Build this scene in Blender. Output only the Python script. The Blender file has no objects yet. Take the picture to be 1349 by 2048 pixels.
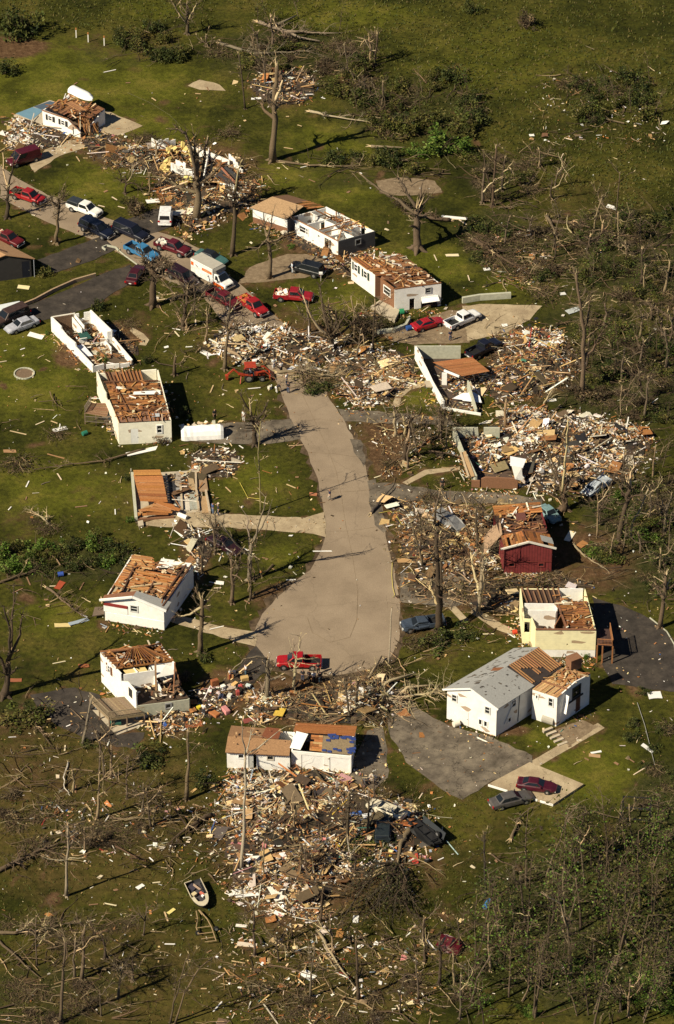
import bpy, bmesh, math, random
import numpy as np
from mathutils import Vector, Matrix, Euler
R = math.radians
rnd = random.Random(7)
sc = bpy.context.scene

# ------------------------------------------------------------------ camera
PH_W, PH_H, FOC, PITCH, CAM_H = 1349.0, 2048.0, 8000.0, R(35.0), 287.0
CAM_Y = -CAM_H / math.tan(PITCH)
cam_d = bpy.data.cameras.new('camera')
cam = bpy.data.objects.new('camera', cam_d)
sc.collection.objects.link(cam)
cam.location = (0, CAM_Y, CAM_H)
cam.rotation_euler = (R(90) - PITCH, 0, 0)
cam_d.sensor_fit = 'VERTICAL'
cam_d.sensor_height = 36.0
cam_d.lens = 36.0 * FOC / PH_H
cam_d.clip_start = 5.0
cam_d.clip_end = 6000.0
sc.camera = cam
sc.render.resolution_x, sc.render.resolution_y = 674, 1024

# ------------------------------------------------------------------ sky, sun, exposure
SUN_EL = 42.0
SUN_AZ = (math.cos(R(34)), math.sin(R(34)))          # the way shadows fall on the ground
wd = bpy.data.worlds.new('World'); sc.world = wd; wd.use_nodes = True
wn = wd.node_tree
sky = wn.nodes.new('ShaderNodeTexSky'); sky.sky_type = 'NISHITA'; sky.sun_disc = False
sky.air_density = 0.55; sky.dust_density = 0.2; sky.altitude = 1200
sky.sun_elevation = R(SUN_EL); sky.sun_rotation = math.atan2(-SUN_AZ[0], -SUN_AZ[1])
wn.links.new(sky.outputs[0], wn.nodes['Background'].inputs[0])
wn.nodes['Background'].inputs[1].default_value = 0.05
sun_d = bpy.data.lights.new('sun', 'SUN'); sun_d.energy = 5.0; sun_d.angle = R(0.5); sun_d.color = (1.0, 0.88, 0.66)
sun = bpy.data.objects.new('sun', sun_d); sc.collection.objects.link(sun)
sdir = Vector((SUN_AZ[0], SUN_AZ[1], -math.tan(R(SUN_EL)))).normalized()
sun.rotation_euler = sdir.to_track_quat('-Z', 'Y').to_euler(); sun.location = (-80, -60, 90)
sc.view_settings.view_transform = 'Standard'; sc.view_settings.look = 'None'
sc.view_settings.gamma = 1.0; sc.view_settings.exposure = 0.6

# ------------------------------------------------------------------ pixel <-> place
CP, SP = math.cos(PITCH), math.sin(PITCH)
def ray(px, py):
    a, b = (px - PH_W / 2) / FOC, (py - PH_H / 2) / FOC
    return (a, CP - b * SP, -SP - b * CP)
def P(px, py, z=0.0):
    d = ray(px, py); t = (z - CAM_H) / d[2]
    return Vector((d[0] * t, CAM_Y + d[1] * t, z))
def U(px, py, Y):
    d = ray(px, py); t = (Y - CAM_Y) / d[1]
    return Vector((d[0] * t, Y, CAM_H + d[2] * t))
def scl(py): return (FOC * SP + (py - PH_H / 2) * CP) / CAM_H      # pixels per metre on the ground
def sinp(py): return math.sin(PITCH + math.atan((py - PH_H / 2) / FOC))

# ------------------------------------------------------------------ materials
MATS = {}
def new_mat(name):
    m = bpy.data.materials.new(name); m.use_nodes = True
    MATS[name] = m
    return m, m.node_tree, m.node_tree.nodes['Principled BSDF']
def mat(name, rgb=None, rough=0.8, var=0.25, scale=3.0, spec=0.3, bump=0.0, metal=0.0, coat=0.0, lines=None, worn=0.0):
    """procedural material; rgb None reads the mesh's own piece colours"""
    if name in MATS: return MATS[name]
    m, t, b = new_mat(name); N, L = t.nodes, t.links
    tc = N.new('ShaderNodeTexCoord')
    if rgb is None:
        src = N.new('ShaderNodeAttribute'); src.attribute_name = 'Col'; col = src.outputs['Color']
    else:
        src = N.new('ShaderNodeRGB'); src.outputs[0].default_value = (*rgb, 1); col = src.outputs[0]
    nz = N.new('ShaderNodeTexNoise'); nz.inputs['Scale'].default_value = scale; nz.inputs['Detail'].default_value = 6
    nz.inputs['Roughness'].default_value = 0.65
    L.new(tc.outputs['Object'], nz.inputs['Vector'])
    mr = N.new('ShaderNodeMapRange'); mr.inputs[1].default_value = 0.3; mr.inputs[2].default_value = 0.7
    mr.inputs[3].default_value = 1 - var; mr.inputs[4].default_value = 1 + var * 0.5
    L.new(nz.outputs[0], mr.inputs[0])
    mx = N.new('ShaderNodeVectorMath'); mx.operation = 'SCALE'
    L.new(col, mx.inputs[0]); L.new(mr.outputs[0], mx.inputs['Scale'])
    out = mx.outputs[0]
    if lines:
        axis, sp, dark = lines
        sx = N.new('ShaderNodeSeparateXYZ'); L.new(tc.outputs['Object'], sx.inputs[0])
        md = N.new('ShaderNodeMath'); md.operation = 'WRAP'; md.inputs[1].default_value = sp; md.inputs[2].default_value = 0
        L.new(sx.outputs[axis], md.inputs[0])
        gt = N.new('ShaderNodeMath'); gt.operation = 'LESS_THAN'; gt.inputs[1].default_value = sp * 0.16
        L.new(md.outputs[0], gt.inputs[0])
        m2 = N.new('ShaderNodeMapRange'); m2.inputs[3].default_value = 1; m2.inputs[4].default_value = dark
        L.new(gt.outputs[0], m2.inputs[0])
        m3 = N.new('ShaderNodeVectorMath'); m3.operation = 'SCALE'
        L.new(out, m3.inputs[0]); L.new(m2.outputs[0], m3.inputs['Scale']); out = m3.outputs[0]
    if worn:
        for kind in ('dirt', 'torn'):
            if kind == 'dirt':
                n3 = N.new('ShaderNodeTexNoise'); n3.inputs['Scale'].default_value = .8; n3.inputs['Detail'].default_value = 8; n3.inputs['Roughness'].default_value = .75; val = n3.outputs[0]; lo, hi, c3, mxv = .52, .72, (.42, .33, .22), .26
            else:
                mp = N.new('ShaderNodeMapping'); mp.inputs['Scale'].default_value = (1, 1, 2.6); L.new(tc.outputs['Object'], mp.inputs[0])
                n3 = N.new('ShaderNodeTexVoronoi'); n3.inputs['Scale'].default_value = .9; L.new(mp.outputs[0], n3.inputs['Vector']); s3 = N.new('ShaderNodeSeparateColor'); L.new(n3.outputs['Color'], s3.inputs[0]); val = s3.outputs[0]; lo, hi, c3, mxv = 1 - worn, 1.001 - worn, (.30, .20, .12), .85
            if kind == 'dirt': L.new(tc.outputs['Object'], n3.inputs['Vector'])
            m4 = N.new('ShaderNodeMapRange'); m4.inputs[1].default_value = lo; m4.inputs[2].default_value = hi; m4.inputs[4].default_value = mxv; L.new(val, m4.inputs[0])
            x4 = N.new('ShaderNodeMix'); x4.data_type = 'RGBA'; L.new(m4.outputs[0], x4.inputs[0]); L.new(out, x4.inputs[6]); x4.inputs[7].default_value = (*c3, 1); out = x4.outputs[2]
    L.new(out, b.inputs['Base Color'])
    b.inputs['Roughness'].default_value = rough; b.inputs['Metallic'].default_value = metal
    b.inputs['Specular IOR Level'].default_value = spec
    b.inputs['Coat Weight'].default_value = coat; b.inputs['Coat Roughness'].default_value = 0.05
    if bump:
        bp = N.new('ShaderNodeBump'); bp.inputs['Strength'].default_value = bump; bp.inputs['Distance'].default_value = 0.05
        n2 = N.new('ShaderNodeTexNoise'); n2.inputs['Scale'].default_value = scale * 6; n2.inputs['Detail'].default_value = 3
        L.new(tc.outputs['Object'], n2.inputs['Vector']); L.new(n2.outputs[0], bp.inputs['Height'])
        L.new(bp.outputs[0], b.inputs['Normal'])
    return m
mat('debris', None, 0.85, 0.3, 5.0)
mat('wood', None, 0.8, 0.35, 6.0)
mat('bark', None, 0.95, 0.4, 9.0, bump=0.5)
mat('leaf', None, 0.7, 0.2, 8.0, spec=0.2)
mat('painted', None, 0.6, 0.12, 1.5)
mat('glass', (0.012, 0.015, 0.018), 0.06, 0.1, 1.0, spec=0.6)
mat('tyre', (0.012, 0.012, 0.012), 0.85, 0.2)
mat('rim', (0.45, 0.45, 0.45), 0.35, 0.1, metal=0.7)
mat('chrome', (0.6, 0.6, 0.6), 0.25, 0.1, metal=0.8)
mat('black_trim', (0.015, 0.015, 0.016), 0.6, 0.2)
mat('lamp_glass', (0.75, 0.75, 0.7), 0.15, 0.05)
mat('tail_glass', (0.35, 0.01, 0.01), 0.2, 0.05)
mat('skin', (0.42, 0.24, 0.16), 0.6, 0.1)
mat('white_siding', (0.8, 0.78, 0.74), 0.65, 0.1, 1.2, lines=(2, 0.22, 0.93), worn=0.03)
mat('white_plaster', (0.8, 0.79, 0.75), 0.85, 0.14, 1.5, worn=0.05)
mat('cream_siding', (0.80, 0.77, 0.63), 0.7, 0.12, 1.2, lines=(2, 0.22, 0.93), worn=0.04)
mat('yellow_siding', (0.80, 0.74, 0.46), 0.7, 0.12, 1.2, lines=(2, 0.3, 0.93), worn=0.04)
mat('red_boards', (0.17, 0.028, 0.028), 0.75, 0.25, 2.0, lines=(0, 0.34, 0.45))
mat('grey_siding', (0.07, 0.07, 0.075), 0.6, 0.25, 1.5, lines=(2, 0.4, 0.8))
mat('dark_siding', (0.035, 0.032, 0.03), 0.8, 0.2, 1.5)
mat('brick', (0.22, 0.11, 0.06), 0.9, 0.3, 8.0)
mat('concrete', (0.42, 0.36, 0.27), 0.9, 0.2, 1.5)
mat('block_wall', (0.42, 0.42, 0.33), 0.9, 0.2, 2.5)
mat('shingle', (0.30, 0.30, 0.29), 0.9, 0.18, 6.0, bump=0.3)
mat('tan_shingle', (0.36, 0.21, 0.11), 0.9, 0.22, 5.0, bump=0.3)

# ------------------------------------------------------------------ mesh builder
def lin(h):
    """#rrggbb (as a dry, evenly lit colour) to linear"""
    c = [int(h[i:i + 2], 16) / 255 for i in (0, 2, 4)]
    return tuple(x / 12.92 if x <= .04045 else ((x + .055) / 1.055) ** 2.4 for x in c)
def vary(c, a=0.15, r=rnd):
    k = 1 + r.uniform(-a, a)
    return tuple(max(0.0, min(0.9, x * k * (1 + r.uniform(-a, a) * .3))) for x in c)
class MB:
    def __init__(s): s.V = []; s.F = []; s.C = []
    def add(s, vs, fs, col):
        n = len(s.V); s.V.extend(vs); s.C.extend([col] * len(vs))
        s.F.extend([tuple(i + n for i in f) for f in fs])
    BF = [(0, 3, 2, 1), (4, 5, 6, 7), (0, 1, 5, 4), (1, 2, 6, 5), (2, 3, 7, 6), (3, 0, 4, 7)]
    def box(s, c, d, rot=(0, 0, 0), col=(.5, .5, .5), jit=0.0, r=rnd, taper=1.0):
        M = Euler(rot).to_matrix(); h = [x / 2 for x in d]; vs = []
        for (a, b, e) in ((-1, -1, -1), (1, -1, -1), (1, 1, -1), (-1, 1, -1), (-1, -1, 1), (1, -1, 1), (1, 1, 1), (-1, 1, 1)):
            k = taper if e > 0 else 1.0
            p = Vector((a * h[0] * k * (1 + r.uniform(-jit, jit)), b * h[1] * k * (1 + r.uniform(-jit, jit)), e * h[2] * (1 + r.uniform(-jit, jit))))
            p = M @ p; vs.append((p.x + c[0], p.y + c[1], p.z + c[2]))
        s.add(vs, MB.BF, col)
    def hexa(s, b4, t4, col):
        s.add([tuple(p) for p in b4] + [tuple(p) for p in t4], MB.BF, col)
    def slab(s, q, t, col):
        """quad of 3D points thickened downwards along its own normal"""
        q = [Vector(p) for p in q]; n = (q[1] - q[0]).cross(q[3] - q[0]).normalized()
        if n.z < 0: n = -n
        s.hexa([p - n * t for p in q], q, col)
    def beam(s, a, b, w, h, col, up=(0, 0, 1)):
        a, b = Vector(a), Vector(b); d = (b - a)
        if d.length < 1e-4: return
        d.normalize(); sd = d.cross(Vector(up))
        if sd.length < 1e-3: sd = d.cross(Vector((1, 0, 0)))
        sd.normalize(); u = sd.cross(d)
        sd = sd * (w / 2); u = u * (h / 2)
        s.hexa([a - sd - u, a + sd - u, b + sd - u, b - sd - u], [a - sd + u, a + sd + u, b + sd + u, b - sd + u], col)
    def tube(s, pts, rads, n=5, col=(.1, .08, .06), cap=True):
        pts = [Vector(p) for p in pts]; base = len(s.V); k = len(pts)
        for i, p in enumerate(pts):
            d = (pts[min(i + 1, k - 1)] - pts[max(i - 1, 0)])
            d = d.normalized() if d.length > 1e-6 else Vector((0, 0, 1))
            x = d.cross(Vector((0.31, 0.22, 0.92)));
            if x.length < 1e-3: x = d.cross(Vector((1, 0, 0)))
            x.normalize(); y = d.cross(x)
            for j in range(n):
                a = 2 * math.pi * j / n
                q = p + (x * math.cos(a) + y * math.sin(a)) * rads[i]
                s.V.append((q.x, q.y, q.z)); s.C.append(col)
        for i in range(k - 1):
            for j in range(n):
                a0 = base + i * n + j; a1 = base + i * n + (j + 1) % n
                s.F.append((a0, a1, a1 + n, a0 + n))
        if cap:
            s.F.append(tuple(base + j for j in range(n))[::-1]); s.F.append(tuple(base + (k - 1) * n + j for j in range(n)))
    def cyl(s, a, b, r, n=12, col=(.1, .1, .1), r2=None): s.tube([a, b], [r, r if r2 is None else r2], n, col)
    def poly(s, pts, col): s.add([tuple(p) for p in pts], [tuple(range(len(pts)))], col)
    def prism(s, pts, z0, z1, col):
        n = len(pts); vs = [(p[0], p[1], z0) for p in pts] + [(p[0], p[1], z1) for p in pts]
        fs = [tuple(range(n))[::-1], tuple(range(n, 2 * n))] + [(i, (i + 1) % n, n + (i + 1) % n, n + i) for i in range(n)]
        s.add(vs, fs, col)
    def build(s, name, m, parent=None, org=None, smooth=False):
        me = bpy.data.meshes.new(name)
        V = s.V
        if org is not None: V = [(v[0] - org[0], v[1] - org[1], v[2] - org[2]) for v in V]
        me.from_pydata(V, [], s.F)
        at = me.color_attributes.new('Col', 'FLOAT_COLOR', 'POINT')
        a = np.ones((len(V), 4), np.float32); a[:, :3] = np.array(s.C, np.float32).reshape(-1, 3)
        at.data.foreach_set('color', a.ravel())
        me.materials.append(MATS[m] if isinstance(m, str) else m)
        if smooth: me.polygons.foreach_set('use_smooth', [True] * len(me.polygons))
        me.update()
        o = bpy.data.objects.new(name, me); sc.collection.objects.link(o)
        if parent is not None: o.parent = parent
        elif org is not None: o.location = org
        return o
def tag(o, label, cat, group=None, kind=None):
    if label: o['label'] = label
    if cat: o['category'] = cat
    if group: o['group'] = group
    if kind: o['kind'] = kind
    return o
def thing(name, label, cat, loc=(0, 0, 0), rz=0.0, group=None):
    o = bpy.data.objects.new(name, None); sc.collection.objects.link(o)
    o.empty_display_size = 0.3
    o.location = loc; o.rotation_euler = (0, 0, rz)
    return tag(o, label, cat, group)
def dup(o, loc=None, rot=None, scale=None, label=None, group=None):
    c = o.copy(); sc.collection.objects.link(c)
    for ch in list(o.children):
        d = ch.copy(); sc.collection.objects.link(d); d.parent = c
        for g in list(ch.children):
            e = g.copy(); sc.collection.objects.link(e); e.parent = d
    if loc is not None: c.location = loc
    if rot is not None: c.rotation_euler = rot
    if scale is not None: c.scale = scale
    if label: c['label'] = label
    if group: c['group'] = group
    return c
def inpoly(x, y, poly):
    c = False; n = len(poly); j = n - 1
    for i in range(n):
        xi, yi = poly[i]; xj, yj = poly[j]
        if (yi > y) != (yj > y) and x < (xj - xi) * (y - yi) / (yj - yi) + xi: c = not c
        j = i
    return c
def edge_dist(x, y, poly):
    d = 1e9
    for i in range(len(poly)):
        ax, ay = poly[i - 1]; bx, by = poly[i]
        L2 = (bx - ax) ** 2 + (by - ay) ** 2 or 1e-9
        t = max(0, min(1, ((x - ax) * (bx - ax) + (y - ay) * (by - ay)) / L2))
        d = min(d, math.hypot(ax + t * (bx - ax) - x, ay + t * (by - ay) - y))
    return d
# ------------------------------------------------------------------ debris zones (used for the ground cover too)
DZ = [  # name words, pixel outline, pieces per m2, heap height, palette
 ('flattened white house at the end of the road', [(405,688),(440,655),(500,648),(575,655),(680,688),(695,712),(640,728),(560,742),(490,722),(430,712)], 8, 1.0, 'white'),
 ('yard between the road and the foundation walls', [(690,700),(790,694),(835,720),(838,768),(800,800),(745,815),(690,812),(668,770),(650,730)], 6, .6, 'tanwhite'),
 ('yard right of the basement walls', [(985,690),(1060,650),(1130,668),(1150,720),(1140,765),(1060,800),(990,815),(965,770),(975,735)], 8, .8, 'mix'),
 ('rubble field on the right', [(985,830),(1060,812),(1180,835),(1290,855),(1312,890),(1260,960),(1200,985),(1130,990),(1060,985),(1040,930),(1000,900)], 8, 1.0, 'mixwhite'),
 ('inside of the foundation on the right', [(918,872),(995,868),(1026,945),(962,948)], 20, 1.1, 'mix'),
 ('splintered house beside the red barn', [(800,1040),(860,1008),(970,1012),(1005,1060),(1000,1135),(930,1160),(850,1150),(795,1110)], 8, .8, 'tanwood'),
 ('verge behind the yellow house', [(800,1150),(930,1160),(1100,1150),(1200,1160),(1185,1182),(1040,1175),(1030,1235),(960,1225),(900,1200),(820,1200)], 5, .4, 'twig'),
 ('great heap below the garage', [(440,1560),(500,1545),(640,1560),(760,1590),(850,1620),(860,1690),(800,1745),(700,1760),(660,1800),(640,1850),(590,1830),(560,1790),(470,1790),(445,1700)], 8, 1.1, 'mix'),
 ('white scatter below the heap', [(520,1700),(640,1650),(690,1720),(660,1800),(640,1860),(590,1840),(520,1800),(470,1790),(460,1765)], 7, .5, 'white'),
 ('splintered wood heap beyond the garage', [(500,1395),(560,1384),(640,1382),(720,1354),(790,1345),(800,1400),(770,1450),(680,1452),(590,1445),(520,1450),(480,1430)], 8, 1.3, 'splinter'),
 ('front of the garage', [(470,1548),(560,1540),(640,1535),(705,1552),(720,1590),(640,1615),(540,1610),(450,1600)], 9, .9, 'mix'),
 ('yard in front of the decked house', [(288,1430),(330,1410),(392,1420),(402,1450),(385,1470),(330,1475),(285,1462)], 10, .9, 'mixwhite'),
 ('drive of household goods', [(395,1380),(440,1360),(475,1335),(510,1330),(515,1370),(470,1420),(420,1440),(385,1425)], 4, .4, 'mix'),
 ('lawn left of the upper house', [(18,235),(60,232),(95,250),(150,270),(120,295),(80,300),(30,310),(5,300)], 7, .4, 'white'),
 ('verge below the upper house', [(150,275),(225,268),(260,290),(330,290),(330,330),(270,345),(215,330),(180,310)], 6, .7, 'mix'),
 ('collapsed house with yellow insulation', [(305,290),(385,285),(460,320),(520,370),(510,410),(440,440),(380,470),(340,430),(300,370)], 8, .9, 'yellowmix'),
 ('lawn above the orange floor', [(370,905),(450,890),(490,915),(470,955),(420,960),(380,940)], 5, .3, 'white'),
 ('drive beside the white gabled house', [(350,1050),(420,1060),(430,1110),(400,1160),(365,1180),(380,1120)], 5, .4, 'white'),
 ('thicket at the far side', [(490,165),(540,140),(620,140),(640,185),(600,212),(520,208)], 5, .7, 'mix'),
 ('gap between the two roofless houses', [(640,500),(690,512),(752,500),(762,545),(690,560),(655,530)], 6, .4, 'tanwhite'),
 ('front of the long roofless house', [(560,445),(590,462),(650,500),(680,512),(640,520),(570,480)], 5, .3, 'tanwood'),
 ('inside of the white-walled ruin', [(125,648),(182,640),(250,702),(190,712)], 13, .7, 'mix'),
 ('side yard of the white-walled ruin', [(200,640),(240,650),(285,700),(275,725),(230,680)], 5, .4, 'twig'),
 ('shattered yard of the orange floor', [(330,950),(400,940),(412,1010),(340,1020)], 9, .35, 'tanwood'),
 ('ruin of the basement house', [(890,755),(955,750),(962,800),(900,795)], 18, .8, 'mix'),
 ('tree line below the road bank', [(740,830),(900,835),(910,900),(830,930),(780,960),(750,880)], 2.0, .15, 'tanwood'),
 ('bank by the right-hand road', [(760,1000),(880,1000),(880,1040),(800,1060)], 4, .3, 'tanwood'),
 ('lower left tangle', [(60,1600),(330,1600),(460,1620),(460,1760),(330,1720),(80,1720)], 1.0, .1, 'mix'),
 ('fallen trees beyond the red roofs', [(930,440),(1120,470),(1120,580),(980,570)], 1.2, .1, 'twig'),
 ('far pasture thicket', [(1060,150),(1320,150),(1330,280),(1080,300)], .22, .05, 'white'),
 ('bottom lawn', [(440,1850),(880,1850),(880,2048),(440,2048)], .8, .05, 'tanwhite'),
]
# ------------------------------------------------------------------ ground
def ground():
    xs = np.concatenate([[-2500, -900, -350, -160, -100], np.arange(-66, 66.1, .55), [100, 160, 350, 900, 2500]])
    ys = np.concatenate([[-1200, -500, -200, -130], np.arange(-104, 146.1, .7), [190, 300, 600, 1400, 3500]])
    X, Y = np.meshgrid(xs, ys); nx, ny = len(xs), len(ys)
    rs = np.random.RandomState(3)
    A = np.zeros((4,) + X.shape)
    def ell(px, py, rx, ry, ch, k, soft=.35):
        c = P(px, py); ax = rx / scl(py); ay = ry / scl(py) / sinp(py)
        d = np.sqrt(((X - c.x) / ax) ** 2 + ((Y - c.y) / ay) ** 2)
        v = np.clip((1 + soft - d) / (2 * soft), 0, 1) * k
        A[ch] = np.maximum(A[ch], v)
    soil = [(775,895,45,75,1),(735,860,40,30,.7),(20,95,85,24,1),(545,1195,55,32,.8),(60,1560,150,70,.55),(10,1470,90,60,.6),
            (868,1720,30,75,.7),(905,1860,60,90,.5),(330,1650,150,70,.5),(200,2000,170,50,.5),(720,2000,230,60,.5),(800,1120,25,130,.7),
            (145,708,45,34,.9),(300,1000,60,60,.5),(1150,1120,150,80,.8),(620,1400,180,70,.9),(640,1680,240,150,.85),(595,1400,90,50,.8),
            (1110,905,210,90,.85),(1060,730,130,90,.7),(570,690,190,60,.8),(740,760,100,60,.7),(900,1080,130,90,.9),(960,1190,190,40,.8),
            (420,350,130,90,.7),(60,275,70,45,.5),(240,300,90,40,.7),(560,180,90,50,.6),(560,640,60,40,.6),(690,535,80,40,.6),(520,560,60,22,.6),
            (850,360,70,22,.5),(1150,1480,40,25,.5),(880,1300,70,40,.5),(845,1250,60,40,.7),(380,1440,90,60,.5),(40,1040,50,60,.5),(230,900,90,20,.4),
            (560,1345,60,22,.6),(700,1350,130,22,.7),(345,1400,90,40,.5),(640,620,60,24,.4),(740,680,70,40,.6),(900,1550,60,20,.3),(1010,1460,60,14,.9),
            (430,1900,90,60,.35),(250,90,150,40,.5),(275,660,40,50,.6)]
    litter = [(1160,1860,240,200,.9),(1330,1650,90,160,.8),(1250,520,170,120,.8),(1230,760,170,120,.9),(1270,1080,130,140,.9),(580,110,190,60,.8),
              (820,230,190,90,.7),(120,1125,180,50,.8),(1050,500,150,70,.8),(1300,1330,60,60,.4),(250,110,140,30,.6),(1000,460,120,60,.7),(1180,640,120,120,.7),(700,350,150,40,.6),
              (230,1660,220,60,.6),(90,1990,200,70,.7),(950,1180,120,40,.5),(60,1430,90,50,.7),(1190,230,120,80,.5),(640,1990,180,60,.6),(990,360,70,60,.7),(20,60,70,40,.6)]
    dry = [(1150,250,260,170,.45),(620,1150,600,80,.2),(220,970,110,60,.5),(250,215,160,40,.45),(250,1800,300,220,.55),(900,1650,160,120,.6),(700,1900,300,150,.5),
           (480,800,90,60,.55),(350,680,120,60,.45),(560,950,90,60,.3),(480,1100,120,50,.4),(640,260,120,60,.4),(330,130,120,40,.3),(1120,1560,90,60,.3),
           (1200,420,160,80,.6),(90,960,60,60,.4),(450,1150,90,50,.5),(180,1620,320,230,.75),(250,1950,330,140,.7),(640,1960,280,120,.7),(100,1350,200,60,.5),(860,1700,140,150,.55)]
    mown = [(150,170,260,85,1),(300,250,120,50,.8),(200,370,110,50,.9),(60,740,140,110,.9),(110,980,170,70,.8),(650,600,90,40,.9),(850,530,120,45,.9),(1010,570,60,25,.9),(1180,1540,120,75,.9),(1090,1480,50,30,.8),(500,960,110,55,.8),
            (690,280,150,50,.8),(580,350,110,30,.8),(700,390,80,30,.8),(480,800,80,50,.6),(100,1230,120,50,.7),(420,1350,60,25,.6),(560,1110,60,30,.7),(930,1640,90,80,.6),(830,790,40,25,.9),(1250,700,70,30,.5),(1000,120,260,110,.55),(700,30,200,40,.7),(300,20,120,30,.6)]
    for e in mown: ell(*e[:4], 3, e[4], .6)
    for e in soil: ell(*e[:4], 0, e[4])
    for e in litter: ell(*e[:4], 2, e[4])
    for e in dry: ell(*e[:4], 1, e[4])
    for nm, poly, den, h, pal in DZ:
        if den < 3: continue
        cx = sum(p[0] for p in poly) / len(poly); cy = sum(p[1] for p in poly) / len(poly)
        ell(cx, cy, max(abs(p[0] - cx) for p in poly), max(abs(p[1] - cy) for p in poly), 0, .8)
    Z = np.zeros_like(X)
    verts = np.stack([X.ravel(), Y.ravel(), Z.ravel()], 1)
    idx = np.arange(nx * ny).reshape(ny, nx)
    F = np.stack([idx[:-1, :-1].ravel(), idx[:-1, 1:].ravel(), idx[1:, 1:].ravel(), idx[1:, :-1].ravel()], 1)
    me = bpy.data.meshes.new('ground'); me.from_pydata(verts.tolist(), [], F.tolist())
    at = me.color_attributes.new('Cover', 'FLOAT_COLOR', 'POINT')
    a = np.ones((nx * ny, 4), np.float32)
    for k in range(4): a[:, k] = A[k].ravel()
    at.data.foreach_set('color', a.ravel())
    m, t, b = new_mat('ground_cover'); N, L = t.nodes, t.links
    tc = N.new('ShaderNodeTexCoord'); pos = tc.outputs['Object']
    def noise(s, d=5, rough=.6, dist=0.0):
        n = N.new('ShaderNodeTexNoise'); n.inputs['Scale'].default_value = s; n.inputs['Detail'].default_value = d
        n.inputs['Roughness'].default_value = rough; n.inputs['Distortion'].default_value = dist
        L.new(pos, n.inputs['Vector']); return n.outputs[0]
    def ramp(v, stops):
        r = N.new('ShaderNodeValToRGB'); L.new(v, r.inputs[0]); e = r.color_ramp.elements
        while len(e) < len(stops): e.new(0.5)
        for i, (p_, c) in enumerate(stops): e[i].position = p_; e[i].color = (*c, 1)
        return r.outputs[0]
    def mix(f, a_, b_):
        x = N.new('ShaderNodeMix'); x.data_type = 'RGBA'
        L.new(f, x.inputs[0]); L.new(a_, x.inputs[6]); L.new(b_, x.inputs[7]); return x.outputs[2]
    at_ = N.new('ShaderNodeAttribute'); at_.attribute_name = 'Cover'
    sp = N.new('ShaderNodeSeparateColor'); L.new(at_.outputs['Color'], sp.inputs[0])
    grass = ramp(noise(.09, 6, .7), [(.36, (.018, .021, .003)), (.46, (.034, .036, .005)), (.54, (.052, .052, .008)), (.64, (.082, .070, .015))])
    fine = ramp(noise(1.6, 6, .75), [(.32, (.35, .36, .34)), (.5, (.95, .95, .95)), (.68, (1.5, 1.45, 1.3))])
    mm = N.new('ShaderNodeMix'); mm.data_type = 'RGBA'; mm.blend_type = 'MULTIPLY'; mm.inputs[0].default_value = 1
    L.new(grass, mm.inputs[6]); L.new(fine, mm.inputs[7]); grass = mm.outputs[2]
    dryc = ramp(noise(.9, 6, .75), [(.35, (.036, .030, .007)), (.6, (.095, .068, .022))])
    soilc = ramp(noise(1.3, 7, .75), [(.3, (.035, .018, .008)), (.52, (.095, .055, .028)), (.75, (.19, .12, .065))])
    litc = ramp(noise(1.1, 7, .75), [(.32, (.009, .012, .003)), (.5, (.034, .036, .010)), (.7, (.072, .062, .024))])
    def mask(ch, s, off=.5, gain=2.6):
        n = noise(s, 5, .7)
        nn = N.new('ShaderNodeMath'); nn.operation = 'MULTIPLY_ADD'; nn.use_clamp = True
        s2 = N.new('ShaderNodeMath'); s2.operation = 'SUBTRACT'; L.new(sp.outputs[ch], s2.inputs[0]); L.new(n, s2.inputs[1])
        L.new(s2.outputs[0], nn.inputs[0]); nn.inputs[1].default_value = gain; nn.inputs[2].default_value = off
        return nn.outputs[0]
    lawn = ramp(noise(.16, 6, .7), [(.36, (.042, .045, .005)), (.5, (.078, .082, .009)), (.64, (.122, .108, .019))])
    ml = N.new('ShaderNodeMix'); ml.data_type = 'RGBA'; ml.blend_type = 'MULTIPLY'; ml.inputs[0].default_value = .7
    L.new(lawn, ml.inputs[6]); L.new(fine, ml.inputs[7]); lawn = ml.outputs[2]
    lm = N.new('ShaderNodeMath'); lm.operation = 'MULTIPLY_ADD'; lm.use_clamp = True; ls = N.new('ShaderNodeMath'); ls.operation = 'SUBTRACT'
    L.new(at_.outputs['Alpha'], ls.inputs[0]); L.new(noise(.35, 5, .7), ls.inputs[1]); L.new(ls.outputs[0], lm.inputs[0]); lm.inputs[1].default_value = 2.6; lm.inputs[2].default_value = .35
    grass = mix(lm.outputs[0], grass, lawn)
    c = mix(mask(1, .5, .1), grass, dryc)
    c = mix(mask(2, .45, .1), c, litc)
    c = mix(mask(0, .4, .1), c, soilc)
    L.new(c, b.inputs['Base Color']); b.inputs['Roughness'].default_value = 1.0; b.inputs['Specular IOR Level'].default_value = .1
    bp = N.new('ShaderNodeBump'); bp.inputs['Strength'].default_value = .9; bp.inputs['Distance'].default_value = .18
    L.new(noise(2.2, 6, .8), bp.inputs['Height']); L.new(bp.outputs[0], b.inputs['Normal'])
    global GX, GY, GA, GME
    GX, GY, GA, GME = X, Y, a, me
    me.materials.append(m)
    o = bpy.data.objects.new('ground', me); sc.collection.objects.link(o); o['kind'] = 'structure'
ground()

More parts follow.
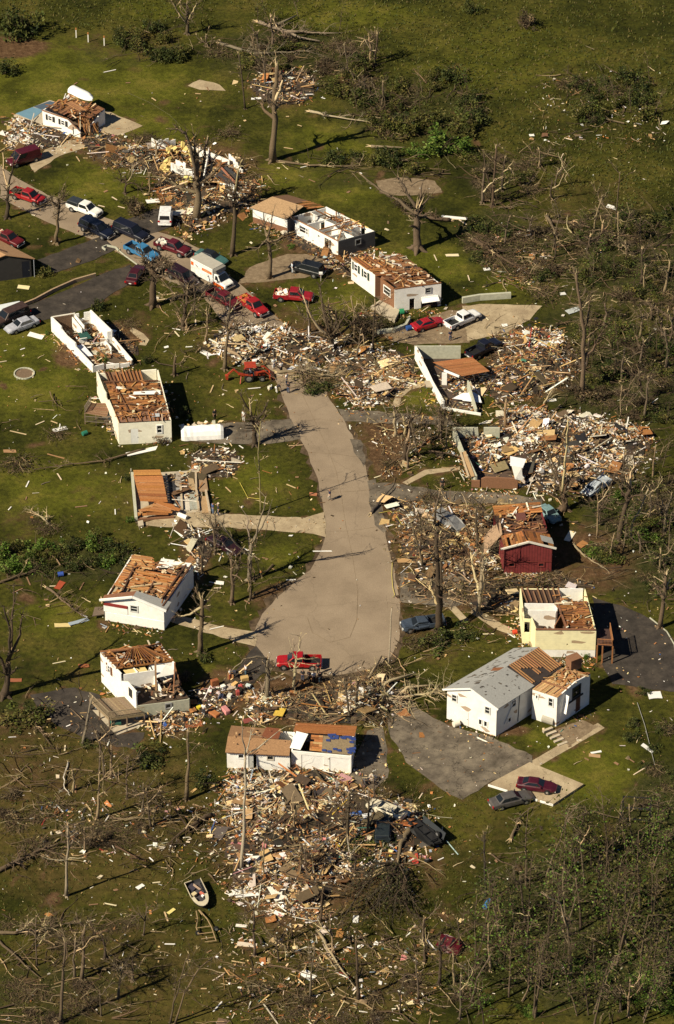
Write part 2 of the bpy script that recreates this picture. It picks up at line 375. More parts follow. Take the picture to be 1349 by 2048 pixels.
ROADPX = [(0,331),(28,352),(95,390),(143,406),(225,440),(300,458),(358,476),(399,497),(470,560),(505,590),(542,624),(575,652),(615,690),(648,755),(655,790),(675,819),(692,847),(709,881),(727,922),(740,966),(757,1007),(771,1061),(781,1109),(795,1170),(801,1225),(799,1280),(780,1317),(748,1335),(713,1344),(658,1352),(604,1350),(556,1331),(529,1317),(513,1296),(510,1262),(525,1228),(552,1197),(587,1167),(621,1140),(633,1118),(646,1090),(652,1068),(651,1034),(645,1000),(631,945),(610,894),(580,836),(563,787),(540,740),(505,700),(470,665),(440,637),(402,585),(327,558),(273,526),(239,507),(205,490),(170,473),(120,455),(82,438),(24,408),(0,395)]
# paved sheets -------------------------------------------------------
def pave_mat(name, c0, c1, c2, crack=.5, cscale=.22, scale=.5):
    m, t, b = new_mat(name); N, L = t.nodes, t.links
    tc = N.new('ShaderNodeTexCoord')
    def noise(s, d, r):
        n = N.new('ShaderNodeTexNoise'); n.inputs['Scale'].default_value = s; n.inputs['Detail'].default_value = d; n.inputs['Roughness'].default_value = r
        L.new(tc.outputs['Object'], n.inputs['Vector']); return n
    n1 = noise(scale, 7, .65); n2 = noise(9, 4, .7)
    r = N.new('ShaderNodeValToRGB'); e = r.color_ramp.elements; e.new(.5)
    for i, (p_, c) in enumerate(((.32, c0), (.5, c1), (.7, c2))): e[i].position = p_; e[i].color = (*c, 1)
    L.new(n1.outputs[0], r.inputs[0])
    m1 = N.new('ShaderNodeMapRange'); m1.inputs[1].default_value = .25; m1.inputs[2].default_value = .75; m1.inputs[3].default_value = .72; m1.inputs[4].default_value = 1.22
    L.new(n2.outputs[0], m1.inputs[0])
    s1 = N.new('ShaderNodeVectorMath'); s1.operation = 'SCALE'; L.new(r.outputs[0], s1.inputs[0]); L.new(m1.outputs[0], s1.inputs['Scale'])
    nd = noise(1.1, 4, .6)
    ad = N.new('ShaderNodeVectorMath'); ad.operation = 'MULTIPLY_ADD'; ad.inputs[1].default_value = (1.6,) * 3
    L.new(nd.outputs['Color'], ad.inputs[0]); L.new(tc.outputs['Object'], ad.inputs[2])
    v = N.new('ShaderNodeTexVoronoi'); v.feature = 'DISTANCE_TO_EDGE'; v.inputs['Scale'].default_value = cscale
    L.new(ad.outputs[0], v.inputs['Vector'])
    m2 = N.new('ShaderNodeMapRange'); m2.inputs[1].default_value = .001; m2.inputs[2].default_value = .009; m2.inputs[3].default_value = 1 - crack; m2.inputs[4].default_value = 1
    L.new(v.outputs['Distance'], m2.inputs[0])
    s2 = N.new('ShaderNodeVectorMath'); s2.operation = 'SCALE'; L.new(s1.outputs[0], s2.inputs[0]); L.new(m2.outputs[0], s2.inputs['Scale'])
    L.new(s2.outputs[0], b.inputs['Base Color']); b.inputs['Roughness'].default_value = .95; b.inputs['Specular IOR Level'].default_value = .15
pave_mat('road_concrete', (.195, .150, .106), (.245, .19, .135), (.285, .224, .16), .14, .07, .16)
pave_mat('asphalt_dark', (.028, .024, .021), (.045, .038, .033), (.075, .062, .05), .4, .3, .6)
pave_mat('asphalt_grey', (.055, .045, .034), (.125, .104, .08), (.21, .175, .13), .75, .25, .45)
pave_mat('slab_concrete', (.26, .20, .13), (.34, .27, .175), (.44, .36, .24), .5, .25, .5)
pave_mat('gravel_tan', (.13, .095, .06), (.19, .14, .09), (.26, .2, .13), .2, .6, 1.5)
pave_mat('soil_edge', (.03, .02, .012), (.075, .052, .032), (.15, .105, .066), .1, .6, .8)
LEVEL = [0.004]; PAVED = []
def subdiv_edge(pts, step, amp, r):
    out = []
    for i in range(len(pts)):
        a, b = Vector(pts[i - 1]), Vector(pts[i]); d = b - a; n = max(1, int(d.length / step))
        nrm = Vector((-d.y, d.x)).normalized() if d.length > 1e-6 else Vector((0, 0))
        for k in range(n):
            q = a + d * (k / n)
            if k: q = q + nrm * r.uniform(-amp, amp)
            out.append(q)
    return out
def pave(name, px, m, z=None, amp=.22, thick=0):
    """flat sheet from a pixel outline on the ground, edges slightly ragged"""
    pts = [P(x, y).xy for x, y in px]
    pts = subdiv_edge(pts, 1.1 if amp > .1 else .7, amp * .7, random.Random(len(px) * 31 + int(px[0][0])))
    PAVED.extend([(p.x, p.y) for p in pts])
    if z is None: LEVEL[0] = LEVEL[0] + .004 if LEVEL[0] < .05 else .02; z = LEVEL[0]
    bm = bmesh.new(); vs = [bm.verts.new((p.x, p.y, z)) for p in pts]
    f = bm.faces.new(vs); f.normal_update()
    if f.normal.z < 0: f.normal_flip()
    if thick:
        e = bmesh.ops.extrude_face_region(bm, geom=[f])
        for v in e['geom']:
            if isinstance(v, bmesh.types.BMVert): v.co.z = 0
        for v in vs: v.co.z = z
        bmesh.ops.recalc_face_normals(bm, faces=bm.faces[:])
    bmesh.ops.triangulate(bm, faces=bm.faces[:])
    me = bpy.data.meshes.new(name); bm.to_mesh(me); bm.free()
    me.materials.append(MATS[m]); o = bpy.data.objects.new(name, me); sc.collection.objects.link(o); o['kind'] = 'structure'
    return o
pave('road_shoulder', [(660,800),(692,842),(715,880),(748,925),(742,965),(762,1005),(778,1060),(792,1110),(806,1190),(808,1240),(806,1290),(790,1325),(740,1345),(690,1362),(600,1362),(540,1340),(500,1300),(500,1255),(515,1222),(545,1190),(585,1160),(625,1120),(645,1060),(640,1010),(625,945),(604,894),(574,836),(556,790),(600,760)], 'soil_edge', amp=.9)
pave('road', ROADPX, 'road_concrete', amp=.18)
pave('road_patch', [(735,962),(752,958),(764,1004),(776,1058),(768,1066),(750,1050),(738,1005)], 'asphalt_grey', amp=.25)
pave('road_patch', [(700,878),(722,880),(732,922),(728,935),(708,905)], 'asphalt_grey', amp=.3)
def strip(name, px, w, m):
    pts = [P(x, y) for x, y in px]; LEVEL[0] += .002; z = LEVEL[0]; mb = MB()
    for a, b in zip(pts, pts[1:]):
        d = (b - a).normalized(); n = Vector((-d.y, d.x, 0)) * w / 2
        for k in range(3):
            p0, p1 = a + (b - a) * (k / 3), a + (b - a) * ((k + 1) / 3)
            mb.poly([(p0 - n + Vector((0, 0, z))), (p0 + n + Vector((0, 0, z))), (p1 + n + Vector((0, 0, z))), (p1 - n + Vector((0, 0, z)))], (.05, .04, .03))
    o = mb.build(name, m); o['kind'] = 'structure'
strip('road_joint', [(606,790),(628,838),(655,895),(672,940),(683,990),(692,1050),(705,1110),(716,1180)], .035, 'gravel_tan')
strip('road_joint', [(645,1063),(700,1062),(768,1052)], .035, 'gravel_tan')
strip('road_joint', [(585,846),(640,838),(695,846)], .035, 'gravel_tan')
strip('road_joint', [(612,905),(670,908),(724,915)], .035, 'gravel_tan')
strip('road_joint', [(640,985),(690,984),(742,980)], .035, 'gravel_tan')
strip('road_joint', [(716,1180),(714,1240),(700,1275),(660,1285),(625,1265),(615,1235)], .05, 'gravel_tan')
# driveways, paths, pads
pave('driveway', [(676,818),(740,822),(900,836),(910,850),(760,846),(690,843)], 'asphalt_grey', amp=.3)
pave('driveway', [(744,968),(790,966),(880,982),(1000,986),(1085,1000),(1085,1016),(1000,1008),(900,1004),(758,1002)], 'asphalt_grey')
pave('driveway', [(800,1146),(940,1150),(950,1200),(900,1215),(802,1205)], 'asphalt_grey', amp=.4)
pave('driveway', [(1185,1195),(1245,1212),(1300,1238),(1340,1268),(1360,1300),(1360,1385),(1300,1380),(1225,1368),(1205,1330),(1190,1260)], 'asphalt_dark')
pave('driveway', [(765,1385),(805,1378),(835,1418),(900,1453),(985,1475),(1065,1512),(1065,1530),(985,1562),(925,1600),(880,1577),(812,1525),(778,1465)], 'asphalt_grey')
pave('driveway', [(735,1462),(764,1450),(776,1500),(776,1555),(745,1585),(700,1560),(705,1520)], 'asphalt_grey')
pave('driveway', [(513,1292),(545,1332),(500,1372),(440,1436),(395,1432),(440,1380),(472,1340)], 'asphalt_dark', amp=.3)
pave('driveway', [(60,1390),(150,1375),(200,1390),(215,1440),(240,1470),(290,1465),(270,1500),(180,1480),(100,1440)], 'asphalt_dark', amp=.4)
pave('footpath', [(331,1240),(368,1234),(460,1256),(513,1264),(511,1293),(460,1279),(360,1250)], 'slab_concrete')
pave('driveway', [(273,1051),(378,1020),(460,1029),(610,1036),(650,1024),(653,1075),(627,1068),(542,1061),(440,1055),(340,1055)], 'slab_concrete')
pave('driveway', [(360,880),(375,852),(440,848),(582,838),(602,878),(540,888),(440,888)], 'asphalt_grey')
pave('driveway', [(38,618),(102,594),(204,549),(260,530),(286,556),(218,592),(184,614),(110,636),(66,648)], 'asphalt_dark')
pave('driveway', [(75,520),(130,500),(201,474),(234,498),(190,520),(150,533),(105,548)], 'asphalt_dark')
pave('driveway', [(239,446),(307,420),(370,402),(440,410),(440,440),(361,447),(300,468)], 'asphalt_dark', amp=.3)
pave('driveway', [(477,568),(500,535),(576,508),(680,512),(672,532),(610,556),(563,560)], 'gravel_tan', amp=.3)
pave('driveway', [(760,662),(835,645),(900,620),(935,625),(940,685),(830,690),(780,682)], 'gravel_tan', amp=.3)
pave('driveway', [(925,612),(975,608),(1085,612),(1060,640),(1012,668),(935,682)], 'slab_concrete')
pave('driveway', [(60,330),(90,300),(140,280),(185,272),(200,285),(120,312),(70,345)], 'slab_concrete', amp=.2)
pave('driveway', [(150,245),(215,222),(286,252),(225,275),(180,268)], 'slab_concrete')
pave('floor_pad', [(752,362),(800,355),(870,362),(885,385),(800,392),(760,385)], 'gravel_tan', amp=.25)
pave('floor_pad', [(376,172),(400,160),(440,170),(452,182),(400,180)], 'slab_concrete', amp=.3)
pave('footpath', [(785,812),(792,790),(815,772),(850,764),(852,772),(822,780),(803,796),(798,815)], 'slab_concrete', amp=.05)
pave('footpath', [(265,655),(288,668),(299,680),(292,692),(278,690),(284,682),(260,662)], 'slab_concrete', amp=.05)
pave('footpath', [(1060,1524),(1078,1533),(1210,1456),(1196,1446)], 'slab_concrete', amp=.04)
pave('footpath', [(950,1215),(1000,1245),(1035,1262),(1030,1272),(990,1258),(940,1225)], 'slab_concrete', amp=.06)
pave('footpath', [(805,965),(850,940),(920,933),(920,940),(855,949),(815,970)], 'slab_concrete', amp=.06)
pave('footpath', [(892,1210),(905,1206),(938,1240),(925,1246)], 'slab_concrete', amp=.06)
pave('patio', [(1095,1466),(1165,1440),(1196,1454),(1140,1492)], 'gravel_tan', amp=.06)

def worn_edges():
    r = random.Random(21); fx, fy = GX.ravel(), GY.ravel()
    for x, y in PAVED:
        k, rad = r.uniform(.2, 1.0), r.uniform(.5, 1.5); m = (np.abs(fx - x) < rad) & (np.abs(fy - y) < rad)
        i = np.nonzero(m)[0]; d = np.hypot(fx[i] - x, fy[i] - y); GA[i, 0] = np.maximum(GA[i, 0], k * np.clip(1.2 - d / rad, 0, 1))
    for _ in range(420):      # gouges and bare scuffs over the lawns
        q = P(r.uniform(0, 1349), r.uniform(120, 2048)); rad, k, th, el = r.uniform(.6, 2.4), r.uniform(.45, .95), r.uniform(0, 3.14), r.uniform(.25, .8)
        i = np.nonzero((np.abs(fx - q.x) < rad * 1.3) & (np.abs(fy - q.y) < rad * 1.3))[0]; dx, dy = fx[i] - q.x, fy[i] - q.y
        d = np.hypot(dx * math.cos(th) + dy * math.sin(th), (dy * math.cos(th) - dx * math.sin(th)) / el) / rad; c_ = 0 if r.random() < .5 else 1
        GA[i, c_] = np.maximum(GA[i, c_], k * np.clip(1.3 - d, 0, 1))
    GME.color_attributes['Cover'].data.foreach_set('color', GA.ravel().astype(np.float32))
worn_edges()
# ------------------------------------------------------------------ houses
BROWN = [(.30,.12,.036),(.24,.094,.030),(.36,.16,.052),(.18,.072,.026),(.27,.115,.042),(.11,.05,.022)]
ORANGE = [(.40,.17,.05),(.36,.14,.045),(.45,.20,.07),(.33,.13,.04),(.42,.2,.08)]
TANB = [(.48,.30,.14),(.52,.34,.16),(.42,.25,.11),(.38,.2,.09)]
DECK = [(.22,.16,.10),(.26,.19,.12),(.19,.14,.09)]
WHITE = (.8, .79, .76)
class House:
    def __init__(s, name, label, cat, px, z):
        s.c = [P(x, y, z).xy for x, y in px]       # FL FR BR BL seen from the camera
        cc = sum(s.c, Vector((0, 0))) / 4
        s.o = Vector((cc.x, cc.y, 0)); s.z = z
        s.root = thing(name, label, cat, s.o)
        s.r = random.Random(int(abs(cc.x * 100)) + 5)
    def g(s, a, b, z=0.0):
        c = s.c; p = c[0] * (1 - a) * (1 - b) + c[1] * a * (1 - b) + c[2] * a * b + c[3] * (1 - a) * b
        return Vector((p.x, p.y, z))
    def part(s, name, mb, m, parent=None, label=None, smooth=False):
        o = mb.build(name, m, parent or s.root, s.o, smooth)
        if label: o['label'] = label
        return o
    def wall(s, p, q, z0, top, m, opens=(), t=.16, name='wall', label=None, col=WHITE, push=0.0):
        """p,q are (a,b) places; top a height or [(fraction,height)...]; opens are (f0,f1,z0,z1)"""
        A, B = s.g(*p), s.g(*q); d = B - A; Ln = d.length; d.normalize(); n = Vector((-d.y, d.x, 0))
        if (A + B) / 2 != Vector() and n.dot((A + B) / 2 - s.o) < 0: n = -n
        A = A + n * push
        prof = [(0, top), (1, top)] if isinstance(top, (int, float)) else list(top)
        fs = sorted(set([f for f, _ in prof] + [f for o in opens for f in o[:2]]))
        def th(f):
            for (f0, h0), (f1, h1) in zip(prof, prof[1:]):
                if f0 <= f <= f1: return h0 + (h1 - h0) * (f - f0) / max(1e-6, f1 - f0)
            return prof[-1][1]
        mb = MB()
        def cell(f0, f1, za0, zb0, za1, zb1):
            a, b = A + d * Ln * f0, A + d * Ln * f1; i = n * -t
            U_ = Vector((0, 0, 1))
            mb.hexa([a + i + U_ * za0, b + i + U_ * za1, b + U_ * za1, a + U_ * za0], [a + i + U_ * zb0, b + i + U_ * zb1, b + U_ * zb1, a + U_ * zb0], col)
        for f0, f1 in zip(fs, fs[1:]):
            fm = (f0 + f1) / 2
            ops = sorted([o for o in opens if o[0] <= fm <= o[1]], key=lambda o: o[2])
            z = z0
            for o in ops:
                if o[2] > z + .01: cell(f0, f1, z, o[2], z, o[2])
                z = o[3]
            if z < max(th(f0 + 1e-5), th(f1 - 1e-5)) - .01: cell(f0, f1, z, th(f0 + 1e-5), z, th(f1 - 1e-5))
        return s.part(name, mb, m, None, label), A, d, n, Ln
    def window(s, W, f0, f1, z0, z1, mull=1, pane=True, frame=WHITE, name='window', shutters=None, parent=None):
        _, A, d, n, Ln = W; w = .07; U_ = Vector((0, 0, 1))
        a, b = A + d * Ln * f0 + n * .035, A + d * Ln * f1 + n * .035
        mb = MB()
        for z in (z0, z1): mb.beam(a + U_ * z - d * w, b + U_ * z + d * w, .09, .12, frame)
        for p in (a, b): mb.beam(p + U_ * (z0 + .06), p + U_ * (z1 - .06), .12, .09, frame, up=n)
        if mull: mb.beam(a + U_ * ((z0 + z1) / 2) - n * .03, b + U_ * ((z0 + z1) / 2) - n * .03, .04, .07, frame)
        o = s.part(name, mb, 'painted')
        if pane:
            m2 = MB(); i = n * -.09
            m2.hexa([a + i + U_ * z0, b + i + U_ * z0, b + i + n * .02 + U_ * z0, a + i + n * .02 + U_ * z0], [a + i + U_ * z1, b + i + U_ * z1, b + i + n * .02 + U_ * z1, a + i + n * .02 + U_ * z1], (0, 0, 0))
            s.part('pane', m2, 'glass', o)
        if shutters:
            for p, sg in ((a, -1), (b, 1)):
                m3 = MB(); c = p + d * sg * .3; m3.beam(c + U_ * (z0 - .05), c + U_ * (z1 + .05), .05, .36, shutters, up=d); s.part('shutter', m3, 'painted')
        return o
    def door(s, W, f0, f1, z0, z1, col, name='door', m='painted', inset=-.05):
        _, A, d, n, Ln = W; U_ = Vector((0, 0, 1)); mb = MB()
        a, b = A + d * Ln * f0 + n * inset, A + d * Ln * f1 + n * inset; i = n * .04
        mb.hexa([a + U_ * z0, b + U_ * z0, b + i + U_ * z0, a + i + U_ * z0], [a + U_ * z1, b + U_ * z1, b + i + U_ * z1, a + i + U_ * z1], col)
        o = s.part(name, mb, m)
        if z1 - z0 > 1.7 and (b - a).length < 1.6:
            m2 = MB(); p = b - d * .12 + i; m2.box((p + n * .03 + U_ * (z0 + 1)), (.08, .08, .08), col=(.5, .45, .3)); s.part('handle', m2, 'chrome', o)
        return o
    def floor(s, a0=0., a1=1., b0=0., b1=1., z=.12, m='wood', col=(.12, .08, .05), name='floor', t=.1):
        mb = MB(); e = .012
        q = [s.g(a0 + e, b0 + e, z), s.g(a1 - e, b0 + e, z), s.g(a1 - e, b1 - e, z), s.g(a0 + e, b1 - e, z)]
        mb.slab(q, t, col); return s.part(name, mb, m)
    def joists(s, a0, a1, b0, b1, z, axis='b', sp=.42, w=.06, h=.16, pal=BROWN, miss=.12, under=(.16, .10, .06), name='joists'):
        """rows of ceiling joists over a boarded ceiling; axis is the way each joist runs"""
        mb = MB(); r = s.r
        Ln = (s.g(a1, b0) - s.g(a0, b0)).length if axis == 'b' else (s.g(a0, b1) - s.g(a0, b0)).length
        n = max(2, int(Ln / sp))
        for k in range(n + 1):
            f = k / n
            if r.random() < miss: continue
            e0, e1 = (0 if r.random() < .8 else r.uniform(0, .4)), (1 if r.random() < .8 else r.uniform(.6, 1))
            if axis == 'b': p = [s.g(a0 + (a1 - a0) * f, b0 + (b1 - b0) * e, z + r.uniform(0, .03)) for e in (e0, e1)]
            else: p = [s.g(a0 + (a1 - a0) * e, b0 + (b1 - b0) * f, z + r.uniform(0, .03)) for e in (e0, e1)]
            mb.beam(p[0], p[1], w, h, vary(r.choice(pal), .25, r))
        o = s.part(name, mb, 'wood')
        if under:
            m2 = MB(); q = [s.g(a0, b0, z - h / 2), s.g(a1, b0, z - h / 2), s.g(a1, b1, z - h / 2), s.g(a0, b1, z - h / 2)]
            m2.slab(q, .04, under); s.part('ceiling', m2, 'wood')
        return o
    def boards(s, Q, n, pal=BROWN, miss=.05, name='roof_deck', axis=0, var=.2, t=.03, lift=.0, seg=1, rag=.0):
        """planks over a quad of 3D points; axis 0 lays each plank along Q0->Q1"""
        Q = [Vector(q) for q in Q]; mb = MB(); r = s.r
        if axis: Q = [Q[1], Q[2], Q[3], Q[0]]
        nn = (Q[1] - Q[0]).cross(Q[3] - Q[0]).normalized()
        if nn.z < 0: nn = -nn
        gp = lambda u, v: Q[0] * (1 - u) * (1 - v) + Q[1] * u * (1 - v) + Q[2] * u * v + Q[3] * (1 - u) * v
        for k in range(n):
            cuts = sorted([0, 1] + [r.uniform(.1, .9) for _ in range(seg)])
            for u0, u1 in zip(cuts, cuts[1:]):
                if r.random() < miss: continue
                if rag and u0 == 0: u0 = r.uniform(0, rag)
                if rag and u1 == 1: u1 = 1 - r.uniform(0, rag)
                l = nn * (r.uniform(0, .05) + lift); v0, v1 = (k + .04) / n, (k + .96) / n
                mb.slab([gp(u0, v0) + l, gp(u1 - .002, v0) + l, gp(u1 - .002, v1) + l, gp(u0, v1) + l], t, vary(r.choice(pal), var, r))
        return s.part(name, mb, 'wood')
    def plane(s, Q, t, m, col=(.5, .5, .5), name='roof', label=None, parent=None):
        mb = MB(); mb.slab(Q, t, col); return s.part(name, mb, m, parent, label)
    def mess(s, a0, a1, b0, b1, z, n, pal, size=.7, name='roof_debris'):
        """loose broken boards left lying on the house's own top"""
        mb = MB(); r = s.r
        for _ in range(n):
            c = s.g(r.uniform(a0, a1), r.uniform(b0, b1), z + r.uniform(.02, .3)); L_ = r.uniform(.3, 1) * size
            k = r.random()
            if k < .65: mb.box(c, (L_ * 2.2, .1 + .1 * r.random(), .05), (r.uniform(-.25, .25), r.uniform(-.25, .25), r.uniform(0, 3.14)), vary(r.choice(pal), .2, r))
            else: mb.box(c, (L_, L_ * r.uniform(.4, .9), .04), (r.uniform(-.3, .3), r.uniform(-.3, .3), r.uniform(0, 3.14)), vary(r.choice(pal), .2, r), .2, r)
        o = s.part(name, mb, 'debris'); o['kind'] = 'stuff'; return o
    def px(s, x, y, z): return P(x, y, z)
MESSW = [(.75,.73,.68),(.7,.62,.48),(.35,.2,.1),(.25,.12,.06),(.5,.36,.2),(.12,.08,.05)]
MESSB = [(.33,.145,.05),(.24,.10,.036),(.42,.23,.09),(.13,.065,.03),(.30,.13,.045),(.58,.47,.32)]
def railing(h, a, b, z, hh, col, name='railing', parent=None):
    a, b = Vector(a), Vector(b); mb = MB(); n = max(3, int((b - a).length / .16)); U_ = Vector((0, 0, 1))
    for k in (.12, hh): mb.beam(a + U_ * (z + k), b + U_ * (z + k), .09, .06, col)
    for i in range(n + 1):
        p = a + (b - a) * (i / n); mb.beam(p + U_ * (z + .15), p + U_ * (z + hh - .03), .04, .04, col)
    return h.part(name, mb, 'wood', parent)
def post(h, p, z0, z1, w=.14, col=(.2, .14, .09), parent=None):
    mb = MB(); mb.beam((p.x, p.y, z0), (p.x, p.y, z1), w, w, col); return h.part('post', mb, 'wood', parent)

# --- cream house with torn roof, deck at its left
h = House('cream_house', 'cream sided house torn open to brown ceiling boards, wooden deck at its left', 'house', [(237,845),(343,840),(317,739),(193,744)], 3.4)
W = h.wall((0,0),(1,0),0,3.3,'cream_siding',[(.23,.37,.05,2.3),(.72,.82,1.5,2.7)])
h.door(W,.23,.37,.05,2.3,(.74,.74,.70)); h.window(W,.72,.82,1.5,2.7,1)
h.wall((1,0.013),(1,1),0,3.35,'cream_siding')
h.wall((0,0.013),(0,.999),0,[(0,3.3),(.45,3.3),(.46,2.7),(.56,2.7),(.57,3.4),(.7,3.1),(1,3.5)],'cream_siding')
h.wall((0.03,1),(.97,1),0,[(0,3.2),(.15,3.3),(.6,2.6),(.75,3.4),(1,3.5)],'cream_siding')
h.wall((.42,.02),(.42,.98),.2,3.2,'white_plaster',name='partition')
h.joists(.02,.99,.0,.2,3.38,'b',.5,miss=.05,under=(.22,.12,.08))
h.joists(.14,.7,.76,1.0,3.42,'b',.42,.09,.2,miss=.02,under=(.2,.11,.06))
h.boards([h.g(.03,.2,3.36),h.g(.98,.2,3.36),h.g(.98,.78,3.36),h.g(.08,.78,3.36)],30,BROWN,.08,seg=3)
mb = MB()
for p,q in (((.27,.2),(.20,.8)),((.62,.2),(.5,.3)),((.05,.78),(.95,.76)),((.05,.2),(.97,.21))): mb.beam(h.g(*p,3.52),h.g(*q,3.55),.16,.14,(.13,.06,.03))
h.part('beam',mb,'wood')
h.plane([h.g(.45,.5,3.62),h.g(.93,.49,3.58),h.g(.93,.56,3.62),h.g(.48,.55,3.66)],.03,'painted',WHITE,'loose_panel')
h.plane([h.g(.2,.62,3.6),h.g(.36,.62,3.6),h.g(.36,.66,3.64),h.g(.2,.67,3.66)],.03,'painted',(.7,.68,.62),'loose_panel')
h.plane([h.g(.66,.06,3.55),h.g(.8,.06,3.55),h.g(.81,.12,3.58),h.g(.68,.12,3.58)],.03,'painted',(.4,.42,.44),'loose_panel')
h.mess(.05,.95,.03,.75,3.45,90,MESSB); h.mess(.3,.9,.1,.6,3.5,16,MESSW,.6)
h.floor()
# deck of the cream house
dz = 1.7; D = [P(170,826,dz),P(214,834,dz),P(222,806,dz),P(183,806,dz)]
mb = MB(); n = 16
for k in range(n):
    u0, u1 = k/n, (k+.93)/n
    q = [D[0].lerp(D[3],u0),D[1].lerp(D[2],u0),D[1].lerp(D[2],u1),D[0].lerp(D[3],u1)]
    mb.slab(q,.05,vary(h.r.choice([(.2,.11,.06),(.16,.09,.05),(.25,.15,.09)]),.2,h.r))
dk = h.part('deck',mb,'wood')
E = [P(172,868,0),P(220,866,0)]
for p in D + [D[0].lerp(D[1],.5)]: post(h,p,0,dz-.06,parent=dk)
railing(h,D[0].xy.to_3d(),D[3].xy.to_3d(),dz,1.0,(.2,.16,.12),parent=dk)
railing(h,E[0].lerp(D[0].xy.to_3d(),.55),E[1].lerp(D[1].xy.to_3d(),.55),1.0,.9,(.16,.13,.10),parent=dk)
mb = MB()
for k in range(6):
    p = D[1].lerp(P(232,868,.2),k/5); mb.box((p.x,p.y,p.z),(1.2,.3,.05),(0,0,.2),(.15,.11,.08))
h.part('stairs',mb,'wood',dk)

# --- white gabled house, boards exposed
h = House('gabled_house', 'white gable-fronted house with a dark red band, its roof stripped to orange boards', 'house', [(209,1197),(328,1217),(387,1131),(264,1108)], 3.2)
W = h.wall((0,0),(1,0),0,[(0,3.15),(.5,4.25),(1,3.15)],'white_plaster',[(.44,.56,2.0,2.9)],label=None)
h.window(W,.44,.56,2.0,2.9,1,frame=(.55,.56,.54))
A,d,n,Ln = W[1:]; U_=Vector((0,0,1))
for z0,z1,c,nm,f0,f1 in ((2.25,2.65,(.22,.03,.025),'red_band',-.01,.39),(1.35,2.2,(.8,.79,.76),'loose_siding',-.015,.39),(.0,1.25,(.8,.79,.76),'foundation_wall',.04,1.0)):
    mb=MB(); i=n*(.06 if nm!='red_band' else .09); a,b=A+d*Ln*f0,A+d*Ln*f1
    mb.hexa([a+n*.003+U_*z0,b+n*.003+U_*z0,b+i+U_*z0,a+i+U_*z0],[a+n*.003+U_*z1,b+n*.003+U_*z1,b+i+U_*z1,a+i+U_*z1],c); h.part(nm,mb,'painted')
h.wall((1,.013),(1,1),0,3.1,'white_plaster'); h.wall((0,.013),(0,1),0,3.1,'white_plaster'); h.wall((.03,1),(.97,1),0,[(0,3),(.5,2.4),(1,3)],'white_plaster')
mb=MB()
for a,b in (((-.06,-.04,3.15),(.5,-.04,4.4)),((.5,-.04,4.4),(1.06,-.04,3.15))): mb.beam(h.g(*a),h.g(*b),.22,.24,WHITE)
h.part('fascia',mb,'painted')
h.plane([h.g(-.03,-.02,3.2),h.g(.5,-.02,4.42),h.g(.5,.1,4.42),h.g(-.03,.07,3.22)],.08,'wood',(.2,.09,.05))
h.plane([h.g(.5,-.02,4.42),h.g(1.05,-.02,3.2),h.g(1.05,.16,3.2),h.g(.5,.1,4.42)],.08,'shingle',(.2,.19,.17))
h.joists(.03,.97,.1,.3,3.15,'b',.6,.08,.2,[(.13,.06,.03)],.05,(.42,.34,.22))
h.boards([h.g(.02,.27,3.2),h.g(.97,.27,3.2),h.g(.97,.72,3.2),h.g(.02,.72,3.2)],26,ORANGE+TANB[2:],.05,seg=3)
h.boards([h.g(.02,.72,3.3),h.g(.5,.74,3.3),h.g(.4,.99,3.4),h.g(.0,.99,3.3)],13,ORANGE+TANB,.06,seg=1,rag=.15)
mb=MB()
for p,q in (((.22,.12),(.16,.8)),((.62,.12),(.6,.5)),((.88,.05),(.9,.98)),((.97,.02),(.98,.98)),((.3,.3),(.72,.48))):
    mb.beam(h.g(*p,3.36),h.g(*q,3.38),.2,.16,(.1,.05,.03) if p[0]!=.3 else (.5,.38,.22))
h.part('beam',mb,'wood')
for q in (((.5,.8),(.66,.84),(.7,1.0),(.5,.97)),((.66,.86),(.98,.95),(.97,1.0),(.66,.96))):
    h.plane([h.g(*q[0],3.4),h.g(*q[1],3.3),h.g(*q[2],3.5),h.g(*q[3],3.6)],.03,'painted',(.75,.73,.68),'loose_panel')
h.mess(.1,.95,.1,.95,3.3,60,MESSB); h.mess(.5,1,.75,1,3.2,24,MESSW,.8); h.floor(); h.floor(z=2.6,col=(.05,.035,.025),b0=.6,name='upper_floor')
mb=MB(); mb.slab([P(185,1232,.6),P(209,1228,.6),P(209,1213,.6),P(190,1214,.6)],.12,(.15,.11,.08)); h.part('porch',mb,'wood')

# --- white house with raised deck
h = House('decked_house', 'white two-storey house broken open at its front with a raised wooden deck and hipped rafters', 'house', [(272,1378),(379,1362),(322,1287),(201,1303)], 4.5)
W = h.wall((0,.42),(0,1),0,4.4,'white_plaster',[(.52,.62,2.7,3.8),(.66,.71,2.9,3.5)])
h.window(W,.52,.62,2.7,3.8,1,shutters=(.16,.07,.04)); h.window(W,.66,.71,2.9,3.5,0)
W = h.wall((0,0),(0,.42),0,[(0,4.1),(.6,4.2),(1,3.3)],'white_plaster',[(.25,.5,2.4,3.7)]); h.door(W,.25,.5,2.4,3.7,(.03,.03,.03),'door')
h.wall((.02,1),(1,1),0,4.4,'white_plaster'); h.wall((1,.5),(1,1),0,4.4,'white_plaster')
W = h.wall((.02,0),(1,0),0,[(0,2.0),(1,1.8)],'block_wall',[(.53,.64,1.0,1.7)]); h.window(W,.53,.64,1.0,1.7,0,frame=(.3,.3,.3))
h.wall((1,0),(1,.5),0,1.9,'block_wall',name='foundation_wall')
h.floor(0,1,0,1,2.0,col=(.07,.045,.03),name='upper_floor')
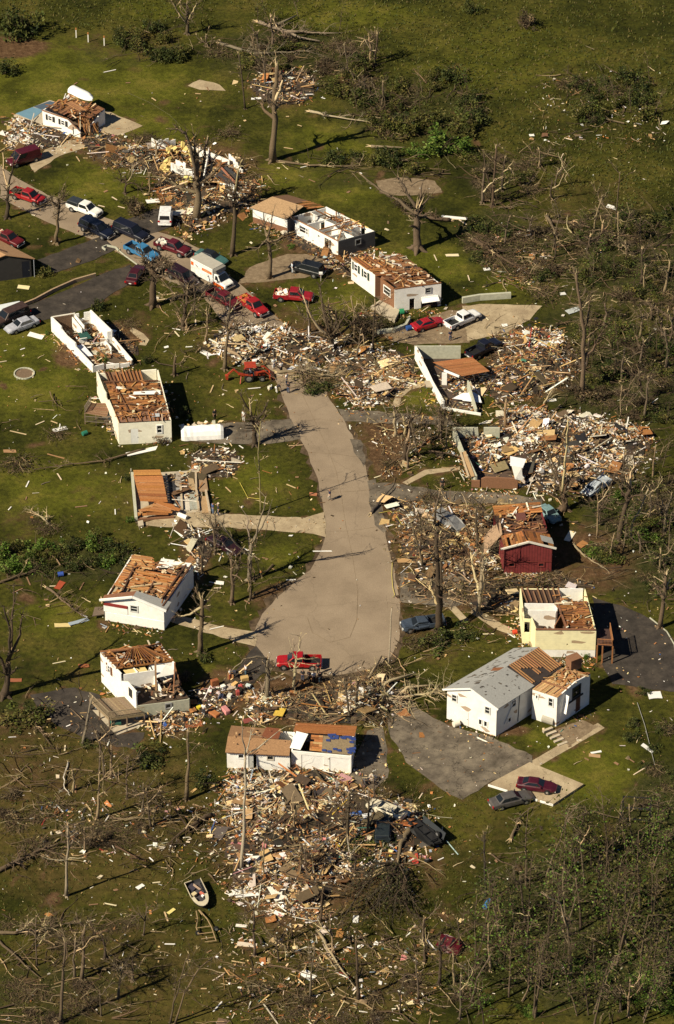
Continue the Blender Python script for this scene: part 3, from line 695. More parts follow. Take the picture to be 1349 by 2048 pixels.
for p,q,t in (((.05,.42),(.6,.42),4.2),((.6,.2),(.6,.62),[(0,2.6),(1,4.1)]),((.6,.6),(1,.55),4.2),((.3,.42),(.3,.8),4.2)): h.wall(p,q,2.0,t,'white_plaster',name='partition',t=.12)
h.joists(0,1,.55,1,4.45,'a',.5,.08,.22,BROWN,.12,(.07,.04,.03))
mb=MB()
for k in range(15):
    f=k/14; mb.beam(h.g(f,.55,4.5),h.g(.5+.25*(f-.5),.8,5.5),.07,.16,vary(h.r.choice(BROWN),.2,h.r)); 
    mb.beam(h.g(f,1,4.5),h.g(.5+.25*(f-.5),.8,5.5),.07,.16,vary(h.r.choice(BROWN),.2,h.r))
for p,q in (((.37,.8,5.5),(.63,.8,5.5)),((0,1,4.5),(.37,.8,5.5)),((1,1,4.5),(.63,.8,5.5)),((1,.3,2.2),(1,.62,4.6)),((.75,.1,2.1),(1,.5,4.5))): mb.beam(h.g(*p),h.g(*q),.12,.18,(.24,.11,.05))
mb.beam(h.g(.55,.3,2.0),h.g(.55,.3,6.2),.22,.22,(.36,.22,.12))
h.part('rafters',mb,'wood')
h.boards([h.g(.02,.93,4.6),h.g(.98,.93,4.6),h.g(.7,.82,5.25),h.g(.3,.82,5.25)],7,[(.1,.05,.03),(.14,.07,.04)],.3,seg=2)
h.plane([h.g(.62,.4,3.2),h.g(.97,.46,3.0),h.g(.97,.62,4.3),h.g(.62,.6,4.3)],.05,'painted',(.78,.77,.72),'inner_panel')
h.plane([h.g(.12,.45,4.0),h.g(.5,.44,4.0),h.g(.5,.55,4.1),h.g(.12,.55,4.1)],.05,'painted',(.6,.48,.22),'insulation')
h.mess(.05,.95,.55,1,4.6,70,MESSB+[(.3,.3,.3)]); h.mess(.1,.98,.03,.5,2.2,70,MESSW); h.floor()
dz=1.5; D=[P(219,1438,dz),P(289,1428,dz),P(250,1393,dz),P(180,1399,dz)]
mb=MB()
for k in range(22):
    u0,u1=k/22,(k+.92)/22; mb.slab([D[0].lerp(D[1],u0),D[0].lerp(D[1],u1),D[3].lerp(D[2],u1),D[3].lerp(D[2],u0)],.05,vary(h.r.choice(DECK),.15,h.r))
dk=h.part('deck',mb,'wood')
for p in (D[0],D[1],D[3],D[0].lerp(D[3],.5),D[0].lerp(D[1],.5)): post(h,p,0,dz-.06,.16,parent=dk)
mb=MB(); mb.beam(D[0]+Vector((0,0,-.12)),D[1]+Vector((0,0,-.12)),.1,.24,(.24,.18,.1)); mb.beam(D[0]+Vector((0,0,-.12)),D[3]+Vector((0,0,-.12)),.1,.24,(.3,.22,.13)); h.part('deck_beam',mb,'wood',dk)
railing(h,D[0].xy.to_3d(),D[1].xy.to_3d(),dz,1.0,(.24,.19,.12),parent=dk); railing(h,D[0].xy.to_3d(),D[3].xy.to_3d(),dz,1.0,(.28,.22,.14),parent=dk)
mb=MB(); mb.slab([P(186,1420,.1),P(234,1470,.1),P(292,1448,.1),P(286,1420,.1)],.1,(.3,.22,.14)); h.part('patio_slab',mb,'concrete')

# --- white L-shaped house
h = House('white_house', 'large white two-storey house with a patchy grey shingled gable roof and a stripped wing', 'house', [(895,1377),(994,1413),(1122,1332),(1030,1298)], 4.4)
W = h.wall((0,0),(1,0),0,[(0,4.4),(.5,5.75),(1,4.4)],'white_siding',[(.1,.2,2.9,3.9),(.77,.87,2.9,3.9),(.65,.72,.9,1.75),(.755,.825,.9,1.75)])
h.window(W,.1,.2,2.9,3.9,1,frame=(.6,.6,.58)); h.window(W,.77,.87,2.9,3.9,1,frame=(.6,.6,.58)); h.window(W,.65,.72,.9,1.75,0); h.window(W,.755,.825,.9,1.75,0)
h.door(W,.31,.44,.05,2.1,(.74,.73,.70),inset=.005)
W = h.wall((1,.012),(1,1),0,4.4,'white_siding',[(.22,.29,2.8,3.8),(.17,.22,.9,1.6)]); h.window(W,.22,.29,2.8,3.8,1); h.window(W,.17,.22,.9,1.6,0)
A,d,n,Ln=W[1:]
mb=MB(); mb.beam(A+d*Ln*.33+n*.01+U_*.2,A+d*Ln*.35+n*.01+U_*4.3,.05,.1,(.03,.03,.03),up=n); mb.beam(A+d*Ln*.11+n*.06+U_*1.1,A+d*Ln*.26+n*.06+U_*3.7,.07,.1,(.6,.58,.55),up=n); h.part('torn_siding',mb,'painted')
h.wall((0,.012),(0,1),0,4.4,'white_siding'); h.wall((.02,1),(.98,1),0,[(0,4.4),(.5,5.75),(1,4.4)],'white_siding')
RW=5.85; e=-.02
h.plane([h.g(-.05,e,4.3),h.g(.5,e,RW),h.g(.5,1.02,RW),h.g(-.05,1.02,4.3)],.14,'shingle',(.5,.5,.5))
h.plane([h.g(1.05,e,4.3),h.g(.5,e,RW),h.g(.5,.52,RW),h.g(1.05,.55,4.3)],.14,'shingle',(.5,.5,.5))
def onroof(a,b,dz=.03): return h.g(a,b,RW-abs(a-.5)/.55*(RW-4.3)+dz)
mb=MB()
for k in range(75):
    r=h.r; left=r.random()<.7
    a=r.uniform(.02,.46) if left else r.uniform(.55,.95); b=(r.uniform(.25,.99) if r.random()<.75 else r.uniform(0,.4)) if left else r.uniform(.02,.5)
    w_,l_=r.uniform(.02,.10)*(1 if left else .45),r.uniform(.01,.035)*(1 if left else .7)
    mb.slab([onroof(a,b),onroof(a+w_,b+l_*.3),onroof(a+w_*.9,b+l_*1.2),onroof(a+w_*.2,b+l_)],.02,h.r.choice([(.07,.06,.055),(.1,.08,.06),(.05,.045,.04)]))
h.part('missing_shingles',mb,'debris')
mb=MB(); mb.slab([onroof(.3,.42,.04),onroof(.47,.42,.04),onroof(.47,.5,.04),onroof(.26,.5,.04)],.02,(.22,.09,.04)); h.part('bare_decking',mb,'wood')
q=[onroof(.5,.53,-.02),onroof(1.03,.55,-.02),onroof(1.03,1.0,-.02),onroof(.5,1.0,-.02)]
h.plane(q,.06,'wood',(.045,.035,.032),'roof_felt')
mb=MB()
for k in range(15):
    b=.56+k*.031; t=1.02 if k>8 or k<2 else .62+.03*k
    if k in (5,6): mb.beam(onroof(.78,b,.06),onroof(.92,b,.06),.1,.14,(.36,.18,.08))
    mb.beam(onroof(.5,b,.06),onroof(t*.98,b,.06),.09,.15,vary((.36,.18,.08),.2,h.r))
h.part('rafters',mb,'wood')
mb=MB()
for a in (.02,.98): mb.beam(h.g(1.06 if a>.5 else -.06,e-.005,4.22),h.g(.5,e-.005,RW-.06),.1,.2,WHITE)
h.part('fascia',mb,'painted')
# right wing, its own corners
wing=[P(1064,1379,4.2),P(1115,1396,4.2),P(1181,1351,4.2),P(1131,1334,4.2)]
hm=h; hc=h.c; h.c=[w.xy for w in wing]
W=h.wall((.03,0),(1,0),0,4.2,'white_siding',[(.14,.24,3.1,3.7),(.66,.84,2.7,3.9)]); h.window(W,.14,.24,3.1,3.7,0); h.window(W,.66,.84,2.7,3.9,1,frame=(.6,.6,.58))
W=h.wall((1,.012),(1,1),0,[(0,4.2),(.55,4.75),(1,4.4)],'white_siding',[(.46,.7,2.5,4.0),(.58,.72,.1,2.1)])
h.window(W,.46,.7,2.5,4.0,1,frame=(.05,.05,.05)); h.door(W,.58,.72,.1,2.1,(.12,.05,.03))
A,d,n,Ln=W[1:]
mb=MB(); mb.beam(A+d*Ln*.17+n*.2+U_*1.5,A+d*Ln*.24+n*.2+U_*3.9,.05,.75,WHITE,up=n); h.part('hanging_panel',mb,'painted')
mb=MB(); mb.beam(A+d*Ln*.3+n*.07+U_*2.3,A+d*Ln*.78+n*.07+U_*2.3,.08,.22,(.02,.02,.02),up=U_); h.part('ledger',mb,'wood')
h.wall((.03,1),(1,1),0,4.2,'white_siding')
h.boards([h.g(.02,.0,4.25),h.g(1,.0,4.25),h.g(1,.5,4.5),h.g(.02,.5,4.4)],24,TANB,.04,axis=1,seg=1)
h.boards([h.g(.02,.5,4.45),h.g(1,.52,4.55),h.g(1,.95,4.5),h.g(.02,.95,4.45)],9,[(.36,.2,.1),(.3,.15,.07),(.42,.26,.13)],.15,seg=2)
mb=MB(); mb.beam(h.g(0,.3,4.5),h.g(1,.3,4.5),.2,.12,(.25,.12,.06)); h.part('beam',mb,'wood')
h.mess(.05,.98,.35,.98,4.5,60,MESSB+TANB,.6)
mb=MB(); c=P(1148,1325,4.9); mb.box((c.x,c.y,4.9),(1.5,1.1,1.5),(0,0,.55),(.38,.22,.13)); ch=h.part('chimney',mb,'brick'); mb=MB(); mb.box((c.x,c.y,5.69),(1.6,1.2,.08),(0,0,.55),(.2,.11,.07)); h.part('cap',mb,'brick',ch)
h.c=hc; h.floor(z=.1)

# --- yellow house
h = House('yellow_house', 'pale yellow house without a roof, white rooms open, wooden porch at its right', 'house', [(1072,1260),(1193,1261),(1171,1177),(1040,1176)], 4.0)
W=h.wall((.0,0),(1,0),1.1,3.95,'yellow_siding',[(.52,.54,1.75,2.0)]); 
h.wall((.0,0),(1,0),0,1.1,'white_plaster',name='foundation_wall',push=-.03)
h.wall((1,.013),(1,1),0,3.95,'yellow_siding')
h.wall((0,.013),(0,.3),0,3.95,'yellow_siding'); h.wall((-.12,.32),(.0,.31),0,3.6,'yellow_siding',[(.2,.9,1.6,3.2)]); h.wall((-.12,.33),(0,.995),0,3.95,'yellow_siding')
h.wall((.03,1),(.97,1),0,3.95,'yellow_siding')
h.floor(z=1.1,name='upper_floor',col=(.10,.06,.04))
h.wall((-.02,.62),(.46,.62),1.1,4.1,'white_plaster',name='partition',t=.12); h.wall((.46,.50),(.46,.62),1.1,4.0,'white_plaster',name='partition',t=.12)
h.wall((.60,.97),(.96,.97),1.1,4.2,'white_plaster',name='partition',t=.12); h.wall((.6,.7),(.6,.96),1.1,4.0,'white_plaster',name='partition',t=.12); h.wall((.0,.48),(.44,.48),1.1,3.9,'white_plaster',name='partition',t=.12)
h.wall((.35,.12),(.56,.46),1.1,3.9,'wood',name='partition',t=.12,col=(.25,.11,.05))
h.joists(.03,.58,.64,1,4.0,'b',.55,.12,.2,[(.28,.15,.08),(.24,.13,.07)],0,(.06,.035,.025))
h.joists(.5,.98,.02,.7,3.95,'a',.5,.07,.18,BROWN,.1,(.17,.075,.035))
h.boards([h.g(.52,.35,4.08),h.g(.97,.35,4.08),h.g(.97,.68,4.08),h.g(.52,.68,4.08)],14,BROWN,.12,seg=3)
mb=MB()
for p,q in (((.52,.02),(.5,.68)),((0,.005),(.99,.005)),((.45,.62),(.97,.62))): mb.beam(h.g(*p,4.08),h.g(*q,4.1),.22,.12,(.2,.09,.05))
mb.beam(h.g(.45,.6,4.2),h.g(.75,.63,4.2),.24,.06,(.6,.5,.35)); h.part('beam',mb,'wood')
h.mess(.5,.97,.03,.8,4.0,60,MESSB+[(.7,.68,.6)],.5); h.mess(.05,.5,.05,.45,1.2,40,MESSW); h.floor()
dz=2.6; D=[P(1195,1290,dz),P(1226,1292,dz),P(1220,1258,dz),P(1194,1257,dz)]
mb=MB()
for k in range(10): mb.slab([D[0].lerp(D[1],k/10),D[0].lerp(D[1],(k+.9)/10),D[3].lerp(D[2],(k+.9)/10),D[3].lerp(D[2],k/10)],.06,vary((.06,.035,.03),.2,h.r))
dk=h.part('porch',mb,'wood')
for p in (D[0],D[1],D[2],D[0].lerp(D[1],.35)): post(h,p,0,dz-.07,.16,(.30,.13,.05),dk)
railing(h,D[0].xy.to_3d(),D[1].xy.to_3d(),dz,.9,(.32,.14,.06),parent=dk); railing(h,D[1].xy.to_3d(),D[2].xy.to_3d(),dz,.9,(.34,.15,.06),parent=dk)

# --- red boarded house
h = House('red_house', 'dark red boarded gable house with white trim and a wrecked brown roof', 'house', [(1010,1095),(1105,1094),(1081,1007),(985,1014)], 3.9)
W=h.wall((0,0),(1,0),0,[(0,3.85),(.5,4.7),(1,3.85)],'red_boards',[(.1,.22,1.0,1.55),(.72,.84,1.0,1.55)]); h.window(W,.1,.22,1.0,1.55,0,frame=(.2,.04,.035)); h.window(W,.72,.84,1.0,1.55,0,frame=(.2,.04,.035))
A,d,n,Ln=W[1:]
mb=MB(); mb.beam(A+n*.04+U_*1.75,A+d*Ln+n*.04+U_*1.75,.08,.06,(.12,.025,.02)); h.part('sill_board',mb,'painted')
h.wall((1,.013),(1,1),0,3.8,'red_boards'); h.wall((0,.013),(0,.45),0,[(0,3.8),(1,2.6)],'red_boards'); h.wall((.03,1),(.97,1),0,3.6,'red_boards')
mb=MB()
for a,b in (((-.09,-.02,3.75),(.5,-.02,4.82)),((.5,-.02,4.82),(1.08,-.02,3.8))): mb.beam(h.g(*a),h.g(*b),.2,.2,(.62,.58,.5))
h.part('fascia',mb,'painted')
h.boards([h.g(-.02,0,3.9),h.g(.5,0,4.75),h.g(.5,.3,4.5),h.g(.0,.3,3.8)],10,ORANGE[:4]+BROWN,.03,axis=1,seg=1)
h.boards([h.g(.5,0,4.75),h.g(1.04,0,3.9),h.g(1.02,.3,3.8),h.g(.5,.3,4.5)],10,BROWN,.05,axis=1,seg=1)
h.boards([h.g(0,.3,4.0),h.g(1,.3,4.0),h.g(1,.62,3.9),h.g(.1,.55,3.8)],12,[(.14,.06,.03),(.2,.08,.04),(.1,.05,.03)],.1,seg=2,rag=.1)
h.boards([h.g(0,.78,3.9),h.g(1,.8,3.9),h.g(1,1,4.1),h.g(0,1,4.1)],9,ORANGE[:4]+BROWN[:3],.04,seg=2)
h.plane([h.g(-.35,.3,1.2),h.g(.05,.38,3.6),h.g(.1,.75,3.5),h.g(-.25,.7,1.4)],.06,'wood',(.33,.22,.14),'collapsed_roof')
h.plane([h.g(.4,.6,4.1),h.g(.62,.6,4.1),h.g(.62,.78,4.2),h.g(.42,.76,4.2)],.05,'wood',(.13,.05,.04),'loose_panel')
h.plane([h.g(.8,.08,4.35),h.g(1.05,.06,3.95),h.g(1.04,.2,3.95),h.g(.8,.22,4.3)],.03,'shingle',(.3,.26,.25),'roof_felt')
mb=MB(); mb.beam(h.g(.46,.02,4.9),h.g(.42,.3,4.75),.1,.06,(.1,.05,.03)); mb.beam(h.g(.15,.12,4.4),h.g(.22,.22,4.5),.14,.05,(.45,.3,.15)); h.part('beam',mb,'wood')
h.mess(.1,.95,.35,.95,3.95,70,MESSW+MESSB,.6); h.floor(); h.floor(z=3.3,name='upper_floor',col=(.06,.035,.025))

# --- garage house
h = House('garage_house', 'low white house with a double garage, bare orange roof boards and a torn blue tarp', 'house', [(583,1502),(703,1513),(712,1456),(592,1449)], 2.5)
W=h.wall((0,0),(1,0),0,2.5,'white_plaster',[(.17,.54,.05,2.1),(.64,.97,.05,2.1)])
for f0,f1 in ((.17,.54),(.64,.97)): h.door(W,f0,f1,.05,2.1,(.78,.77,.74),'garage_door',inset=-.1)
h.wall((1,.02),(1,1),0,[(0,2.5),(.5,3.3),(1,2.5)],'white_plaster'); h.wall((0,.02),(0,1),0,[(0,2.5),(.5,3.3),(1,2.5)],'white_plaster'); h.wall((.02,1),(.98,1),0,2.5,'white_plaster')
h.boards([h.g(-.0,.5,3.38),h.g(1.02,.5,3.38),h.g(1.02,1.04,2.6),h.g(0,1.04,2.6)],9,[(.36,.14,.045),(.38,.15,.05),(.34,.13,.04)],.0,seg=1,var=.06)
h.plane([h.g(.5,.03,2.62),h.g(1.02,.03,2.6),h.g(1.02,.46,3.3),h.g(.5,.46,3.3)],.05,'wood',(.2,.15,.09),'roof_felt')
mb=MB()
for k in range(26):
    r=h.r; t=r.random(); a=r.uniform(.5,.98) if t<.5 else (r.choice([r.uniform(.5,.56),r.uniform(.9,1.0)])); b=r.choice([r.uniform(.36,.46),r.uniform(.02,.1)]) if t<.5 else r.uniform(.04,.45)
    zz=2.67+b*1.6; mb.slab([h.g(a,b,zz),h.g(a+.07,b,zz),h.g(a+.06,b+.06,zz+.1),h.g(a-.01,b+.05,zz+.08)],.01,(.02,.04,.16))
h.part('blue_tarp',mb,'debris')['kind'] = 'stuff'
h.boards([h.g(.3,.05,2.6),h.g(.5,.05,2.6),h.g(.5,.46,3.3),h.g(.3,.46,3.3)],7,BROWN+ORANGE+TANB,.15,seg=1)
h.plane([h.g(-.03,.05,2.75),h.g(.15,.02,2.7),h.g(.25,.45,3.4),h.g(.05,.5,3.5)],.04,'painted',WHITE,'loose_panel')
h.floor()
hc=h.c; h.c=[P(454,1501,2.5).xy,P(582,1508,2.5).xy,P(589,1463,2.5).xy,P(465,1453,2.5).xy]
W=h.wall((0,0),(.985,0),0,2.4,'white_plaster',[(.18,.27,1.5,2.1),(.34,.47,.05,2.1),(.64,.74,1.5,2.1)])
h.window(W,.18,.27,1.5,2.1,0); h.window(W,.64,.74,1.5,2.1,0,frame=(.5,.45,.38)); h.door(W,.34,.42,.05,2.05,(.4,.4,.38),'door',inset=-.12)
h.wall((0,.02),(0,1),0,2.4,'white_plaster'); h.wall((.02,1),(1,1),0,2.4,'white_plaster')
h.plane([h.g(-.02,-.06,2.45),h.g(.98,-.06,2.45),h.g(.98,.45,3.0),h.g(-.02,.45,3.0)],.08,'wood',(.30,.17,.085))
h.plane([h.g(-.02,.45,3.0),h.g(.72,.45,3.0),h.g(.72,1.04,2.5),h.g(-.02,1.04,2.5)],.08,'wood',(.27,.15,.075))
h.plane([h.g(.5,.46,3.1),h.g(.78,.46,3.1),h.g(.8,1.0,2.75),h.g(.55,1.02,2.75)],.04,'wood',(.22,.075,.035),'loose_sheathing')
mb=MB()
for k in range(34): mb.box(h.g(.02+k*.028,-.055,2.36),(.12,.1,.1),col=(.15,.08,.04))
h.part('rafter_tails',mb,'wood'); h.mess(.05,.9,.1,.9,2.95,14,TANB,.3); h.c=hc

# --- white house above the curved driveway
h = House('white_sided_house', 'white sided house with brown stripped ceiling, brick front corner and an open garage below', 'house', [(790,579),(883,567),(797,505),(703,515)], 3.5)
W=h.wall((0,0),(1,0),0,3.45,'white_siding',[(.66,.78,2.3,3.1),(.32,.43,.0,1.7),(.57,.93,.0,1.15)])
h.window(W,.66,.78,2.3,3.1,1,frame=(.3,.3,.3))
h.door(W,.57,.93,1.15,1.75,(.8,.79,.76),'garage_door',inset=.15)
A,d,n,Ln=W[1:]; mb=MB(); mb.slab([A+d*Ln*.57+n*.02+U_*1.75,A+d*Ln*.93+n*.02+U_*1.75,A+d*Ln*.94+n*.8+U_*1.3,A+d*Ln*.56+n*.8+U_*1.25],.06,WHITE); h.part('awning',mb,'painted')
h.wall((1,.013),(1,1),0,3.4,'white_siding')
W=h.wall((0,.45),(0,1),0,3.45,'white_siding',[(.32,.46,1.9,3.0),(.72,.86,1.9,3.0)]); 
for f in (.32,.72): h.window(W,f,f+.14,1.9,3.0,1,shutters=(.03,.05,.04))
W=h.wall((0,.013),(0,.32),0,3.45,'brick',[(.25,.75,1.8,3.0)],t=.2); h.window(W,.25,.75,1.8,3.0,1)
h.wall((.12,.32),(.12,.45),0,3.3,'brick',[(.3,.9,.9,2.9)],t=.2); h.wall((.0,.44),(.12,.445),0,3.4,'brick',t=.12); h.wall((0,.32),(.12,.325),0,3.4,'brick',t=.12)
h.wall((.03,1),(.97,1),0,[(0,3.4),(.35,3.3),(.36,2.2),(.6,2.0),(.61,4.0),(.75,3.2),(1,3.3)],'white_plaster')
h.joists(.0,.45,.62,1,3.5,'b',.42,.09,.18,ORANGE+BROWN,.03,(.13,.06,.03))
h.boards([h.g(.0,.42,3.52),h.g(.6,.42,3.52),h.g(.6,.64,3.52),h.g(.0,.64,3.52)],9,BROWN,.03,seg=2)
h.joists(.12,1,.01,.45,3.48,'a',.5,.07,.18,BROWN,.08,(.14,.065,.035))
h.boards([h.g(.55,.3,3.6),h.g(1,.3,3.6),h.g(1,.9,3.6),h.g(.5,.9,3.6)],20,[(.14,.07,.035),(.2,.1,.05),(.27,.13,.06)],.1,seg=3)
mb=MB()
for p,q in (((0,.005),(1,.005)),((.0,.45),(.98,.44)),((.0,.65),(.98,.66)),((.3,.01),(.28,.98)),((.42,.1),(.4,.6)),((.0,.02),(.0,.32))): mb.beam(h.g(*p,3.58),h.g(*q,3.6),.14,.16,(.24,.11,.05))
mb.beam(h.g(.36,.98,3.8),h.g(.55,.6,3.7),.22,.06,(.55,.42,.25)); h.part('beam',mb,'wood')
h.plane([h.g(.5,.04,3.62),h.g(.7,.03,3.62),h.g(.72,.14,3.64),h.g(.5,.13,3.64)],.03,'painted',(.68,.6,.45),'loose_panel')
h.plane([h.g(.12,.05,3.0),h.g(.38,.05,3.0),h.g(.38,.2,3.0),h.g(.12,.2,3.0)],.03,'painted',(.02,.02,.02),'opening_shade_sheet')  # near-black sheet, the shade inside an opening put into its colour
h.mess(.1,.98,.03,.95,3.6,100,MESSB+[(.6,.5,.35)],.6); h.mess(.35,.7,.6,1,3.6,20,MESSW,.7); h.floor()
mb=MB(); mb.slab([P(742,612,.5),P(790,640,.5),P(800,620,.5),P(760,600,.5)],.5,(.34,.26,.17)); h.part('porch_slab',mb,'concrete')

# --- long roofless house
h = House('roofless_house', 'long roofless house with open white rooms and a grey sided end wall', 'house', [(581,433),(678,483),(751,463),(653,413)], 2.5)
W=h.wall((1,.0),(1,1),0,2.5,'grey_siding',[(.46,.6,1.2,2.0)]); h.window(W,.46,.6,1.2,2.0,0,frame=(.2,.2,.2))
W=h.wall((0,0),(.985,0),0,2.45,'white_plaster',[(.0,.1,.1,2.1),(.2,.38,.9,2.0),(.72,.86,.05,2.0),(.58,.615,1.5,1.85)]); h.window(W,.2,.38,.9,2.0,1,False)
h.wall((0,1),(.985,1),0,2.5,'white_plaster',[(.74,.82,.1,2.1)])
h.wall((0,.02),(0,.98),0,2.4,'white_plaster')
h.floor(z=.15,col=(.15,.09,.055))
for p,q in (((.02,.55),(.55,.55)),((.3,.02),(.3,.98)),((.55,.03),(.55,.97)),((.56,.45),(.98,.45)),((.78,.03),(.78,.44)),((.72,.46),(.72,.97))): h.wall(p,q,.15,[(0,2.4),(.6,2.3),(1,2.4)],'white_plaster',[(.4,.55,.15,2.0)],name='partition',t=.12)
mb=MB(); mb.slab([h.g(.03,.56,.2),h.g(.29,.56,.2),h.g(.29,.97,.2),h.g(.03,.97,.2)],.03,(.1,.2,.18)); h.part('carpet',mb,'painted')
h.joists(-.02,.5,.6,1.02,2.5,'a',.42,.08,.16,ORANGE+BROWN,.15,None); h.joists(.3,.75,.62,.95,2.5,'b',.6,.07,.14,BROWN,.5,None)
h.joists(.56,.9,.05,.9,2.5,'b',.9,.08,.14,BROWN+TANB,.4,None)
h.plane([h.g(.5,.96,2.52),h.g(.86,.97,2.52),h.g(.86,1.01,2.56),h.g(.5,1.01,2.56)],.05,'wood',(.62,.46,.18),'wall_plate')
mb=MB(); mb.beam(h.g(.0,.0,2.52),h.g(.98,.0,2.52),.16,.1,(.3,.15,.08)); mb.beam(h.g(.98,.0,2.3),h.g(.72,.45,2.5),.16,.1,(.36,.2,.1)); h.part('beam',mb,'wood')
h.mess(.02,.97,.05,.95,.25,160,MESSW+MESSB,.7); h.mess(.2,.8,.5,1,2.5,25,MESSB,.8)
hc=h.c; h.c=[P(506,414,2.5).xy,P(575,436,2.5).xy,P(648,411,2.5).xy,P(578,390,2.5).xy]
h.wall((0,0),(1,0),.9,2.4,'white_plaster',[(.3,.33,.9,2.4)]); h.wall((0,0),(1,0),0,.9,'brick',push=-.02,name='foundation_wall'); h.wall((0,.02),(0,1),0,2.4,'white_plaster'); h.wall((1,.0),(1,.35),0,2.3,'grey_siding')
h.plane([h.g(-.04,-.05,2.45),h.g(1.02,-.05,2.45),h.g(1.0,.45,3.5),h.g(.1,.45,3.5)],.1,'wood',(.34,.22,.12))
h.plane([h.g(.1,.45,3.5),h.g(.75,.45,3.5),h.g(.6,1.0,2.5),h.g(-.04,1.0,2.5)],.1,'wood',(.2,.11,.06))
h.boards([h.g(.62,.5,3.3),h.g(1.05,.5,3.0),h.g(1.1,1,2.5),h.g(.6,1,2.6)],12,ORANGE+BROWN,.2,axis=1,seg=1,rag=.2); h.c=hc

# --- roofless white walls, left
h = House('white_ruin', 'roofless shell of bright white walls full of wreckage beside the dark drive', 'house', [(185,717),(267,704),(183,622),(102,635)], 2.2)
h.wall((0,0),(0,1),0,[(0,1.1),(.2,1.2),(.4,1.3),(.42,1.9),(.62,1.7),(.75,1.9),(.76,2.3),(1,2.3)],'white_plaster',t=.2)
h.wall((.02,1),(.55,1),0,2.2,'wood',t=.15,col=(.16,.1,.06),name='wall',label='inner back wall stripped to brown studs'); h.wall((.56,1),(.99,1),0,2.2,'white_plaster',[(.3,.6,1.3,2.3)])
h.wall((1,.48),(1,1),0,2.4,'white_plaster',t=.2); h.wall((1,.02),(1,.47),0,[(0,.9),(1,1.5)],'white_plaster',t=.2); h.wall((.86,.48),(.99,.48),0,2.4,'white_plaster')
h.wall((.0,0),(.3,.02),0,.9,'white_plaster'); h.wall((.35,.02),(.65,.0),0,.7,'white_plaster'); h.wall((.68,.0),(.9,.0),0,.6,'white_plaster')
for p,q,t in (((.45,.7),(.5,.98),1.9),((.55,.72),(.6,.99),2.1),((.3,.62),(.5,.62),1.0),((.7,.5),(.86,.48),1.4),((.78,.3),(.8,.48),1.2)): h.wall(p,q,.1,t,'white_plaster',name='partition',t=.1)
h.floor(z=.1,col=(.10,.07,.045)); mb=MB(); mb.beam(h.g(.02,1,2.26),h.g(.6,1,2.26),.2,.08,(.7,.66,.56)); h.part('wall_plate',mb,'painted')
h.plane([h.g(.05,.3,.5),h.g(.3,.28,.5),h.g(.28,.5,.9),h.g(.05,.5,.9)],.04,'painted',(.7,.71,.74),'mattress'); h.plane([h.g(.34,.6,.9),h.g(.6,.6,.9),h.g(.6,.72,1.2),h.g(.36,.72,1.2)],.04,'painted',(.02,.07,.06),'green_panel')
h.mess(.05,.95,.03,.95,.3,110,MESSW+MESSB+[(.02,.02,.02)],.8)

# --- dark gabled house cut by the left edge
h = House('dark_house', 'dark grey gabled house with an intact tan shingle roof at the left edge', 'house', [(-40,530),(62,516),(-13,477),(-115,491)], 3.0)
W=h.wall((0,0),(1,0),0,[(0,3),(.5,4.1),(1,3)],'dark_siding',[(.82,.97,.1,2.6)]); h.door(W,.82,.97,.1,2.6,(.01,.012,.02),'door'); h.wall((1,.013),(1,1),0,3,'dark_siding'); h.wall((0,.013),(0,1),0,3,'dark_siding'); h.wall((.02,1),(.98,1),0,[(0,3),(.5,4.1),(1,3)],'dark_siding')
h.plane([h.g(-.05,-.03,2.95),h.g(.5,-.03,4.15),h.g(.5,1.02,4.15),h.g(-.05,1.02,2.95)],.12,'tan_shingle'); h.plane([h.g(1.06,-.03,2.95),h.g(.5,-.03,4.15),h.g(.5,1.02,4.15),h.g(1.06,1.02,2.95)],.12,'tan_shingle')
mb=MB(); mb.slab([h.g(.55,.2,4.15),h.g(.62,.12,4.0),h.g(.66,.2,3.95),h.g(.58,.3,4.1)],.02,(.1,.05,.03)); h.part('missing_shingles',mb,'debris')
mb=MB(); mb.beam(h.g(1.04,-.02,0),h.g(1.04,-.02,2.8),.08,.08,(.3,.32,.36)); h.part('downpipe',mb,'painted'); h.floor()

# --- upper left house
h = House('collapsing_house', 'white house beside a blue floor slab, brown roof timbers spilling from it', 'house', [(85,220),(161,247),(210,218),(139,193)], 2.5)
W=h.wall((0,0),(.99,0),0,[(0,2.5),(.68,2.5),(1,1.2)],'white_plaster',[(.16,.26,1.2,2.0),(.5,.6,1.2,2.0),(.8,.83,.2,1.5)])
h.window(W,.16,.26,1.2,2.0,1,shutters=(.03,.03,.03)); h.window(W,.5,.6,1.2,2.0,1,shutters=(.03,.03,.03))
h.wall((0,.02),(0,1),0,2.5,'white_plaster'); h.wall((.02,1),(1,1),0,2.5,'white_plaster'); h.wall((1,.4),(1,.98),0,[(0,1.2),(1,2.4)],'white_plaster')
h.boards([h.g(0,.1,2.6),h.g(.7,.05,2.6),h.g(.75,1,2.8),h.g(.0,1,2.6)],22,[(.13,.06,.03),(.2,.09,.045),(.25,.12,.06),(.09,.045,.025)],.12,axis=1,seg=3,rag=.1)
h.boards([h.g(.7,.3,2.6),h.g(1,.4,2.4),h.g(1,1,2.5),h.g(.7,1,2.8)],12,[(.13,.06,.03),(.2,.09,.045)],.2,seg=1)
h.boards([h.g(.25,.5,3.0),h.g(.75,.4,2.9),h.g(.8,.6,2.9),h.g(.3,.68,3.1)],6,[(.3,.15,.07),(.26,.13,.06)],.0,seg=0)
mb=MB()
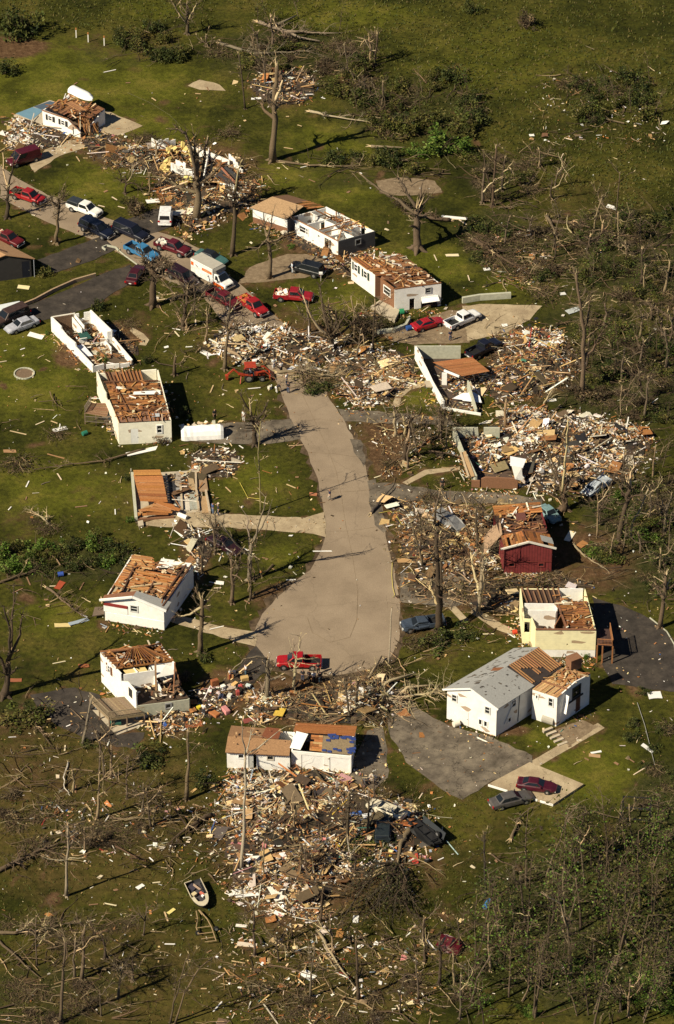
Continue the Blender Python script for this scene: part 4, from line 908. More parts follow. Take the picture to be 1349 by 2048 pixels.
for k in range(40):
    r=h.r; f=r.uniform(0,1); mb.beam(h.g(.6+.3*r.random(),.3+.5*f,2.5),h.g(.95+.2*r.random(),-.1+.75*f,r.uniform(.1,.6)),.1,.06,vary(r.choice(MESSB),.2,r))
h.part('spilled_rafters',mb,'wood'); h.mess(0,.9,.1,1,2.7,70,MESSB,.7); h.mess(.0,.2,.8,1,2.7,12,MESSW,.7); h.floor()
mb=MB(); mb.beam(h.g(0,-.02,2.55),h.g(.68,-.02,2.6),.14,.1,(.3,.15,.08)); mb.beam(h.g(.68,-.02,2.6),h.g(1.0,-.02,1.25),.14,.1,(.2,.1,.05)); h.part('fascia',mb,'wood')
q=[P(30,229,.35),P(62,243,.35),P(108,208,.35),P(66,214,.35)]
mb=MB(); mb.slab([P(28,230,.3),P(85,246,.3),P(140,212,.3),P(100,200,.3)],.3,(.3,.16,.08)); h.part('foundation',mb,'concrete')
mb=MB(); mb.slab([P(32,227,.34),P(64,240,.34),P(88,220,.34),P(66,214,.34)],.03,(.13,.24,.32)); h.part('blue_floor',mb,'painted'); mb=MB(); mb.slab([P(68,213,.34),P(86,220,.34),P(112,205,.34),P(100,202,.34)],.03,(.07,.1,.14)); h.part('blue_floor',mb,'painted')

# --- collapsed house (yellow insulation)
h = House('collapsed_house', 'collapsed house of low white wall pieces and yellow insulation behind a bare tree', 'house', [(330,350),(470,385),(460,319),(345,287)], 1.6)
h.wall((.05,.35),(.4,.3),0,[(0,1.9),(.5,1.5),(1,2.2)],'white_plaster',[(.3,.5,.3,1.3)]); h.wall((.55,.2),(.62,.8),0,[(0,1.2),(1,2.0)],'white_plaster'); h.wall((.3,1),(.62,1),0,[(0,2.1),(1,1.9)],'white_plaster',[(.45,.55,.4,1.4)]); h.wall((.68,1),(1,1),0,[(0,1.9),(1,1.5)],'white_plaster',[(.25,.6,.3,1.2)]); h.wall((-.35,.95),(-.1,.98),0,[(0,1.9),(1,1.0)],'white_plaster')
h.wall((-.12,.96),(.25,1),0,[(0,.8),(1,1.0)],'white_plaster'); h.floor(z=.15,col=(.13,.075,.04))
a,b=P(345,350,0),P(386,372,0)
railing(h,a,b,.9,1.1,(.74,.73,.7)); railing(h,a,b,0,.9,(.74,.73,.7))
mb=MB()
for k in range(48):
    r=h.r; cx,cy=r.choice([(345,315),(338,335),(374,312),(352,308),(376,372),(385,322),(332,348)]); c=P(cx+r.gauss(0,6),cy+r.gauss(0,4),0)
    mb.box((c.x,c.y,r.uniform(.5,1.5)),(r.uniform(.3,.9),r.uniform(.3,.7),r.uniform(.15,.4)),(r.uniform(-.6,.6),r.uniform(-.6,.6),r.uniform(0,3)),vary((.62,.48,.18),.2,r),.3,r)
h.part('insulation',mb,'debris')['kind'] = 'stuff'
mb=MB()
for k in range(70):
    r=h.r; c=h.g(r.uniform(-.2,1),r.uniform(.1,1),r.uniform(.2,1.3)); mb.box(c,(r.uniform(1,3.5),.14,.06),(r.uniform(-.3,.3),r.uniform(-.3,.3),r.uniform(0,3)),vary(r.choice(BROWN+TANB),.2,r))
h.part('rafters',mb,'wood')
mb=MB(); mb.slab([P(430,352,1.2),P(462,372,.6),P(480,352,.8),P(452,332,1.6)],.06,(.05,.05,.055)); mb.beam(P(441,333,1.8),P(475,370,.9),.25,.15,(.35,.15,.09)); h.part('fallen_roof',mb,'debris')
for (x0,y0),(x1,y1),t in (((318,300),(352,292),[(0,1.4),(.5,2.0),(1,1.1)]),((352,338),(372,352),[(0,1.5),(1,2.1)]),((420,320),(412,352),[(0,2.0),(1,1.1)]),((440,372),(470,386),[(0,.7),(1,1.3)]),((458,330),(486,350),[(0,1.7),(1,.6)])):
    A_,B_=P(x0,y0),P(x1,y1); mb=MB(); n=max(2,int((B_-A_).length/.5))
    for i in range(n): f0,f1=i/n,(i+1)/n; z0=t[0][1]+(t[-1][1]-t[0][1])*f0+h.r.uniform(-.3,.3); mb.slab([A_.lerp(B_,f0),A_.lerp(B_,f1),A_.lerp(B_,f1)+Vector((0,.05,z0)),A_.lerp(B_,f0)+Vector((0,.05,z0))],.12,(.78,.77,.73))
    h.part('wall',mb,'white_plaster')

# --- foundation with rubble, right
h = House('brick_foundation', 'open foundation with pale block back wall and brown brick front, filled with household rubble', 'house', [(952,954),(1036,958),(1000,854),(906,854)], 1.6)
h.wall((0,1),(.55,1),0,[(0,1.6),(.97,1.6),(1,.7)],'block_wall',t=.25); h.wall((.66,1),(1,1),0,1.6,'block_wall',t=.25); h.wall((0,.02),(0,.98),0,[(0,1.6),(.4,1.6),(.42,1.7),(.6,1.1),(1,1.6)],'block_wall',t=.25)
h.wall((.13,0),(1,0),0,[(0,1.3),(.12,1.6),(1,1.6)],'brick',t=.25); h.wall((-.1,.0),(.1,.0),0,1.0,'brick',t=.25)
mb=MB(); mb.slab([P(922,905,1.5),P(932,902,1.7),P(950,952,1.7),P(938,954,.5)],.08,(.36,.24,.13)); mb.beam(P(922,905,1.6),P(938,954,1.0),.2,.3,(.45,.36,.25)); h.part('leaning_panel',mb,'wood')
h.floor(z=.08,col=(.09,.06,.045))
mb=MB(); mb.slab([P(1021,931,1.75),P(1046,936,1.6),P(1053,918,1.75),P(1021,912,1.9)],.05,(.72,.74,.78)); mb.slab([P(1031,958,1.7),P(1046,961,1.3),P(1044,935,1.66),P(1024,931,1.72)],.05,(.72,.70,.64)); h.part('leaning_panel',mb,'painted')

# --- basement walls with fallen orange deck
h = House('basement_walls', 'roofless basement of grey walls with a tilted orange-brown floor deck lying across it', 'house', [(886,793),(964,806),(922,691),(829,691)], 2.0)
h.wall((0,1),(1,1),0,2.0,'block_wall',t=.2); h.wall((0,.0),(0,.98),0,[(0,1.3),(.4,1.2),(.6,1.5),(.75,1.6),(.76,2.0),(1,2.0)],'white_plaster',t=.25)
h.wall((.02,0),(.98,0),0,.35,'white_plaster'); h.wall((.9,.02),(.88,.38),0,[(0,.8),(1,2.0)],'block_wall',t=.2); h.wall((.32,.5),(.44,.5),0,1.9,'white_plaster')
D=[P(918,751,2.2),P(982,742,2.0),P(945,714,2.2),P(865,725,2.0)]
h.boards([P(925,753,2.2),P(980,743,2.1),P(945,715,2.2),P(866,725,2.0)],12,[(.32,.13,.05),(.30,.12,.045),(.35,.15,.06)],0,seg=1,var=.08,name='floor_deck',lift=.02)
mb=MB(); mb.beam(P(889,741,2.1),P(919,753,2.2),.2,.25,WHITE); h.part('rim_beam',mb,'painted')
mb=MB(); mb.slab([P(925,801,.5),P(964,805,.5),P(960,792,.6),P(948,784,.7)],.04,(.78,.79,.82)); mb.slab([P(905,797,.5),P(947,802,.5),P(948,785,.8),P(926,786,.8)],.04,(.78,.79,.82)); h.part('loose_panel',mb,'painted')
mb=MB(); mb.slab([P(853,773,.9),P(873,773,.9),P(868,761,.9),P(850,761,.9)],.15,(.5,.47,.4)); h.part('door_step',mb,'concrete'); h.floor(z=.06,col=(.07,.05,.04))

# --- foundation with the orange floor
h = House('floor_foundation', 'bare foundation with a slab of orange floorboards sliding off it and low room outlines', 'house', [(270,1036),(412,1026),(392,938),(262,948)], .5)
h.wall((0,0),(0,1),0,[(0,.6),(1,.8)],'block_wall',t=.35); h.wall((0,0),(.55,0),0,.3,'brick',t=.3)
mb=MB(); mb.slab([P(276,1036,.1),P(410,1022,.1),P(398,940,.1),P(266,948,.1)],.1,(.2,.15,.1)); h.part('floor',mb,'concrete')
h.boards([P(281,1003,1.2),P(336,1005,1.1),P(325,950,1.5),P(267,950,1.5)],10,[(.36,.14,.04),(.33,.12,.04),(.4,.17,.06),(.28,.1,.035)],.0,seg=0,var=.12,name='floor_deck',lift=.03)
h.boards([P(268,951,1.75),P(324,950,1.7),P(321,939,1.6),P(267,940,1.65)],3,[(.42,.19,.05),(.45,.21,.06)],0,seg=0,var=.08,name='floor_deck')
mb=MB()
for k in range(14):
    r=h.r; c=P(290+k*3.6,1025-6*math.sin(k*.7)-r.uniform(0,6),.5); mb.box((c.x,c.y,.4+.05*k),(r.uniform(2,3.4),.5,.05),(r.uniform(-.1,.1),.1,.9-.11*k+r.uniform(-.1,.1)),vary(r.choice(ORANGE+TANB),.15,r))
h.part('fallen_boards',mb,'wood')
for q,c in (((340,958,352,1015),(.03,.03,.035)),((352,975,362,1012),(.25,.25,.25)),((364,980,376,1020),(.55,.5,.42)),((376,982,398,1018),(.3,.31,.27)),((376,955,387,980),(.36,.26,.15)),((400,992,418,1025),(.36,.24,.13)),((392,948,412,982),(.3,.2,.12))):
    x0,y0,x1,y1=q; mb=MB(); mb.slab([P(x0+5,y1,.25),P(x1+5,y1,.25),P(x1,y0,.3),P(x0,y0,.3)],.12,c); h.part('room_floor',mb,'wood')
for p,q in (((365,1020),(362,975)),((398,1020),(394,984)),((340,1022),(333,950)),((393,984),(392,945)),((420,1025),(412,982))):
    mb=MB(); mb.beam(P(*p,.3),P(*q,.3),.25,.5,(.45,.36,.25)); h.part('wall_stub',mb,'wood')
mb=MB(); mb.slab([P(278,1052,.35),P(288,1050,.35),P(286,1040,.4),P(276,1042,.4)],.3,(.5,.42,.32)); h.part('step',mb,'concrete')
# ------------------------------------------------------------------ rubble (nobody could count it) and loose pieces
C_WHITE=[(.78,.76,.71),(.74,.71,.65),(.68,.62,.52),(.8,.79,.77),(.62,.54,.42),(.50,.45,.37),(.40,.35,.28)]
C_TAN=[(.50,.34,.15),(.58,.43,.22),(.42,.27,.12),(.36,.22,.10),(.62,.48,.28)]
C_BRN=[(.24,.115,.045),(.15,.085,.042),(.30,.14,.05),(.08,.048,.028),(.34,.14,.045)]
C_DRK=[(.03,.025,.022),(.05,.045,.04),(.02,.02,.025),(.08,.07,.06)]
C_ACC=[(.04,.10,.30),(.35,.03,.025),(.55,.40,.06),(.45,.18,.18),(.06,.16,.12),(.30,.36,.42),(.55,.30,.30),(.40,.14,.04)]
C_TWG=[(.10,.07,.042),(.15,.105,.062),(.06,.042,.026),(.22,.16,.09)]
PALS={'white':[(C_WHITE,.50),(C_TAN,.24),(C_BRN,.22),(C_DRK,.09),(C_ACC,.03)],
 'tanwhite':[(C_WHITE,.22),(C_TAN,.32),(C_BRN,.26),(C_TWG,.17),(C_ACC,.03)],
 'mix':[(C_WHITE,.16),(C_TAN,.23),(C_BRN,.30),(C_DRK,.15),(C_TWG,.09),(C_ACC,.07)],
 'mixwhite':[(C_WHITE,.38),(C_TAN,.2),(C_BRN,.24),(C_DRK,.14),(C_TWG,.07),(C_ACC,.06)],
 'tanwood':[(C_WHITE,.09),(C_TAN,.30),(C_BRN,.32),(C_TWG,.27),(C_ACC,.02)],
 'splinter':[(C_WHITE,.05),(C_TAN,.36),(C_BRN,.25),(C_TWG,.33),(C_ACC,.01)],
 'twig':[(C_WHITE,.06),(C_TAN,.2),(C_BRN,.18),(C_TWG,.55),(C_ACC,.01)],
 'yellowmix':[(C_WHITE,.13),(C_TAN,.18),(C_BRN,.46),(C_DRK,.12),(C_TWG,.07),([(.62,.46,.12),(.66,.52,.2)],.04)]}
def pcol(pal, r):
    t=r.random()
    for cs,w in PALS[pal]:
        t-=w
        if t<=0: return vary(r.choice(cs),.22,r)
    return vary(r.choice(C_TAN),.2,r)
def add_piece(mb, x, y, z, pal, r, big=1.0):
    k=r.random(); yaw=r.uniform(0,6.28); tx,ty=r.gauss(0,.22),r.gauss(0,.22); c=pcol(pal,r)
    if k<.46:
        L_=min(2.8,.22+r.expovariate(2.0))*big; w=r.uniform(.05,.15); mb.box((x,y,z+L_*abs(math.sin(tx))*.3),(L_,w,r.uniform(.03,.08)),(ty,tx,yaw),c,.12,r)
    elif k<.80:
        L_=min(1.3,.13+r.expovariate(4.2))*big; mb.box((x,y,z),(L_,L_*r.uniform(.35,.95),r.uniform(.015,.05)),(tx*1.4,ty*1.4,yaw),c,.35,r)
    elif k<.93:
        L_=r.uniform(.1,.32)*big; mb.box((x,y,z+L_*.2),(L_,L_*r.uniform(.5,1),L_*r.uniform(.3,.9)),(tx*2,ty*2,yaw),c,.3,r,r.uniform(.5,1))
    else:   # crumpled sheet or cloth
        L_=r.uniform(.2,.6)*big; n=len(mb.V); vs=[]
        for i in range(3):
            for j in range(3):
                a,b=(i-1)*L_*.5+r.uniform(-.1,.1)*L_,(j-1)*L_*.4+r.uniform(-.1,.1)*L_
                vs.append((x+a*math.cos(yaw)-b*math.sin(yaw),y+a*math.sin(yaw)+b*math.cos(yaw),z+r.uniform(0,.35)*L_+.03))
        mb.add(vs,[(0,3,4,1),(1,4,5,2),(3,6,7,4),(4,7,8,5)],c)
def heap(name_words, px, den, hmax, pal, i):
    r=random.Random(100+i); poly=[tuple(P(x,y).xy) for x,y in px]
    x0,x1=min(p[0] for p in poly),max(p[0] for p in poly); y0,y1=min(p[1] for p in poly),max(p[1] for p in poly)
    ph=[r.uniform(0,6) for _ in range(6)]
    def lump(x,y): return .5+.5*math.sin(x*.55+ph[0]+1.3*math.sin(y*.31+ph[1]))*math.sin(y*.62+ph[2]+1.1*math.sin(x*.4+ph[3]))
    def hgt(x,y): return hmax*min(1,edge_dist(x,y,poly)/2.2)*(.15+.95*lump(x,y))
    area=abs(sum(poly[k-1][0]*poly[k][1]-poly[k][0]*poly[k-1][1] for k in range(len(poly))))/2
    mb=MB()
    if hmax>.25:      # packed bed of the heap, soil colours darkened so gaps between pieces look shaded
        n=26; g={}
        for a in range(n+1):
            for b in range(n+1):
                x,y=x0+(x1-x0)*a/n,y0+(y1-y0)*b/n
                if inpoly(x,y,poly): g[a,b]=(x+r.uniform(-.1,.1),y+r.uniform(-.1,.1),hgt(x,y)*.75+r.uniform(-.02,.12)*min(1,edge_dist(x,y,poly)))
        for a in range(n):
            for b in range(n):
                q=[(a,b),(a+1,b),(a+1,b+1),(a,b+1)]
                if all(k in g for k in q) and sum(g[k][2] for k in q)>.5*hmax: mb.add([g[k] for k in q],[(0,1,2,3)],vary(r.choice([(.035,.025,.017),(.055,.038,.024),(.022,.018,.014),(.075,.05,.03)]),.3,r))
    def dens(x,y,inside):
        e=edge_dist(x,y,poly)
        k=lump(x*1.6+3,y*1.6-5)*.75+lump(x*.7,y*.7)*.55-.12
        return max(.05,k)*(min(1,.25+e/min(3.0,math.sqrt(area)/6)) if inside else max(0,.25-e*.12))
    cnt=int(area*den*2.8); k=0
    cl=[(r.uniform(x0,x1),r.uniform(y0,y1)) for _ in range(max(6,int(area/9)))]
    tries=0
    while tries<cnt*2.6:
        tries+=1
        if r.random()<.4:
            c=r.choice(cl); x,y=r.gauss(c[0],.9),r.gauss(c[1],.9)
        else: x,y=r.uniform(x0-2,x1+2),r.uniform(y0-2,y1+2)
        inside=inpoly(x,y,poly)
        if r.random()>dens(x,y,inside): continue
        z=(hgt(x,y) if inside else 0)*r.uniform(.72,1.1)+.04; k+=1
        zone=math.sin(x*.42+ph[4])+math.sin(y*.5+ph[5]+.6*math.sin(x*.3)); pp=pal
        if zone>.75 and r.random()<.6: pp='splinter' if pal in('tanwood','tanwhite','twig','splinter') else 'tanwood'
        elif zone<-.75 and r.random()<.6: pp='white' if pal!='twig' else 'tanwood'
        add_piece(mb,x,y,z,pp,r,2.0 if r.random()<.055 else (1.15 if r.random()<.17 else .58))
    for _ in range(int(area*.16) if hmax>.25 else 0):
        x,y=r.uniform(x0,x1),r.uniform(y0,y1)
        if not inpoly(x,y,poly): continue
        z=hgt(x,y)+.1; yaw=r.gauss(.4,.8); ti=r.gauss(0,.22); L_=r.uniform(2.2,4.6)
        if r.random()<.72: mb.box((x,y,z+abs(math.sin(ti))*L_*.4),(L_,r.uniform(.1,.2),.06),(r.gauss(0,.4),ti,yaw),pcol('tanwood' if pal!='white' else 'tanwhite',r),.05,r)
        else: mb.box((x,y,z+.25),(L_*.55,L_*.34,.06),(r.gauss(0,.35),r.gauss(0,.3),yaw),pcol('white' if 'white' in pal and r.random()<.7 else 'tanwood',r),.16,r)
    for _ in range(int(area*(.9 if pal in('tanwood','twig','splinter','tanwhite') else .35))):
        x,y=r.uniform(x0,x1),r.uniform(y0,y1)
        if not inpoly(x,y,poly): continue
        a=r.uniform(0,6.28); L_=r.uniform(.6,2.2); q=Vector((x,y,hgt(x,y)*.9+.08)); pts=[q]
        for _k in range(3): a+=r.gauss(0,.35); q=q+Vector((math.cos(a),math.sin(a),r.gauss(0,.12)))*L_/3; q.z=max(.03,q.z); pts.append(q)
        w=r.uniform(.02,.06); mb.tube(pts,[w,w*.8,w*.6,w*.3],4,vary(r.choice(C_TWG+[(.36,.28,.17)]),.25,r),False)
    cx,cy=sum(p[0] for p in poly)/len(poly),sum(p[1] for p in poly)/len(poly)
    o=mb.build('rubble','debris',None,(cx,cy,0))
    tag(o,'rubble of broken boards, sheeting and household wreckage, '+name_words,'rubble',kind='stuff')
for i,(nm,px,den,hm,pal) in enumerate(DZ): heap(nm,px,den,hm,pal,i)
# litter blown thinly over the lawns
def litter():
    r=random.Random(77); mb=MB()
    spots=[]
    for _ in range(2700):
        px,py=r.uniform(-10,1360),r.uniform(180,2050)
        if r.random()<.35: px,py=r.uniform(200,1150),r.uniform(560,1950)
        if py<420 and px>560 and r.random()<.6: continue
        if py>1500 and px>900 and r.random()<.6: continue
        if inpoly(px,py,ROADPX) and r.random()<.9: continue
        p=P(px,py); k=r.random(); c=pcol('white' if r.random()<.6 else 'tanwood',r); s=min(.7,.05+r.expovariate(11))
        if k<.5: mb.box((p.x,p.y,.05+s*.05),(s*r.uniform(1,1.4),s*r.uniform(.5,1),.03),(r.gauss(0,.2),r.gauss(0,.2),r.uniform(0,6)),c,.35,r)
        elif k<.85: mb.box((p.x,p.y,.06),(s*2.4,.07,.04),(r.gauss(0,.08),r.gauss(0,.08),r.uniform(0,6)),c,.1,r)
        else: mb.box((p.x,p.y,.08),(s,s*.8,s*.6),(r.gauss(0,.3),0,r.uniform(0,6)),c,.3,r)
    tag(mb.build('scattered_litter','debris'),'tiny pale scraps and splinters blown thinly over all the lawns','litter',kind='stuff')
litter()
# pieces that can be told apart ---------------------------------------
def panel(px,py,L_,W_,yaw,col,label,cat='debris sheet',name='torn_sheet',z=.12,tilt=(.05,.06),t=.05,bent=False,group=None):
    p=P(px,py,z); r=random.Random(int(px*7+py)); mb=MB(); n=3
    M=Euler((tilt[0],tilt[1],0)).to_matrix(); g=[]
    for i in range(n+1):
        for j in range(2):
            v=M@Vector(((i/n-.5)*L_*(1+.06*r.uniform(-1,1)),(j-.5)*W_*(1+.1*r.uniform(-1,1)),(math.sin(i*1.9+r.random())*.12 if bent else .01*r.random()))); g.append(v)
    g2=[v-Vector((0,0,t)) for v in g]
    nv=len(g); fs=[]
    for i in range(n):
        a=i*2; fs+= [(a,a+2,a+3,a+1),(nv+a,nv+a+1,nv+a+3,nv+a+2),(a,nv+a,nv+a+2,a+2),(a+1,a+3,nv+a+3,nv+a+1)]
    fs+=[(0,1,nv+1,nv),(2*n,nv+2*n,nv+2*n+1,2*n+1)]
    mb.add([tuple(v) for v in g+g2],fs,col)
    o=mb.build(name,'painted'); o.location=p; o.rotation_euler=(0,0,yaw); return tag(o,label,cat,group)
W1=(.78,.77,.73)
for a in [
 (218,1662-1000,2.0,1.0,-.35,W1,'long white door lying on the lawn beside the silver saloon'),
 (72,671,2.1,.9,-.35,W1,'white board on the grass near the white ruin corner'),
 (47,574,1.6,.8,-.15,(.72,.62,.36),'pale cream oval board on the grass below the dark house'),
 (306,402,1.8,.9,.25,W1,'white sheet on the grass beside the white van'),
 (616,1950,1.7,1.0,-.7,W1,'large white board lying alone on the bottom lawn'),
 (495,1889,2.2,.6,-.1,(.6,.52,.42),'tan plank sheet lying on the bottom lawn'),
 (281,1773,1.0,.5,.8,W1,'white scrap board on the lawn left of the boat'),
 (343,1822,1.1,.4,.9,(.7,.6,.22),'yellow plank on the lawn below left of the boat'),
 (559,1827,1.2,.5,-.4,W1,'white board just below the great heap'),
 (483,1851,1.2,.4,-.05,(.74,.7,.62),'white strip on grass below the striped boards'),
 (440,1262-97,1.0,.6,-.1,W1,'small white rectangle on the grass beside the bare cul-de-sac tree'),
 (365,1064,2.0,1.2,-.9,W1,'torn white sheet on the grass below the orange floor'),
 (382,1085,1.6,.8,-.8,(.5,.38,.2),'tan board on the grass below the torn white sheet'),
 (1224,414,1.5,.8,-.45,W1,'bright white box panel lying alone in the far pasture'),
 (1064,270,.7,.5,.2,W1,'white scrap lying alone in the upper right pasture'),
 (909,435,3.6,.6,-.08,W1,'long white siding strip beside the fallen tree brush'),
 (1068,878,4.0,1.8,-.12,(.35,.14,.045),'orange roof board resting on the rubble field right of the basement block wall'),
 (1190,848,3.0,.8,-.35,(.25,.1,.05),'rusty brown roof strip at the back of the rubble field'),
 (1104,450+800-450,1.2,.5,.3,W1,'white slab at the edge of the rubble field'),
 (1140,1072,2.4,.8,1.2,(.72,.68,.55),'white and yellow insulated panel in shadow right of the red house'),
 (1165,1088,1.4,.9,.9,(.36,.17,.06),'orange board standing by the branch right of the red house'),
 (1082,455+575,2.0,.5,.35,(.7,.68,.62),'pale sheet behind the red house'),
 (905,510,1.8,.5,.15,(.72,.62,.42),'pale splintered wood on the grass beside the fallen trees'),
 (500,1450-10,1.7,.8,.4,(.22,.06,.05),'dark red sheet behind the garage house'),
 (574,1640,2.4,1.4,1.0,(.22,.13,.08),'brown curled mattress on the great heap'),
 (510,1603,1.8,1.1,.2,(.5,.35,.14),'draped tan cloth on the great heap beside the pale birch'),
 (562,1586,2.6,1.0,.15,(.62,.52,.34),'cream cupboard front lying on the heap below the garage'),
 (606,1528,1.6,.8,.25,(.32,.25,.15),'olive mattress leaning at the garage house front'),
 (648,1758,1.4,.9,.9,(.66,.55,.22),'yellow foam sheet at the lower edge of the great heap'),
 (680,1868,1.1,.8,1.4,(.38,.19,.06),'orange cupboard lying under the fallen crown'),
 (712,1838,1.3,.6,1.5,W1,'white fridge door under the fallen crown'),
 (356,1437,2.4,1.2,-.8,(.62,.45,.16),'yellow sheet leaning on the decked house rubble'),
 (387,1447,2.0,1.2,.25,(.3,.1,.04),'red-brown crate wall beside the decked house rubble'),
 (120,960+210,1.8,.8,1.2,(.34,.07,.03),'red cart bed lying on the left lawn by the hedge'),
 (158,1243,2.6,.6,.5,(.30,.36,.42),'grey-blue sheet beside the gabled house porch'),
 (125,1250,1.9,.7,.1,(.6,.48,.22),'tan oval table top left of the gabled house'),
 (168,1331,1.3,.6,.1,(.28,.1,.04),'red-brown board on the lawn left of the decked house'),
 (32,1360,1.4,.6,.1,(.28,.1,.05),'red-brown board by the left edge bare tree'),
 (285,902,4.5,.8,.45,W1,'long white roofing sheet on the grass below the cream house'),
 (120,858,2.0,.7,.5,(.7,.69,.66),'crumpled white sheet on the lawn left of the cream house deck'),
 (20,902,1.6,.6,.1,(.34,.2,.1),'brown board on the brush at the left edge'),
 (112,912,2.4,.18,-.35,(.3,.17,.08),'brown plank on the lawn left of the cream house'),
 (37,882-17,2.2,.15,-.3,(.5,.38,.22),'thin tan plank on the lawn near the left edge'),
 (1190,1511,1.3,.5,-.1,(.4,.26,.14),'dug earth board on the lawn right of the white house patio'),
 (1193,1504,1.3,.3,.35,W1,'white strip on the lawn right of the white house patio'),
 (1296,1496,1.8,.5,-.8,(.62,.62,.6),'grey-white strip by the right-hand fence line'),
 (1310,1390,1.6,1.2,.2,(.74,.73,.7),'upright white panel beside the black drive'),
 (1148,620-15+15,2.4,1.0,.6,(.42,.45,.44),'grey metal sheet at the end of the concrete pad'),
 (22,614,3.4,2.0,.5,(.62,.66,.68),'pale blue-white metal awning beside the brown estate car'),
 (1118,745,2.2,.4,1.3,W1,'white cross-shaped board on the rubble by the basement walls'),
 (560,170+32,2.4,.9,.3,(.34,.17,.07),'orange boards in the far thicket'),
 (583,185,2.4,.4,1.4,W1,'white strip hanging in the far thicket'),
 (520,196,2.6,.5,.25,W1,'white sheet under the far thicket bare tree'),
 (897,1062,1.9,.5,.2,W1,'white panel in the wreck left of the red house'),
 (980,1135-20,1.6,.5,.2,(.72,.66,.5),'cream board against the red house wall'),
 (915,1138,1.8,.9,.9,(.16,.04,.03),'dark red cabinet on the verge left of the red house'),
 (815,1120,2.4,.9,.2,(.42,.26,.12),'tan door in the splintered house'),
 (825,1090,1.7,.7,.2,(.7,.68,.62),'white board in the splintered house'),
 (1075,725,1.8,.6,-.05,(.62,.44,.05),'bright yellow bench seat on the rubble above the rubble field'),
 (1028,960-290,1.0,.7,.3,(.35,.03,.03),'small red box on the concrete pad edge'),
 (1010,650,.8,.6,.2,W1,'white drum on the concrete pad edge'),
 (1002,785,1.2,.7,.3,(.68,.52,.12),'yellow cushion beside the basement walls'),
 (1030,780,1.0,.8,.1,W1,'white box beside the basement walls'),
 (640,738,2.6,.3,-.4,W1,'white plank beside the tractor rubble'),
 (585,735,1.8,.5,.9,(.72,.76,.82),'pale blue sheet hanging on the brush by the tractor'),
 (470,735-25,2.2,.8,-.6,W1,'white sheet wrapped on the log above the tractor'),
 (412,706,1.6,.7,-.7,W1,'white rags by the uprooted stump left of the tractor'),
 (1126,578+9,.8,.6,.3,(.62,.62,.6),'pale box behind the concrete pad'),
 (974,538,.9,.6,.3,W1,'white bucket on the grass above the concrete pad'),
 (1058,553-92,.5,.4,.3,W1,'small white tub on the grass among the fallen trees'),
 (645,1190-88,2.4,.16,.1,W1,'white plank on the edge of the road'),
 (627,988,1.0,.6,-.1,(.4,.16,.08),'red-brown board on the grass by the road edge'),
 (905,1695,2.6,.10,-1.05,(.38,.5,.48),'pale blue pipe lying on the lower lawn'),
 ]: panel(*a)
for k,(x,y) in enumerate([(480,1785),(487,1779),(494,1790)]): panel(x,y,2.6,.45,.42-.1*k,W1,'white grooved siding strip in the fan of strips at the lower heap','siding strip','siding_strip',group='white siding strips at the foot of the heap',z=.2+.04*k)
# boards lying about, one object each
proto={}
def board_proto(k):
    if k not in proto:
        r=random.Random(k); mb=MB()
        if k<4: mb.box((0,0,.05),(1.0,.12,.05),(0,0,0),(1,1,1),.15,r)
        else: mb.box((0,0,.05),(1.0,.6,.04),(.04,.05,0),(1,1,1),.35,r)
        proto[k]=mb
    return proto[k]
BM={}
def board_obj(kind,colname,col,var):
    key=(kind,colname,var)
    if key not in BM:
        r=random.Random(len(BM)+9); mb=MB(); c=vary(col,.1,r)
        if kind=='board': mb.box((0,0,.05),(1.0,.13,.05),(0,.02*r.uniform(-1,1),0),c,.12,r)
        elif kind=='splintered limb': mb.tube([(-.5,0,.05),(-.1,.04,.07),(.25,-.03,.06),(.5,.02,.05)],[.05,.045,.035,.015],5,c)
        else: mb.box((0,0,.05),(1.0,.6,.04),(.05*r.uniform(-1,1),.05*r.uniform(-1,1),0),c,.3,r)
        BM[key]=mb.build(kind.replace(' ','_'),'painted' if kind!='splintered limb' else 'bark'); return BM[key]
    c=BM[key].copy(); sc.collection.objects.link(c); return c
AREAS=[('on the pasture in the far right corner',(1050,60,1340,330),12),('on the lawn behind the upper left house',(120,120,420,230),6),
 ('on the lawn below the upper left house',(100,310,300,420),10),('on the lawn under the tall far bare tree',(490,230,720,340),9),
 ('on the lawn beside the long roofless house',(600,300,800,400),7),('on the lawn behind the white sided house',(760,430,960,560),8),
 ('on the grass around the parked red pickup',(540,600,740,680),9),('on the lawn left of the tractor',(330,640,480,760),11),
 ('on the lawn left of the white ruin',(0,690,150,860),9),('on the lawn beside the tractor',(420,770,570,840),9),
 ('on the grass below the white overturned trailer',(370,890,600,1010),13),('on the lawn left of the orange floor',(20,930,260,1060),8),
 ('on the grass beside the cul-de-sac mouth',(420,1070,620,1180),13),('on the left lawn below the hedge',(20,1160,210,1330),10),
 ('on the grass beside the footpath',(340,1160,500,1330),9),('on the grass beside the bank of the road',(740,850,900,970),12),
 ('on the verge in front of the yellow house',(830,1220,1040,1310),11),('on the lawn right of the white house',(1150,1440,1300,1600),8),
 ('on the lawn below the concrete slab',(800,1580,1010,1760),10),('on the brown ground at the lower left',(20,1480,330,1640),14),
 ('on the lawn left of the boat',(180,1720,350,1900),12),('on the lawn below the boat',(360,1880,560,2040),12),
 ('on the lawn at the bottom centre',(560,1870,860,2040),14),('on the grass by the concrete driveway pad',(960,560,1100,700),8),('in the brush at the right edge',(1150,560,1340,820),10)]
